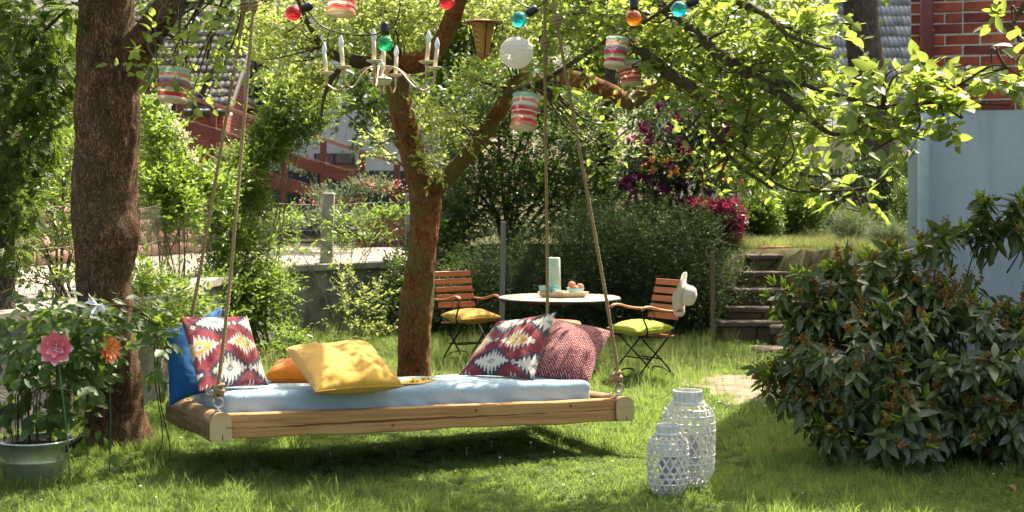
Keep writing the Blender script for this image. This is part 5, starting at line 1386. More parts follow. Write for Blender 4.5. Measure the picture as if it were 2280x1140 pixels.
for (ix, iy), an in anchors.items():
    x, y = ix * BL, iy * BW
    ring = bl2w((x, y, 0.055)); topw = bl2w((x, y, 0.10))
    eb = MB(); a = np.linspace(0, 2 * np.pi, 24, endpoint=False)
    cdir = nrm(bu * 0.9 + bv * (-0.2)); 
    eb.tube(np.array([bl2w((x, y, 0.05)) + cdir * 0.028 * math.cos(q) + np.array((0, 0, 1)) * 0.030 * math.sin(q) for q in a]), 0.0075, 8, closed=True)
    eb.tube([bl2w((x, y, -0.03)), bl2w((x, y, 0.022))], 0.007, 8); eb.lathe([(0, 0.0), (0.02, 0.0), (0.02, 0.004), (0, 0.005)], 16, bl2w((x, y, 0.0)))
    obj('eye_bolt', eb, M['steel'], bed)
    mb = rope_mb(MB(), [topw + (0, 0, 0.03), topw * 0.7 + an[0] * 0.3 + (0.01, 0, 0), an[0], an[1]], 330)
    rp = obj('rope', mb, M['rope'], bed)
    mb = MB()
    up_ = nrm(an[0] - topw)
    for k, (hh_, rr_) in enumerate(((0.015, 0.020), (0.040, 0.026), (0.062, 0.022))):
        c = ring + up_ * (0.03 + hh_); q = np.linspace(0, 2 * np.pi, 14, endpoint=False)
        ex = nrm(np.cross(up_, (0.2, 1, 0.1 * k))); ey = np.cross(up_, ex)
        mb.tube(np.array([c + ex * rr_ * math.cos(s_) + ey * rr_ * math.sin(s_) + up_ * 0.010 * math.sin(s_ + k * 2) for s_ in q]), 0.0135, 7, closed=True)
    loop = [ring + (0.012, 0, 0.07), ring + (0.016, 0.01, 0.035), ring + (0, 0, 0.012), ring + (-0.016, -0.01, 0.035), ring + (-0.012, 0, 0.07)]
    mb.tube(spline(loop, 14), 0.011, 7)
    if ix == 1 and iy == 0: rope_mb(mb, [ring + (-0.01, -0.02, 0.07), ring + (-0.045, -0.03, 0.055), ring + (-0.09, -0.03, 0.022)], 20, 0.011)
    else: mb.tube(spline([ring + (-0.02, -0.02, 0.045), ring + (-0.05, -0.03, 0.04), ring + (-0.065, -0.03, 0.05)], 8), 0.010, 6)
    obj('knot', mb, M['rope'], rp); mb = MB()
    # knot below the limb
    for k in range(4):
        c = an[0] + (0, 0, 0.018 * k - 0.02); q = np.linspace(0, 2 * np.pi, 12, endpoint=False)
        mb.tube(np.array([c + np.array((math.cos(s_), math.sin(s_), 0.35 * math.sin(s_ + k))) * (0.024 if k in (1, 2) else 0.018) for s_ in q]), 0.012, 6, closed=True)
    obj('knot', mb, M['rope'], rp); mb = MB()
    c = an[1] + (0, 0, 0.02); q = np.linspace(0, 2 * np.pi, 20, endpoint=False); R_ = 0.085 if ix == 0 else 0.06
    mb.tube(np.array([c + np.array((0.01 * k_, R_ * math.cos(s_), R_ * (math.sin(s_) + 0.9))) for k_, s_ in zip(range(20), q)]), 0.012, 6, closed=True)
    obj('sling', mb, M['rope'], rp)

# mattress
def rounded_box(lo, hi, r, n):
    lo, hi = np.asarray(lo, float), np.asarray(hi, float)
    V, Fs, off = [], [], 0
    for ax in range(3):
        o1, o2 = (ax + 1) % 3, (ax + 2) % 3
        n1, n2 = n[o1], n[o2]
        A, B = np.meshgrid(np.linspace(lo[o1], hi[o1], n1), np.linspace(lo[o2], hi[o2], n2), indexing='ij')
        for sgn in (0, 1):
            p = np.zeros(A.shape + (3,)); p[..., o1] = A; p[..., o2] = B; p[..., ax] = hi[ax] if sgn else lo[ax]
            i, j = np.meshgrid(np.arange(n1 - 1), np.arange(n2 - 1), indexing='ij'); q = (i * n2 + j).ravel() + off
            f = np.stack([q, q + n2, q + n2 + 1, q + 1], 1)
            Fs.append(f if sgn else f[:, ::-1]); V.append(p.reshape(-1, 3)); off += n1 * n2
    V = np.concatenate(V); Fs = np.concatenate(Fs)
    inner = np.clip(V, lo + r, hi - r); d = V - inner; n_ = np.linalg.norm(d, axis=1, keepdims=True)
    # remap so that points spread round the corner
    V = inner + d / np.maximum(n_, 1e-9) * np.minimum(r, np.abs(d).max(1, keepdims=True) * 1.0 + 0 * n_) 
    nn = d / np.maximum(n_, 1e-9)
    return V, Fs, nn
V, Fs, nn = rounded_box((0.075, 0.065, -0.112), (BL - 0.165, BW - 0.065, 0.098), 0.045, (120, 60, 20))
d_ = 0.007 * wob(V * (1, 1, 2), 6, 4) + 0.004 * wob(V, 15, 8)
side = np.clip((0.05 - V[:, 2]) / 0.1, 0, 1)
d_ += side * 0.009 * np.sin(V[:, 0] * 26 + 7 * V[:, 2] * 6 + 2 * np.sin(V[:, 0] * 5))
d_ += 0.010 * np.clip(V[:, 2] / 0.1, 0, 1) * np.sin(np.clip((V[:, 1] - 0.065) / (BW - 0.13), 0, 1) * np.pi) * np.sin(np.clip(V[:, 0] / BL, 0, 1) * np.pi)
V = V + nn * d_[:, None]
mt = obj('mattress', (V, Fs), m_fabric('blue_sheet', (0.35, 0.48, 0.56), 0.8, 0.06, 400), None, local=True)
mt.matrix_world = BM; WORLD_M[mt.name] = BM
tag(mt, 'pale blue sheeted mattress lying on the hanging wooden bed', 'mattress')

# ------------------------------------------------------------------ cushions
def pillow(name, label, cs, thick, mat, n=44, color=None, pull=0.07, seed=0, wr=1.0, piping=None, flat=0.5, cat='cushion', sag=0.0):
    BLc, BRc, TRc, TLc = [np.asarray(c, float) for c in cs]
    a = np.linspace(-1, 1, n); a = np.sign(a) * np.abs(a) ** 0.85
    U, Vv = np.meshgrid(a, a, indexing='ij')
    s_, t_ = (U + 1) / 2, (Vv + 1) / 2
    pu = U * (1 - pull * (1 - Vv ** 2) ** 1.0); pv = Vv * (1 - pull * (1 - U ** 2))
    s2, t2 = (pu + 1) / 2, (pv + 1) / 2
    mid = (BLc * ((1 - s2) * (1 - t2))[..., None] + BRc * (s2 * (1 - t2))[..., None] + TRc * (s2 * t2)[..., None] + TLc * ((1 - s2) * t2)[..., None])
    nor = nrm(np.cross(BRc - BLc, TLc - BLc))
    puff = (np.maximum(0, 1 - U ** 2) * np.maximum(0, 1 - Vv ** 2)) ** flat
    q = np.stack([U, Vv, np.full_like(U, seed)], -1)
    rad_c = np.minimum(1, np.hypot(np.abs(U) - 1, np.abs(Vv) - 1))
    crease = 0.10 * wob(q * (1, 1, 1), 3.0, seed) + 0.06 * wob(q, 7, seed + 5) + 0.10 * np.sin(np.arctan2(1.02 - np.abs(Vv), 1.02 - np.abs(U)) * 9 + seed) * np.exp(-rad_c * 2.6)
    th = thick / 2 * puff * (1 + wr * crease) + 0.0025
    th2 = thick / 2 * puff * (1 + wr * 0.6 * np.roll(crease, 5, 0)) + 0.0025
    Vf = mid + nor * th[..., None] + np.array((0, 0, -sag)) * (puff * (Vv * 0.5 + 0.5))[..., None]
    Vb = mid - nor * th2[..., None] + np.array((0, 0, -sag)) * (puff * (Vv * 0.5 + 0.5))[..., None]
    i, j = np.meshgrid(np.arange(n - 1), np.arange(n - 1), indexing='ij'); k = (i * n + j).ravel()
    f1 = np.stack([k, k + n, k + n + 1, k + 1], 1); f2 = f1[:, ::-1] + n * n
    rim = np.r_[np.arange(n) * n, (n - 1) * n + np.arange(1, n), (np.arange(n - 2, -1, -1)) * n + n - 1, np.arange(n - 2, 0, -1)]
    r2 = np.roll(rim, -1); f3 = np.stack([rim + n * n, r2 + n * n, r2, rim], 1)
    base = mid.reshape(-1, 3).mean(0)
    lowest = min(BLc[2], BRc[2]); loc = np.array((base[0], base[1], lowest))
    o = obj(name, (np.vstack([Vf.reshape(-1, 3), Vb.reshape(-1, 3)]), np.vstack([f1, f2, f3])), mat, None, loc=loc)
    me = o.data
    uv = np.stack([np.r_[s_.ravel(), s_.ravel()], np.r_[t_.ravel(), t_.ravel()]], 1)
    lv = np.zeros(len(me.loops), np.int32); me.loops.foreach_get('vertex_index', lv)
    ul = me.uv_layers.new(name='UVMap'); ul.data.foreach_set('uv', uv[lv].astype(np.float32).ravel())
    if color is not None:
        c = color(uv[:, 0], uv[:, 1]); at = me.color_attributes.new('print', 'FLOAT_COLOR', 'POINT')
        at.data.foreach_set('color', np.c_[c, np.ones(len(c))].astype(np.float32).ravel())
    tag(o, label, cat)
    if piping is not None:
        obj('piping', MB().tube(mid.reshape(-1, 3)[rim][::2] , 0.0045, 5, closed=True), piping, o)
    return o

def kilim(u, v, rot=False):
    red = np.array((0.22, 0.022, 0.035)); navy = np.array((0.03, 0.035, 0.065)); wht = np.array((0.66, 0.60, 0.50)); yel = np.array((0.62, 0.36, 0.06)); teal = np.array((0.12, 0.28, 0.32)); org = np.array((0.55, 0.22, 0.05))
    n = len(u); c = np.tile(red, (n, 1)); c = c * (1 + 0.25 * np.sin(u * 90 + 3 * np.sin(v * 40)) * 0.4)[:, None]
    tri = lambda x: np.abs((x % 1.0) * 2 - 1)
    rows = [(0.84, 0.38, 0), (0.84, 1.02, 0), (0.84, -0.26, 0), (0.50, 0.06, 1), (0.50, 0.70, 1), (0.17, 0.42, 0), (0.17, 1.02, 0), (0.17, -0.2, 0), (-0.14, 0.1, 1), (-0.14, 0.74, 1), (1.16, 0.1, 1), (1.16, 0.7, 1)]
    for cv, cu, ty in rows:
        dx, dy = np.abs(u - cu), np.abs(v - cv); a, b = 0.255, 0.165
        tooth = tri(u / 0.052 + 0.25)
        h = b * (1 - dx / a)
        if ty == 0:
            halo = (dx / (a + 0.07) + dy / (b + 0.075)) + 0.10 * tri(u / 0.035) < 1.02
            c[halo] = navy
        w = (dx < a) & (dy < np.maximum(0, h) * (0.45 + 0.75 * tooth) + 0.012 * tooth)
        c[w] = wht
        if ty == 1:
            y = (dx < a * 0.62) & (dy < np.maximum(0, h - 0.045) * (0.55 + 0.45 * tri(u / 0.04)))
            c[y] = yel
        e = dx / 0.07 + dy / 0.042
        c[e < 1] = teal if ty == 0 else wht * 0.8; c[(e < 0.62) & (v > cv)] = org if ty == 0 else teal; c[(e < 0.4) & (v <= cv)] = navy if ty else wht
    for cu, cv in ((0.37, 0.52), (0.74, 0.17), (0.07, 0.8), (0.70, 0.85)):
        e = np.abs(u - cu) / 0.035 + np.abs(v - cv) / 0.04; c[e < 1] = wht; c[e < 0.4] = teal
    return c
M['kilim'] = m_fabric('kilim', (0.3, 0.03, 0.04), 0.9, attr='print', weave=300)
M['mustard'] = m_fabric('mustard', (0.60, 0.345, 0.05), 0.85)
M['orange_cloth'] = m_fabric('orange_cloth', (0.75, 0.22, 0.015), 0.8)
M['blue_cloth'] = m_fabric('blue_cloth', (0.010, 0.115, 0.36), 0.8)
M['green_cloth'] = m_fabric('green_cloth', (0.42, 0.48, 0.035), 0.85)
def m_dots():
    tt = NT('red_dots'); uvn = tt.n('ShaderNodeTexCoord'); mp = tt.n('ShaderNodeMapping'); mp.inputs['Rotation'].default_value = (0, 0, math.radians(45)); mp.inputs['Scale'].default_value = (33, 33, 33)
    tt.l(uvn.outputs['UV'], mp.inputs[0]); vo = tt.n('ShaderNodeTexVoronoi'); vo.inputs['Scale'].default_value = 1.0; vo.inputs['Randomness'].default_value = 0.25
    tt.l(mp.outputs[0], vo.inputs['Vector'])
    c = tt.ramp(vo.outputs['Distance'], [(0.34, (0.12, 0.008, 0.016)), (0.47, (0.19, 0.03, 0.04)), (0.58, (0.46, 0.30, 0.28))])
    nz = tt.noise(tt.coords(), 10, 3)
    b = tt.bsdf(c, 0.9, 0, 0.15, nz, 0.4, 0.012); b.inputs['Sheen Weight'].default_value = 0.2
    return tt.finish(b)
M['red_dots'] = m_dots()
zm = 0.105
blp = [P(378, 903, 9.3), P(470, 872, 9.5), P(494, 684, 9.95), P(366, 737, 9.45)]
pillow('blue_cushion', 'plain bright blue cushion tucked behind the patterned one and over the log', blp, 0.15, M['blue_cloth'], seed=3, piping=M['blue_cloth'])
k1 = [on_bed(444, 872, zm + 0.006), on_bed(598, 857, zm + 0.004), P(550, 703, 9.55), P(401, 706, 9.42)]
pillow('patterned_cushion', 'red and navy patterned cushion standing at the left log before the blue one', k1, 0.15, M['kilim'], n=110, color=kilim, seed=1, wr=1.7)
o1 = [P(590, 840, 9.66), P(730, 846, 9.6), P(750, 815, 10.0), P(612, 812, 10.02)]
pillow('orange_cushion', 'bright orange cushion lying under the mustard yellow one', o1, 0.17, M['orange_cloth'], seed=5, piping=M['orange_cloth'], flat=0.4)
y1 = [on_bed(703, 873, zm + 0.012), on_bed(898, 860, zm + 0.012), P(822, 768, 9.72), P(636, 777, 9.48)]
pillow('yellow_cushion', 'large mustard yellow cushion leaning on the orange one on the bed', y1, 0.21, M['mustard'], seed=8, n=72, piping=M['mustard'], flat=0.42, wr=2.0)
k2 = [on_bed(1022, 835, zm + 0.004), on_bed(1188, 846, zm + 0.004), P(1238, 696, 10.35), P(1108, 716, 10.45)]
pillow('patterned_cushion', 'red and navy patterned cushion leaning on the small print one at the right rope', k2, 0.16, M['kilim'], n=110, color=kilim, seed=11, wr=1.7)
r2 = [on_bed(1175, 842, zm + 0.01) + (0, 0.12, 0), on_bed(1312, 851, zm - 0.02), P(1364, 738, 10.42), P(1222, 706, 10.6)]
pillow('small_print_cushion', 'dusty red cushion with a fine small pattern beside the right rope', r2, 0.17, M['red_dots'], seed=14, wr=1.7)
# yellow napkin with a few yellow flowers
nk = [on_bed(885, 857, zm + 0.004), on_bed(940, 855, zm + 0.004), on_bed(975, 846, zm + 0.004), on_bed(912, 843, zm + 0.004)]
nl = np.mean(nk, axis=0)
mb = MB(); mb.add(np.vstack([nk, np.array(nk) + bw * 0.006]), [(0, 1, 2, 3)[::-1], (4, 5, 6, 7), (0, 1, 5, 4), (1, 2, 6, 5), (2, 3, 7, 6), (3, 0, 4, 7)])
tag(obj('booklet', mb, m_plain('yellow_cover', (0.66, 0.47, 0.10), 0.6, var=0.2, scale=30), None, smooth=False, loc=nl), 'thin yellow booklet lying on the blue mattress', 'booklet')
for k, (px, py) in enumerate(((945, 843), (955, 842), (918, 848), (930, 847))):
    c = on_bed(px, py + 3, zm + 0.012); dd_ = nrm(rng.normal(size=(8, 3)) + (0, -0.3, 0.8))
    t = thing('yellow_flower', 'small yellow flower lying on the booklet on the mattress', 'flower', c, group='yellow flowers on the booklet')
    obj('petal', leaves(np.repeat(c[None], 8, 0), dd_, rand_dirs(8), np.full(8, 0.026), 0.5), m_leaf('yellow_petal%d' % k, [(0.75, 0.52, 0.02), (0.8, 0.6, 0.05)], (0.8, 0.6, 0.05), 0.3), t, smooth=False)
    obj('stem', MB().tube(spline([c, c + bu * -0.03 + (0, 0, -.004), c + bu * -0.07 + (0, 0, -0.006)], 6), 0.0015, 4), M['green_stem'], t)

# ------------------------------------------------------------------ folding chairs
M['chair_wood'] = m_wood('chair_wood', (0.42, 0.13, 0.05), (0.52, 0.19, 0.08), 'x', 0.6, 0.15, 0.45)
M['arm_wood'] = m_wood('arm_wood', (0.46, 0.19, 0.08), (0.56, 0.27, 0.13), 'y', 0.6, 0.15, 0.4)
def make_chair(label, Mx):
    t = thing('folding_chair', label, 'chair', M=Mx, group=None)
    w = 0.44
    for k in range(5):                                           # back slats
        z = 0.595 + k * 0.078; y = 0.215 + (z - 0.5) * 0.30
        mb = MB(); mb.box((0, y, z), (w, 0.014, 0.056), np.array(Matrix.Rotation(math.radians(-16), 3, 'X')), 0.004); obj('back_slat', mb, M['chair_wood'], t, smooth=False, local=True)
    for k in range(7):                                           # seat slats
        y = -0.19 + k * 0.061
        mb = MB(); mb.box((0, y, 0.45 - 0.012 * abs(k - 3) * 0.0 - 0.005 * k), (w - 0.01, 0.050, 0.016), None, 0.004); obj('seat_slat', mb, M['chair_wood'], t, smooth=False, local=True)
    for sg in (-1, 1):
        x = sg * (w / 2 - 0.03)
        mb = MB()
        mb.tube(spline([(x, -0.25, 0.0), (x, -0.235, 0.03), (x, -0.12, 0.16), (x, 0.06, 0.33), (x, 0.20, 0.47), (x, 0.245, 0.60), (x, 0.345, 0.93)], 30), 0.0115, 8, flat=0.6); obj('frame_leg', mb, M['iron_black'], t, local=True)
        x2 = x - sg * 0.03
        mb = MB(); mb.tube(spline([(x2, 0.27, 0.0), (x2, 0.255, 0.03), (x2, 0.13, 0.16), (x2, -0.06, 0.33), (x2, -0.17, 0.44)], 24), 0.0115, 8, flat=0.6); obj('frame_leg', mb, M['iron_black'], t, local=True)
        mb = MB(); mb.bar((x2 + sg * 0.012, -0.20, 0.435), (x2 + sg * 0.012, 0.19, 0.418), 0.010, 0.025); obj('seat_rail', mb, M['iron_black'], t, local=True, smooth=False)
        # arm: curved wood on an iron support
        xa = sg * (w / 2 + 0.012)
        arm = spline([(xa, 0.27, 0.655), (xa, 0.14, 0.655), (xa, 0.0, 0.675), (xa, -0.10, 0.70), (xa, -0.17, 0.70), (xa, -0.205, 0.675)], 24)
        am = obj('armrest', MB().tube(arm, np.r_[np.full(4, 0.020), np.full(16, 0.023), (0.024, 0.023, 0.02, 0.012)], 10, flat=0.55), M['arm_wood'], t, local=True)
        mb = MB(); mb.tube(spline([(xa, -0.19, 0.675), (xa, -0.185, 0.60), (xa, -0.14, 0.50), (xa - sg * 0.02, -0.13, 0.42)], 14), 0.009, 8)
        a = np.linspace(0, 2 * np.pi, 18, endpoint=False)
        mb.tube(np.array([(xa, -0.10 + 0.045 * math.cos(q), 0.62 + 0.04 * math.sin(q)) for q in a]), 0.0045, 6, closed=True)
        obj('arm_support', mb, M['iron_black'], am, local=True)
    for (y, z) in ((-0.06, 0.215), (0.07, 0.215), (0.23, 0.05), (-0.215, 0.05)):
        mb = MB(); mb.tube([(-w / 2 + 0.03, y, z), (w / 2 - 0.03, y, z)], 0.0075, 6); obj('cross_bar', mb, M['iron_black'], t, local=True)
    for y0, yb in ((-0.25, -0.17), (0.27, 0.19)):
        mb = MB(); mb.tube(spline([(-w / 2 + 0.03, y0, 0.01), (-0.08, yb, 0.11), (0.08, yb, 0.11), (w / 2 - 0.03, y0, 0.01)], 18), 0.008, 6); obj('brace', mb, M['iron_black'], t, local=True)
    return t
def chair_matrix(px, py, z, rz):
    Y = (H - z) * F / (py - YH); p = P(px, py, Y)
    return Matrix.Translation((p[0], p[1], float(ground_z(p[0], p[1])))) @ Matrix.Rotation(math.radians(rz), 4, 'Z')
CM1 = chair_matrix(1044, 714, 0.45, 33); CM2 = chair_matrix(1432, 738, 0.45, -56)
c1 = make_chair('orange slatted folding armchair with mustard cushion left of the table', CM1)
c2 = make_chair('orange slatted folding armchair with green cushion and hat right of the table', CM2)
def chair_cushion(name, label, CMx, mat, seed, tw):
    cs = [np.array(CMx @ Vector(p)) for p in ((-0.25, -0.25 - tw, 0.485), (0.25, -0.25 + tw, 0.485), (0.24, 0.19 + tw, 0.50), (-0.24, 0.19 - tw, 0.50))]
    pillow(name, label, cs, 0.15, mat, seed=seed, piping=mat, flat=0.42)
chair_cushion('yellow_cushion', 'mustard cushion on the seat of the chair left of the table', CM1, M['mustard'], 20, 0.03)
chair_cushion('green_cushion', 'lime green cushion on the seat of the right chair', CM2, M['green_cloth'], 25, -0.02)

# stool with orange cushion between bed and table
sc_ = P(1222, 720, (H - 0.56) * F / (714 - YH)); SY = sc_[1]; sb = np.array((sc_[0], SY, float(ground_z(sc_[0], SY))))
t = thing('stool', 'low black iron stool behind the bed cushions carrying an orange pad', 'stool', sb)
for sx in (-1, 1):
    for sy in (-1, 1):
        mb = MB(); mb.tube(spline([sb + (sx * 0.27, sy * 0.2, 0), sb + (sx * 0.22, sy * 0.16, 0.2), sb + (sx * 0.20, sy * 0.15, 0.47)], 8), 0.011, 8); obj('leg', mb, M['iron_black'], t)
for k in range(6):
    mb = MB(); mb.box(sb + (0, -0.17 + k * 0.068, 0.475), (0.46, 0.055, 0.016), None, 0.003); obj('seat_slat', mb, M['chair_wood'], t, smooth=False)
cs = [sb + p for p in ((-0.31, -0.22, 0.525), (0.31, -0.22, 0.525), (0.31, 0.22, 0.525), (-0.31, 0.22, 0.525))]
pillow('orange_cushion', 'faded orange seat pad on the stool behind the bed cushions', cs, 0.13, m_fabric('coral_cloth', (0.62, 0.17, 0.07)), seed=31, flat=0.25, pull=0.02)

# ------------------------------------------------------------------ table and tableware
TZ = 0.73
TY = (H - TZ) * F / (661 - YH); tc = P(1246, 661, TY); tb = np.array((tc[0], TY, float(ground_z(tc[0], TY))))
t = thing('garden_table', 'round pale topped folding garden table with black iron legs', 'table', tb)
mb = MB(); mb.lathe([(0, TZ + 0.0), (0.585, TZ), (0.592, TZ - 0.004), (0.592, TZ - 0.012)], 64, (tb[0], tb[1], 0)); obj('tabletop', mb, m_plain('table_cream', (0.52, 0.44, 0.31), 0.5, var=0.1, scale=12), t, sharp=40)
mb = MB(); mb.lathe([(0.594, TZ - 0.008), (0.600, TZ - 0.010), (0.600, TZ - 0.036), (0.585, TZ - 0.038), (0.0, TZ - 0.03)], 64, (tb[0], tb[1], 0)); obj('rim', mb, M['iron_black'], t)
for sx in (-1, 1):
    for sy in (-1, 1):
        mb = MB(); mb.tube(spline([tb + (sx * 0.36, sy * 0.27, 0), tb + (sx * 0.1, sy * 0.2, 0.36), tb + (-sx * 0.22, sy * 0.2, TZ - 0.03)], 12), 0.012, 8); obj('leg', mb, M['iron_black'], t)
for sx in (-1, 1):
    mb = MB(); mb.tube(spline([tb + (sx * 0.40, -0.1, TZ - 0.035), tb + (sx * 0.36, -0.05, TZ - 0.13), tb + (sx * 0.28, 0.0, TZ - 0.20)], 8), 0.007, 6); obj('brace', mb, M['iron_black'], t)
def at_table(px, dy=0.0):
    return np.array((P(px, 0, TY + dy)[0], TY + dy, TZ))
ceramic = lambda nm, c: m_plain(nm, c, 0.25, var=0.04, spec=0.6)
p = at_table(1254, -0.03)
mb = MB(); mb.lathe([(0, 0.003), (0.20, 0.003), (0.225, 0.01), (0.247, 0.045), (0.252, 0.05), (0.247, 0.05), (0.222, 0.018), (0.19, 0.012), (0, 0.012)], 48, (0, 0, 0)); V, Fs = mb.arrays(); V = V * (1, 0.62, 1) + p
tag(obj('tray', (V, Fs), m_plain('tray', (0.66, 0.53, 0.36), 0.5, var=0.1), None, loc=p), 'oval pale tray holding cups and bowls on the garden table', 'tray')
tz = 0.0125
p = at_table(1234, 0.11) + (0, 0, 0.0)
p = p + (0, 0, tz) if abs(p[1] - TY) < 0.1 else p
t = thing('carafe', 'tall straight mint green carafe standing on the table', 'carafe', p)
mb = MB(); mb.lathe([(0, 0.002), (0.066, 0.002), (0.069, 0.01), (0.058, 0.375), (0.054, 0.38), (0.052, 0.374), (0.06, 0.02), (0, 0.015)], 32, p); obj('carafe_body', mb, ceramic('mint', (0.48, 0.62, 0.50)), t)
mb = MB(); mb.lathe([(0.0, 0.370), (0.051, 0.370)], 24, p); obj('lid', mb, ceramic('mint_lid', (0.40, 0.54, 0.44)), t)
def cup(name, label, px, dy, prof, mat, seg=28):
    p = at_table(px, dy) + (0, 0, tz); mb = MB(); mb.lathe(prof, seg, p); return tag(obj(name, mb, mat, None, loc=p), label, 'cup' if name == 'cup' else 'bowl'), p
cup('cup', 'mint green straight cup at the end of the tray', 1210, -0.03, [(0, 0.002), (0.036, 0.002), (0.046, 0.10), (0.043, 0.10), (0.034, 0.01), (0, 0.01)], ceramic('mint2', (0.40, 0.60, 0.48)))
cup('cup', 'turquoise glass goblet next to the carafe on the tray', 1231, -0.06, [(0, 0.001), (0.034, 0.002), (0.030, 0.01), (0.022, 0.03), (0.024, 0.05), (0.05, 0.075), (0.056, 0.10), (0.052, 0.10), (0.045, 0.078), (0.0, 0.055)], ceramic('turq', (0.10, 0.42, 0.46)))
cup('bowl', 'small cream bowl in front of the turquoise goblet', 1243, -0.10, [(0, 0.001), (0.03, 0.002), (0.045, 0.015), (0.062, 0.055), (0.058, 0.055), (0.042, 0.02), (0, 0.012)], ceramic('creamc', (0.72, 0.66, 0.58)))
o, fp = cup('bowl', 'turquoise bowl full of peaches on the tray', 1281, -0.02, [(0, 0.001), (0.04, 0.002), (0.06, 0.015), (0.085, 0.065), (0.089, 0.078), (0.085, 0.078), (0.08, 0.065), (0.055, 0.022), (0, 0.015)], ceramic('turq2', (0.32, 0.58, 0.58)))
pm_peach = m_plain('peach', (0.68, 0.24, 0.12), 0.55, var=0.3, scale=14, c2=(0.52, 0.08, 0.06))
pa = np.linspace(-np.pi / 2, np.pi / 2, 12)
for k, (dx, dy, dz, lab) in enumerate(((-0.035, 0.0, 0.105, 'larger red cheeked peach heaped highest in the turquoise bowl'), (0.045, -0.005, 0.085, 'orange peach at the right side of the turquoise bowl'), (0.0, -0.035, 0.068, 'half hidden peach low at the front of the turquoise bowl'))):
    c = fp + (dx, dy, dz); mb = MB(); mb.lathe(np.c_[np.cos(pa) * 0.038, np.sin(pa) * 0.036 - 0.006 * np.exp(-((pa - 1.57) / 0.25) ** 2)], 20, c)
    tag(obj('peach', mb, pm_peach, None, loc=c), lab, 'peach')

# straw hat on the chair back
hc = np.array(CM2 @ Vector((0.22, 0.33, 0.86))); hc = P(1522, 656, hc[1] - 0.05)
Rh = np.array(Matrix.Rotation(math.radians(-24), 3, 'Z') @ Matrix.Rotation(math.radians(98), 3, 'Y'))
t = thing('sun_hat', 'white floppy sun hat hanging on the backrest of the right chair', 'hat', hc)
prof = [(0.0, 0.115), (0.05, 0.113), (0.078, 0.10), (0.092, 0.07), (0.098, 0.0), (0.12, -0.008), (0.205, -0.02), (0.212, -0.022), (0.205, -0.025), (0.11, -0.013), (0.094, -0.004), (0.085, 0.07), (0.07, 0.095), (0.0, 0.108)]
mb = MB(); mb.lathe(prof, 48); V, Fs = mb.arrays(); a = np.arctan2(V[:, 1], V[:, 0]); rr = np.hypot(V[:, 0], V[:, 1])
V[:, 2] += np.clip((rr - 0.10) / 0.09, 0, 1) * (0.018 * np.sin(2 * a + 0.6) + 0.010 * np.sin(5 * a)) + 0.004 * wob(V, 30)
obj('hat_body', (V @ Rh.T + hc, Fs), m_fabric('straw', (0.72, 0.68, 0.58), 0.9, 0.1, 500), t)
a = np.linspace(0, 2 * np.pi, 32, endpoint=False)
obj('hat_band', MB().tube(np.c_[0.0985 * np.cos(a), 0.0985 * np.sin(a), np.full(32, 0.016)] @ Rh.T + hc, 0.006, 6, closed=True), m_plain('band', (0.60, 0.52, 0.40), 0.8), t)

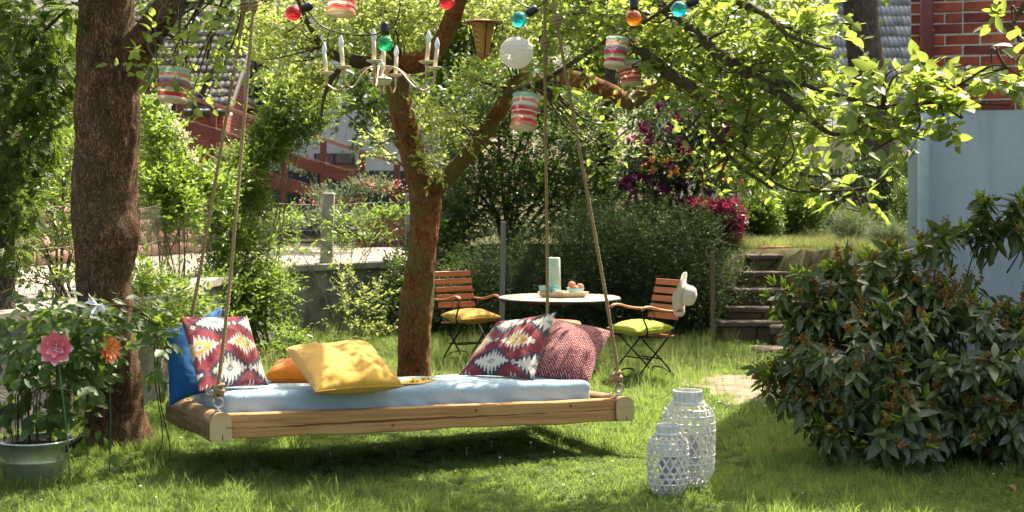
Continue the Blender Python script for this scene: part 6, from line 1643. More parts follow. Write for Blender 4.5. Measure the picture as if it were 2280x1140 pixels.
# ------------------------------------------------------------------ woven garden lanterns
M['cane_white'] = m_plain('cane_white', (0.72, 0.69, 0.62), 0.7, var=0.15, scale=25, bump=0.2)
def wicker(label, px, py, h, r, rn, nd):
    Y = GY(py); b = P(px, py, Y); b[2] = float(ground_z(b[0], Y)) + 0.02
    t = thing('woven_lantern', label, 'lantern', b)
    fr = np.array([0.02, 0.05, 0.10, 0.18, 0.35, 0.6, 0.72, 0.79, 0.835, 0.865]); rf = np.array([0.70, 0.80, 0.90, 0.96, 0.985, 1.0, 0.975, 0.90, 0.76, rn / r * 1.03])
    zz = np.linspace(0.02, 0.865, 40); rad = np.interp(zz, fr, rf) * r
    k = np.ones(5) / 5; rad = np.r_[rad[:2], np.convolve(rad, k, 'valid'), rad[-2:]]
    for sg, nm in ((1, 'weave'), (-1, 'weave')):
        mb = MB()
        for i in range(nd):
            a = i * 2 * np.pi / nd + sg * zz * 2.1
            rr_ = rad + sg * 0.0012 * np.sin(zz * 60 + i)
            Pth = np.stack([rr_ * np.cos(a), rr_ * np.sin(a), zz * h], 1)
            tg = nrm(np.gradient(Pth, axis=0)); outw = nrm(np.stack([np.cos(a), np.sin(a), 0 * a], 1)); sd = np.cross(tg, outw) * 0.0055
            Vv_ = np.stack([Pth - sd + outw * 0.0015, Pth + sd + outw * 0.0015, Pth + sd - outw * 0.0015, Pth - sd - outw * 0.0015], 1).reshape(-1, 3); n4 = len(zz)
            fs = [(q * 4 + e, q * 4 + (e + 1) % 4, q * 4 + 4 + (e + 1) % 4, q * 4 + 4 + e) for q in range(n4 - 1) for e in range(4)]
            mb.add(Vv_ + b, fs)
        obj(nm, mb, M['cane_white'], t, smooth=False)
    a = np.linspace(0, 2 * np.pi, 40, endpoint=False)
    for f in (0.03, 0.16, 0.24, 0.32, 0.58, 0.66, 0.74, 0.80):
        R_ = float(np.interp(f, zz, rad)); obj('hoop', MB().tube(np.c_[R_ * np.cos(a), R_ * np.sin(a), np.full(40, f * h)] + b, 0.0042, 4, closed=True), M['cane_white'], t)
    mb = MB(); mb.lathe([(rn * 0.9, 0.85 * h), (rn, 0.855 * h), (rn * 1.0, h), (rn * 0.92, h), (rn * 0.9, 0.86 * h)], 40, b); cl_ = obj('collar', mb, M['cane_white'], t, sharp=40)
    mb = MB()
    for i in range(18):
        q = i * 2 * np.pi / 18; mb.bar(b + (rn * 1.0 * math.cos(q), rn * 1.0 * math.sin(q), 0.87 * h), b + (rn * 1.0 * math.cos(q), rn * 1.0 * math.sin(q), 0.995 * h), rn * 0.28, 0.006, (math.cos(q), math.sin(q), 0), 0.001)
    obj('stave', mb, M['cane_white'], cl_, smooth=False)
    obj('collar_band', MB().tube(np.c_[rn * 1.06 * np.cos(a), rn * 1.06 * np.sin(a), np.full(40, 0.868 * h)] + b, 0.009, 8, closed=True), M['cane_white'], t)
    mb = MB(); mb.lathe([(0, -0.005), (r * 0.72, -0.005), (r * 0.72, 0.012), (0, 0.012)], 32, b); obj('base', mb, M['cane_white'], t, sharp=40)
    mb = MB()
    for i in range(3):
        q = i * 2.094 + 0.5; mb.lathe([(0, -0.022), (0.012, -0.022), (0.014, 0), (0, 0)], 10, b + (r * 0.55 * math.cos(q), r * 0.55 * math.sin(q), -0.005))
    obj('foot', mb, M['cane_white'], t)
    mb = MB(); mb.lathe([(0, 0.016), (rn * 0.75, 0.016), (rn * 0.78, 0.02), (rn * 0.78, 0.5 * h), (rn * 0.74, 0.5 * h), (rn * 0.74, 0.03), (0, 0.03)], 28, b); obj('glass_insert', mb, m_glass('insert_glass', (0.92, 0.95, 0.95), 0.05), t)
wicker('taller white woven cane lantern standing on the lawn', 1532, 1091, 0.54, 0.158, 0.085, 20)
wicker('smaller white woven cane lantern in front of the taller one', 1487, 1113, 0.385, 0.117, 0.063, 16)

# ------------------------------------------------------------------ flower stakes
def m_petal(name, c1, c2, ctip):
    tt = NT(name); co = tt.n('ShaderNodeTexCoord'); sx = tt.n('ShaderNodeSeparateXYZ'); tt.l(co.outputs['Object'], sx.inputs[0])
    nz = tt.noise(co.outputs['Object'], 6, 3)
    f = tt.math('ADD', sx.outputs[1], tt.math('MULTIPLY', tt.math('SUBTRACT', nz, 0.5), 0.35))
    f2 = tt.math('ADD', f, tt.math('MULTIPLY', tt.math('ABSOLUTE', sx.outputs[0]), 0.45))
    c = tt.ramp(f2, [(0.1, c1), (0.55, c2), (0.85, c2), (1.0, ctip)])
    return tt.finish(tt.bsdf(c, 0.4, 0, 0.5))
def stake_flower(name, label, c, nrm_dir, r, foot, mats, rings, stem_mat, eye_mat):
    g = np.array((foot[0], foot[1], float(ground_z(foot[0], foot[1])) - 0.03))
    t = thing(name, label, 'garden stake', g + (0, 0, 0.03))
    nd = nrm(nrm_dir); x = nrm(np.cross((0, 0, 1.0), nd)); y = np.cross(nd, x)
    for k, (cnt, rr, tilt, wd_) in enumerate(rings):
        pv, pf = leaf_shape(wd_, 0.10, -0.10, 5); me = make_mesh('petal', pv, pf, mats[k % len(mats)])
        for i in range(cnt):
            a = i * 2 * np.pi / cnt + k * np.pi / cnt + rng.normal(0, .05)
            d = nrm((x * math.cos(a) + y * math.sin(a)) * math.cos(tilt) + nd * math.sin(tilt))
            X = nrm(np.cross(d, nd)); Z = np.cross(X, d)
            m_ = Matrix(((X[0], d[0], Z[0], c[0] + nd[0] * 0.004 * k), (X[1], d[1], Z[1], c[1] + nd[1] * 0.004 * k), (X[2], d[2], Z[2], c[2] + nd[2] * 0.004 * k), (0, 0, 0, 1)))
            inst('petal', me, m_ @ Matrix.Diagonal((rr, rr, rr, 1)), t)
    mb = MB()
    for i in range(14):
        a = rng.uniform(0, 6.28); e = c + nd * rng.uniform(0.02, 0.035) + (x * math.cos(a) + y * math.sin(a)) * rng.uniform(0.005, 0.035); mb.tube([c, e], 0.0010, 4)
        pa_ = np.linspace(-np.pi / 2, np.pi / 2, 5); mb.lathe(np.c_[np.cos(pa_) * 0.0035, np.sin(pa_) * 0.0035], 6, e)
    obj('stamen', mb, eye_mat, t)
    obj('stem', MB().tube(spline([g, (g + c) / 2 + (0.01, 0, 0), c - nd * 0.01], 20), 0.004, 6), stem_mat, t)
fpk = P(125, 775, 8.5); ft = P(160, 1102, GY(1102))
pk = m_petal('pink_petal', (0.55, 0.03, 0.07), (0.70, 0.13, 0.17), (0.88, 0.72, 0.62))
stake_flower('flower_stake', 'pink water lily shaped metal flower on a thin green stake', fpk, (0.12, -1, 0.12), 0.1, ft, [pk], [(8, 0.108, 0.15, 0.74), (6, 0.068, 0.5, 0.72)], m_plain('stake_green', (0.05, 0.13, 0.05), 0.5), M['win_frame'])
foc = P(242, 778, 9.0); fo = P(243, 1060, GY(1060))
ok_ = m_petal('orange_petal_s', (0.60, 0.10, 0.02), (0.68, 0.17, 0.05), (0.78, 0.40, 0.20))
stake_flower('flower_stake', 'orange daisy shaped metal flower on a green stake before the trunk', foc, (0.8, -0.6, 0.1), 0.1, fo, [ok_], [(12, 0.095, 0.1, 0.34), (9, 0.07, 0.35, 0.36)], m_plain('stake_green2', (0.05, 0.13, 0.05), 0.5), m_plain('eye_y', (0.7, 0.45, 0.03), 0.6))

# ------------------------------------------------------------------ things hanging in the trees
M['cord'] = m_plain('cord', (0.45, 0.38, 0.28), 0.9)
M['wire_dark'] = m_plain('wire_dark', (0.10, 0.10, 0.10), 0.5, metal=0.5)
M['paper_base'] = m_paper('paper_base', [(0.0, (0.78, 0.74, 0.62)), (1.0, (0.78, 0.74, 0.62))], 1.0, 0.3)
mint, red, wht, gry, pur, org = (0.33, 0.62, 0.48), (0.62, 0.06, 0.05), (0.80, 0.72, 0.60), (0.30, 0.28, 0.34), (0.26, 0.12, 0.26), (0.70, 0.26, 0.16)
SA = [(0.0, wht), (0.10, red), (0.22, wht), (0.28, mint), (0.34, red), (0.46, pur), (0.56, gry), (0.62, wht), (0.72, org), (0.80, mint), (0.93, wht)]
SB = [(0.0, org), (0.12, red), (0.22, wht), (0.30, red), (0.42, wht), (0.47, red), (0.55, gry), (0.60, wht), (0.72, org), (0.80, wht), (0.86, mint)]
def striped(label, px, py, w, h, Y, tilt, stops, hang_y, hang_dx=0):
    c = P(px, py, Y); R_ = w / 2 / S(Y); hh = h / S(Y)
    Mx = Matrix.Translation(Vector(c)) @ Matrix.Rotation(math.radians(tilt[0]), 4, 'X') @ Matrix.Rotation(math.radians(tilt[1]), 4, 'Y')
    t = thing('striped_lantern', label, 'paper lantern', M=Mx, group=None)
    zs = np.linspace(-hh / 2, hh / 2, 26); rr = R_ * (1 + 0.04 * np.sin(zs / hh * 24) + 0.04 * np.sin(zs / hh * 9 + 1)); rr[-2:] = R_ * 1.03
    obj('shade', MB().lathe(np.c_[rr, zs], 40), m_paper('stripes', stops, 1.0 / hh), t, local=True)
    obj('bottom', MB().lathe([(0, -hh / 2 + 0.006), (R_ * 0.99, -hh / 2 + 0.002), (R_ * 1.02, -hh / 2 - 0.003), (0, -hh / 2 - 0.001)], 40), M['paper_base'], t, local=True)
    a = np.linspace(0, 2 * np.pi, 36, endpoint=False)
    obj('rim', MB().tube(np.c_[R_ * 1.03 * np.cos(a), R_ * 1.03 * np.sin(a), np.full(36, hh / 2)], 0.003, 5, closed=True), M['wire_dark'], t, local=True)
    obj('bail', MB().tube(spline([(-R_, 0, hh / 2), (-R_ * 0.5, 0, hh / 2 + R_ * 0.7), (0, 0, hh / 2 + R_ * 0.85), (R_ * 0.5, 0, hh / 2 + R_ * 0.7), (R_, 0, hh / 2)], 16), 0.0018, 5), M['wire_dark'], t, local=True)
    top = Mx @ Vector((0, 0, hh / 2 + R_ * 0.85)); e = P(px + hang_dx, hang_y, Y)
    obj('cord', MB().tube([np.array(top), e], 0.0022, 5), M['cord'], t)
striped('striped paper lantern with purple band hanging under the thick limb', 386, 188, 68, 74, 9.55, (-6, 5), SA, 12, 12)
striped('striped paper lantern hanging above the chandelier', 762, -2, 62, 68, 9.4, (-10, 3), SB, -150)
striped('striped paper lantern with white base dangling lowest before the forked trunk', 1168, 248, 58, 76, 9.9, (-13, 5), SB, 150, 30)
striped('striped paper lantern half hidden behind the back rope', 1207, 186, 50, 62, 11.5, (-8, -2), SA, 165)
striped('striped paper lantern partly covered by leaves above its neighbour', 1372, 116, 50, 66, 9.3, (-8, 6), SA, 30)
striped('striped paper lantern hanging over the bend of the crooked limb', 1404, 162, 48, 52, 9.4, (-10, -4), SB, 40)
def round_lantern(label, px, py, r, Y, hang):
    c = P(px, py, Y); R_ = r / S(Y)
    t = thing('round_lantern', label, 'paper lantern', c, group=None)
    a = np.linspace(-np.pi / 2 + 0.25, np.pi / 2 - 0.25, 70); rr = R_ * (np.cos(a) * (1 + 0.035 * np.abs(np.sin(a * 11))))
    obj('shade', MB().lathe(np.c_[rr, np.sin(a) * R_ * 0.97], 48), m_paper('white_paper', [(0, (0.82, 0.81, 0.78)), (1, (0.82, 0.81, 0.78))], 1.0, 0.6), t, local=True)
    mb = MB()
    for q in np.linspace(-1.15, 1.15, 12):
        b = np.linspace(0, 2 * np.pi, 36, endpoint=False); mb.tube(np.c_[R_ * math.cos(q) * np.cos(b), R_ * math.cos(q) * np.sin(b), np.full(36, math.sin(q) * R_ * 0.97)], 0.0016, 4, closed=True)
    obj('wire_ring', mb, M['win_frame'], t, local=True)
    b = np.linspace(0, 2 * np.pi, 20, endpoint=False); mb = MB(); mb.tube(np.c_[R_ * 0.25 * np.cos(b), R_ * 0.25 * np.sin(b), np.full(20, R_ * 0.95)], 0.003, 5, closed=True); mb.tube([(-R_ * 0.25, 0, R_ * 0.95), (0, 0, R_ * 1.1), (R_ * 0.25, 0, R_ * 0.95)], 0.002, 5)
    obj('collar', mb, M['wire_dark'], t, local=True)
    obj('cord', MB().tube([c + (0, 0, R_ * 1.1), P(px + 8, hang, Y)], 0.0018, 5), M['cord'], t)
round_lantern('large round white paper lantern hanging in full view between branches', 1150, 117, 37, 10.2, 10)
round_lantern('round white paper lantern half hidden behind the front rope', 1250, 124, 31, 11.6, 30)

# cone shaped lantern
c = P(1075, 47, 9.8)
t = thing('cone_lantern', 'tapered amber lantern with a flat brim hanging beside the round lantern', 'lantern', c)
sY = S(9.8)
am = NT('amber'); v_ = am.coords('Object', (1, 1, 0.6)); vo = am.n('ShaderNodeTexWave'); vo.wave_type = 'BANDS'; vo.bands_direction = 'DIAGONAL'; vo.inputs['Scale'].default_value = 55; vo.inputs['Distortion'].default_value = 3; am.l(v_, vo.inputs['Vector'])
cc = am.ramp(vo.outputs['Fac'], [(0.2, (0.36, 0.20, 0.04)), (0.7, (0.62, 0.42, 0.12))]); bb = am.bsdf(cc, 0.5, 0, 0.3, vo.outputs['Fac'], 0.3, 0.004)
tr = am.n('ShaderNodeBsdfTranslucent'); am.l(cc, tr.inputs['Color']); mx = am.n('ShaderNodeMixShader'); mx.inputs[0].default_value = 0.5; am.l(bb.outputs[0], mx.inputs[1]); am.l(tr.outputs[0], mx.inputs[2])
obj('shade', MB().lathe([(13 / sY, -76 / sY), (26 / sY, -6 / sY)], 32, c), am.finish(mx), t)
obj('brim', MB().lathe([(0, 4 / sY), (26 / sY, 2 / sY), (46 / sY, -3 / sY), (46 / sY, -5 / sY), (26 / sY, -1 / sY), (0, 1 / sY)], 40, c), m_plain('brim', (0.30, 0.14, 0.07), 0.5, metal=0.4), t)
for q in (0.3, 1.87, 3.44, 5.0):
    obj('rod', MB().tube([c + (math.cos(q) * 33 / sY, math.sin(q) * 33 / sY, -4 / sY), c + (math.cos(q) * 15 / sY, math.sin(q) * 15 / sY, -76 / sY)], 0.004, 5), M['iron_black'], t)
obj('base', MB().lathe([(0, -84 / sY), (5 / sY, -83 / sY), (14 / sY, -78 / sY), (16 / sY, -74 / sY), (0, -73 / sY)], 24, c), m_plain('copper', (0.32, 0.15, 0.08), 0.4, metal=0.6), t)
obj('finial', MB().lathe([(0, -96 / sY), (2.5 / sY, -90 / sY), (1.5 / sY, -84 / sY), (0, -84 / sY)], 12, c), m_plain('brass_f', (0.5, 0.33, 0.1), 0.35, metal=0.8), t)
obj('cord', MB().tube([c + (0, 0, 4 / sY), P(1077, -60, 9.8)], 0.002, 5), M['cord'], t)

# chandelier
CY = 9.0; hub = P(848, 182, CY); s9 = S(CY)
t = thing('chandelier', 'brass and cream candle chandelier hanging from the fork above the bed', 'chandelier', hub)
brass = m_plain('aged_brass', (0.46, 0.33, 0.20), 0.4, metal=0.6, var=0.2)
cream = m_plain('cream_enamel', (0.66, 0.58, 0.44), 0.45, var=0.1)
tube_m = m_plain('candle_sleeve', (0.66, 0.56, 0.36), 0.6, var=0.08)
bulb_m = m_plain('opal_bulb', (0.78, 0.80, 0.82), 0.15, var=0.02, spec=0.6)
pr_ = [(0, -9), (14, -8), (20, -5), (24, 0), (26, 3), (26, 6), (22, 9), (12, 11), (8, 16), (0, 17)]
hubm = obj('hub', MB().lathe([(a / s9, b / s9) for a, b in pr_], 36, hub), cream, t)
obj('hub_band', MB().lathe([(26.4 / s9, 3.2 / s9), (26.6 / s9, 4.4 / s9), (26.4 / s9, 5.6 / s9)], 36, hub), m_plain('band_grey', (0.2, 0.2, 0.18), 0.5), hubm)
obj('finial', MB().lathe([(0, -30 / s9), (2 / s9, -28 / s9), (4 / s9, -20 / s9), (2.5 / s9, -14 / s9), (6 / s9, -9 / s9)], 14, hub), brass, t)
obj('column', MB().lathe([(6 / s9, 16 / s9), (4 / s9, 22 / s9), (9 / s9, 30 / s9), (7 / s9, 40 / s9), (3 / s9, 48 / s9), (2 / s9, 60 / s9)], 18, hub), cream, t)
obj('chain', MB().tube(spline([hub + (0, 0, 58 / s9), P(851, 80, CY), P(853, 0, CY), P(856, -110, CY + 0.1)], 20), 0.003, 5), brass, t)
cups = [(727, 163, 0.10), (764, 150, -0.20), (833, 137, -0.33), (854, 150, 0.24), (881, 168, 0.33), (950, 139, -0.20), (968, 152, 0.10)]
for px, py, dy in cups:
    cp = P(px, py, CY + dy)
    dr = cp - hub; dr[2] = 0; R_ = np.linalg.norm(dr); e = dr / R_
    arm = spline([hub + e * 0.02 + (0, 0, 0.02), hub + e * R_ * 0.22 + (0, 0, 0.085), hub + e * R_ * 0.45 + (0, 0, 0.05), hub + e * R_ * 0.75 + (0, 0, -0.045), hub + e * R_ * 0.95 + (0, 0, -0.02), cp - (0, 0, 0.05), cp - (0, 0, 0.008)], 36)
    a_ = obj('arm', MB().tube(arm, 0.006, 8), brass, t)
    obj('arm_knuckle', MB().lathe([(0.007, -0.06), (0.011, -0.05), (0.008, -0.04), (0.012, -0.02), (0.006, -0.005)], 12, cp), brass, a_)
    obj('drip_dish', MB().lathe([(0, -0.008), (0.02, -0.010), (0.040, 0.0), (0.047, 0.008), (0.044, 0.009), (0.02, -0.002), (0, 0.0)], 24, cp), cream, t)
    tl = e * 0.015
    cd = obj('candle', MB().tube([cp, cp + tl * 0.5 + (0, 0, 0.06), cp + tl + (0, 0, 0.118)], 0.0125, 14), tube_m, t)
    ax = cp + tl + (0, 0, 0.116)
    obj('bulb', MB().lathe([(0.0105, 0), (0.0125, 0.008), (0.0165, 0.025), (0.016, 0.036), (0.011, 0.055), (0.005, 0.070), (0, 0.076)], 18, ax), bulb_m, cd)

# party lights
LY = 7.8; sL = S(LY)
t = thing('string_lights', 'black cable of coloured bulbs strung through the branches', 'string lights', P(858, 60, LY))
mats_ = {n_: m_glass('bulb_' + n_, c_, 0.12) for n_, c_ in (('red', (0.85, 0.03, 0.05)), ('green', (0.03, 0.60, 0.22)), ('teal', (0.02, 0.55, 0.60)), ('orange', (0.90, 0.20, 0.02)))}
blk = m_plain('black_rubber', (0.012, 0.012, 0.012), 0.4)
bulbs = [((684, 16), (653, 29), 'red'), ((857, 62), (858, 97), 'green'), ((1003, -25), (995, 4), 'red'), ((1185, 24), (1156, 43), 'teal'), ((1543, 4), (1512, 20), 'teal'), ((1412, 8), (1411, 40), 'orange')]
cable = [P(600, -90, LY), P(650, -40, LY), P(676, 2, LY), P(690, 30, LY), P(720, 60, LY), P(770, 76, LY), P(830, 78, LY), P(856, 66, LY), P(878, 58, LY), P(890, 20, LY), P(896, -30, LY), P(960, -60, LY), P(1003, -36, LY), P(1090, -40, LY), P(1188, 18, LY), P(1280, -50, LY), P(1412, -2, LY), P(1480, -40, LY), P(1546, -6, LY), P(1650, -80, LY)]
obj('cable', MB().tube(spline(cable, 160), 0.0042, 6), blk, t)
for (sp_, bp_, cn) in bulbs:
    a_, b_ = P(*sp_, LY), P(*bp_, LY - 0.02); d_ = nrm(b_ - a_)
    x = nrm(np.cross(d_, (0.1, 1, 0.2))); R3 = np.stack([x, np.cross(d_, x), d_], 1)
    so = obj('socket', MB().lathe([(0.008, -0.030), (0.020, -0.026), (0.0225, -0.015), (0.0225, 0.025), (0.019, 0.036), (0.0, 0.036)], 20, a_, R3), blk, t)
    rb = 17.5 / sL; q = np.linspace(-np.pi / 2, np.pi / 2, 14)
    prf = np.c_[np.cos(q) * rb, np.sin(q) * rb]; V, Fs = MB().lathe(prf, 18, (0, 0, 0)).arrays()
    V = V * (1 + 0.03 * np.sin(V[:, [0]] * 300) * np.sin(V[:, [2]] * 300)); V = V @ R3.T + b_
    obj('bulb', (V, Fs), mats_[cn], t, smooth=False)

# ------------------------------------------------------------------ grass
def tuft(name, nb, rad, h, w, mat, lean=0.5):
    V, Fs = [], []
    for i in range(nb):
        a, r = rng.uniform(0, 6.28), rad * math.sqrt(rng.uniform())
        b = np.array((r * math.cos(a), r * math.sin(a), -0.01)); hh = h * rng.uniform(0.45, 1.2)
        la = rng.uniform(0, 6.28); ld = np.array((math.cos(la), math.sin(la), 0)) * hh * lean * rng.uniform(0.2, 1.3)
        fa = rng.uniform(0, 6.28); sd = np.array((math.cos(fa), math.sin(fa), 0)) * w * rng.uniform(0.7, 1.3)
        k = len(V); m = b + ld * 0.35 + (0, 0, hh * 0.6); tp = b + ld + (0, 0, hh)
        V += [b - sd, b + sd, m - sd * 0.8, m + sd * 0.8, tp]
        Fs += [(k, k + 1, k + 3, k + 2), (k + 2, k + 3, k + 4)]
    me = make_mesh(name, np.array(V), Fs, mat, smooth=False)
    return bpy.data.objects.new(name, me)
def scatter(name, label, pts, scale, tufts, seed):
    """vertex cloud + geometry nodes instancing the tufts"""
    me = bpy.data.meshes.new(name); me.vertices.add(len(pts)); me.vertices.foreach_set('co', np.asarray(pts, np.float32).ravel())
    r_ = np.random.default_rng(seed)
    at = me.attributes.new('sc', 'FLOAT', 'POINT'); at.data.foreach_set('value', np.asarray(scale, np.float32))
    at = me.attributes.new('rot', 'FLOAT_VECTOR', 'POINT'); at.data.foreach_set('vector', np.stack([r_.normal(0, .12, len(pts)), r_.normal(0, .12, len(pts)), r_.uniform(0, 6.28, len(pts))], 1).astype(np.float32).ravel())
    at = me.attributes.new('pick', 'INT', 'POINT'); at.data.foreach_set('value', r_.integers(0, len(tufts), len(pts)).astype(np.int32))
    o = bpy.data.objects.new(name, me); col.objects.link(o)
    ng = bpy.data.node_groups.new(name + '_nodes', 'GeometryNodeTree')
    ng.interface.new_socket('Geometry', in_out='INPUT', socket_type='NodeSocketGeometry'); ng.interface.new_socket('Geometry', in_out='OUTPUT', socket_type='NodeSocketGeometry')
    gi, go = ng.nodes.new('NodeGroupInput'), ng.nodes.new('NodeGroupOutput')
    iop = ng.nodes.new('GeometryNodeInstanceOnPoints'); jn = ng.nodes.new('GeometryNodeJoinGeometry')
    for tf in tufts[::-1]:
        oi = ng.nodes.new('GeometryNodeObjectInfo'); oi.inputs['Object'].default_value = tf; oi.inputs['As Instance'].default_value = True
        ng.links.new(oi.outputs['Geometry'], jn.inputs[0])
    def attr(nm, ty):
        a = ng.nodes.new('GeometryNodeInputNamedAttribute'); a.data_type = ty; a.inputs['Name'].default_value = nm; return a.outputs['Attribute']
    e2r = ng.nodes.new('FunctionNodeEulerToRotation')
    ng.links.new(gi.outputs[0], iop.inputs['Points']); ng.links.new(jn.outputs[0], iop.inputs['Instance'])
    iop.inputs['Pick Instance'].default_value = True
    ng.links.new(attr('pick', 'INT'), iop.inputs['Instance Index'])
    ng.links.new(attr('rot', 'FLOAT_VECTOR'), e2r.inputs[0]); ng.links.new(e2r.outputs[0], iop.inputs['Rotation'])
    ng.links.new(attr('sc', 'FLOAT'), iop.inputs['Scale'])
    ng.links.new(iop.outputs[0], go.inputs[0])
    md = o.modifiers.new('scatter', 'NODES'); md.node_group = ng
    o['kind'] = 'stuff'; o['label'] = label; o['category'] = 'grass'
    return o
def in_view(n, y0, y1, x0=None, x1=None, p=1.6):
    y = y0 + (y1 - y0) * rng.uniform(0, 1, n) ** p
    if x0 is None:
        x = rng.uniform(-1, 1, n) * (y * 0.40 + 0.4)
    else: x = rng.uniform(x0, x1, n)
    return x, y
wl_y, wl_x = wall_line[:, 1], wall_line[:, 0]
def lawn_ok(x, y):
    ok = ~on_sand(x, y, 0.82 + 0.18 * np.sin(x * 31 + y * 17) + 0.15 * np.sin(x * 9 - y * 13)) | (rng.uniform(size=len(x)) < 0.10)
    ok &= ~((y < 19.6) & (x < np.interp(y, wl_y, wl_x) + 0.28))
    ok &= ~((x > HX - 0.03) & (y > HY - 0.03 - 0.296 * (x - HX)))
    ok &= np.hypot(x - TB[0], y - TB[1]) > 0.19
    ok &= np.hypot(x - LB[0], y - LB[1]) > 0.27
    return ok
short = [tuft('blades', 36, 0.08, 0.042, 0.0022, M['grass'], 0.9) for _ in range(4)]
def clover(name):
    n_ = 26; a = rng.uniform(0, 6.28, n_); r = 0.08 * np.sqrt(rng.uniform(size=n_)); c = np.stack([r * np.cos(a), r * np.sin(a), rng.uniform(0.015, 0.034, n_)], 1)
    c = np.repeat(c, 3, 0); b = np.repeat(rng.uniform(0, 6.28, n_), 3) + np.tile([0, 2.09, 4.19], n_)
    d = np.stack([np.cos(b), np.sin(b), np.full(3 * n_, 0.25)], 1)
    V, Fs = leaves(c, nrm(d), np.tile((0, 0, 1.0), (3 * n_, 1)) + 0.3 * rng.normal(size=(3 * n_, 3)), rng.uniform(0.008, 0.014, 3 * n_), 0.9)
    return bpy.data.objects.new(name, make_mesh(name, V, Fs, M['clover'], smooth=False))
M['clover'] = m_leaf('clover', [(0.05, 0.11, 0.025), (0.09, 0.16, 0.035), (0.07, 0.13, 0.03)], (0.34, 0.5, 0.08), 0.38, 0.6, 0.25)
short += [clover('clover')]
long_ = [tuft('blades', 22, 0.06, 0.11, 0.0022, M['grass'], 0.7) for _ in range(3)]
seedy = [tuft('blades', 12, 0.07, 0.24, 0.0018, M['seed_grass'], 0.5) for _ in range(2)]
dry = [tuft('blades', 30, 0.09, 0.15, 0.0025, M['dry_grass'], 0.9) for _ in range(3)]
x, y = in_view(52000, 7.3, 18.6, p=1.35); ok = lawn_ok(x, y); x, y = x[ok], y[ok]
z = ground_z(x, y); q = np.stack([x, y, 0 * x], 1)
keep = (z < 0.35) & (rng.uniform(size=len(x)) < 0.75 + 0.25 * wob(q, 2.5, 2))
x, y, z = x[keep], y[keep], z[keep]; q = np.stack([x, y, 0 * x], 1)
sc = (0.85 + 0.35 * wob(q, 1.7, 5)) * rng.uniform(0.7, 1.25, len(x)) * np.interp(y, [8, 18], [0.85, 1.25])
g_short = scatter('grass', 'short bright lawn grass under the bed and table', np.stack([x, y, z], 1), np.clip(sc, 0.4, 2.0), short, 1)
x, y = in_view(5000, 7.4, 18.4); ok = lawn_ok(x, y) & (wob(np.stack([x, y, 0 * x], 1), 1.8, 11) > 0.15) & (ground_z(x, y) < 0.3); x, y = x[ok], y[ok]
# longer grass round the feet of things
ex, ey = [], []
for (cx_, cy_, r0, r1, n_) in ((LB[0], LB[1], 0.28, 0.42, 260), (TB[0], TB[1], 0.19, 0.28, 70), (EB[0] - 0.2, EB[1] - 0.1, 0.5, 1.15, 300), (AB[0], AB[1], 0.15, 0.35, 160), (CM1[0][3], CM1[1][3], 0.0, 0.6, 160), (CM2[0][3], CM2[1][3], 0.0, 0.6, 200)):
    a = rng.uniform(0, 6.28, n_); r = rng.uniform(r0, r1, n_); ex.append(cx_ + r * np.cos(a)); ey.append(cy_ + r * np.sin(a))
x, y = np.r_[x, np.concatenate(ex)], np.r_[y, np.concatenate(ey)]
scatter('tall_grass', 'longer grass tufts scattered over the lawn', np.stack([x, y, ground_z(x, y)], 1), rng.uniform(0.5, 1.15, len(x)), long_, 2)
x, y = in_view(650, 12.2, 17.8, -2.6, 2.6, 1.0); ok = lawn_ok(x, y) & (ground_z(x, y) < 0.25); x, y = x[ok], y[ok]
scatter('seed_grass', 'pale seeding grass stalks round the chairs', np.stack([x, y, ground_z(x, y)], 1), rng.uniform(0.5, 1.1, len(x)), seedy, 3)
x, y = in_view(5200, 16.2, 25, 1.4, 8.0, 1.0); z = ground_z(x, y)
ok = (z > 0.12) & ~((x > HX - 0.1 + 0.296 * (y - HY)) & (y < HY + 8.2) & (y > HY)) & ~((x > 2.4) & (x < 3.85) & (y < 18.9) & (y > 17.0)); x, y, z = x[ok], y[ok], z[ok]
x2, y2 = in_view(2600, 17.0, 24, 1.6, 7.5, 1.0); z2 = ground_z(x2, y2); ok = (z2 > 0.12) & ~((x2 > 2.4) & (x2 < 3.85) & (y2 < 18.9)) & ~((x2 > HX - 0.1 + 0.296 * (y2 - HY)) & (y2 < HY + 8.2)); x2, y2, z2 = x2[ok], y2[ok], z2[ok]
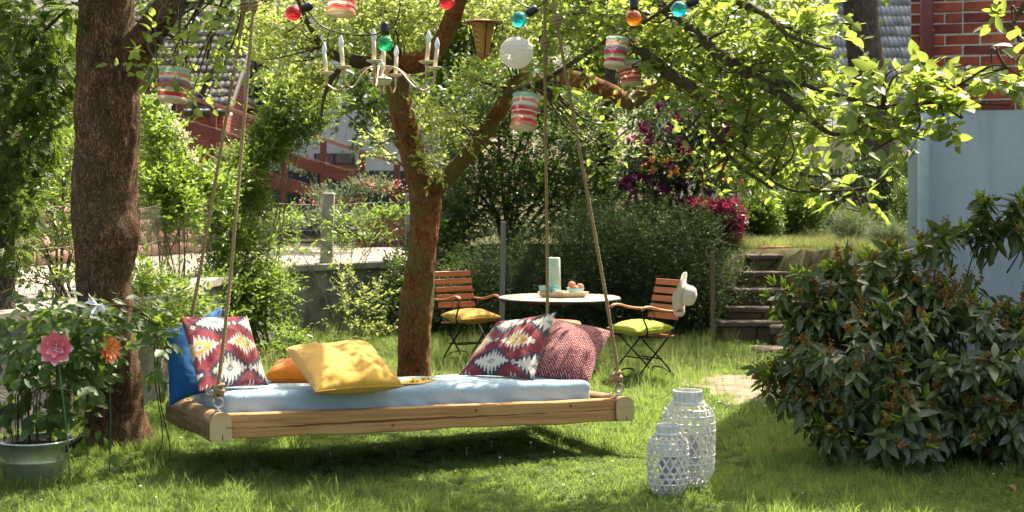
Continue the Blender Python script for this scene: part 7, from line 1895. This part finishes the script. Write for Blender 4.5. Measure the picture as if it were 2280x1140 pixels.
scatter('bank_grass', 'dry straw coloured grass on the bank beside the steps', np.stack([x, y, z], 1), rng.uniform(0.5, 1.1, len(x)), dry, 4)
scatter('terrace_grass', 'green grass on the upper terrace', np.stack([x2, y2, z2], 1), rng.uniform(0.6, 1.2, len(x2)), long_, 5)
# daisies and small yellow flowers in the lawn
x, y = in_view(620, 7.8, 17.5, p=0.8); ok = lawn_ok(x, y) & (ground_z(x, y) < 0.2) & (wob(np.stack([x, y, 0 * x], 1), 1.4, 20) > -0.1); x, y = x[ok], y[ok]
mb_w, mb_y = MB(), MB()
for i in range(len(x)):
    c = (x[i], y[i], float(ground_z(x[i], y[i])) + rng.uniform(0.04, 0.09)); r = rng.uniform(0.006, 0.010)
    (mb_y if i % 12 == 0 else mb_w).lathe([(0, 0.002), (r, 0.0), (r * 0.4, -0.003), (0.0008, -0.006), (0.0008, -0.05)], 6, c, np.array(Matrix.Rotation(rng.normal(0.3, .3), 3, 'X')))
for nm, mb, c, lab in (('daisies', mb_w, (0.78, 0.78, 0.74), 'white daisies dotted over the lawn'), ('buttercups', mb_y, (0.75, 0.55, 0.04), 'tiny yellow flowers dotted over the lawn')):
    o = obj(nm, mb, m_plain(nm, c, 0.7, var=0.05), None, kind='stuff'); o['label'] = lab; o['category'] = 'flowers'
# fallen leaves
lm = m_leaf('fallen_leaf', [(0.20, 0.085, 0.035), (0.28, 0.14, 0.06)], (0.3, 0.15, 0.05), 0.15, 0.7)
fv, ff = leaf_shape(0.5, 0.25, 0.2, 4); fme = make_mesh('fallen_leaf', fv, ff, lm)
for k, (px, py, lab) in enumerate(((2150, 1062, 'curled brown fallen leaf on the shaded lawn before the bush'), (1748, 1010, 'small brown fallen leaf at the edge of the bush shade'), (2245, 1090, 'brown fallen leaf near the right end of the bush shade'))):
    Y = GY(py); p = P(px, py, Y); p[2] = float(ground_z(p[0], Y)) + 0.035
    tag(inst('fallen_leaf', fme, Matrix.Translation(Vector(p)) @ Matrix.Rotation(1.3 + k, 4, 'Z') @ Matrix.Diagonal((0.09, 0.09, 0.09, 1))), lab, 'leaf')
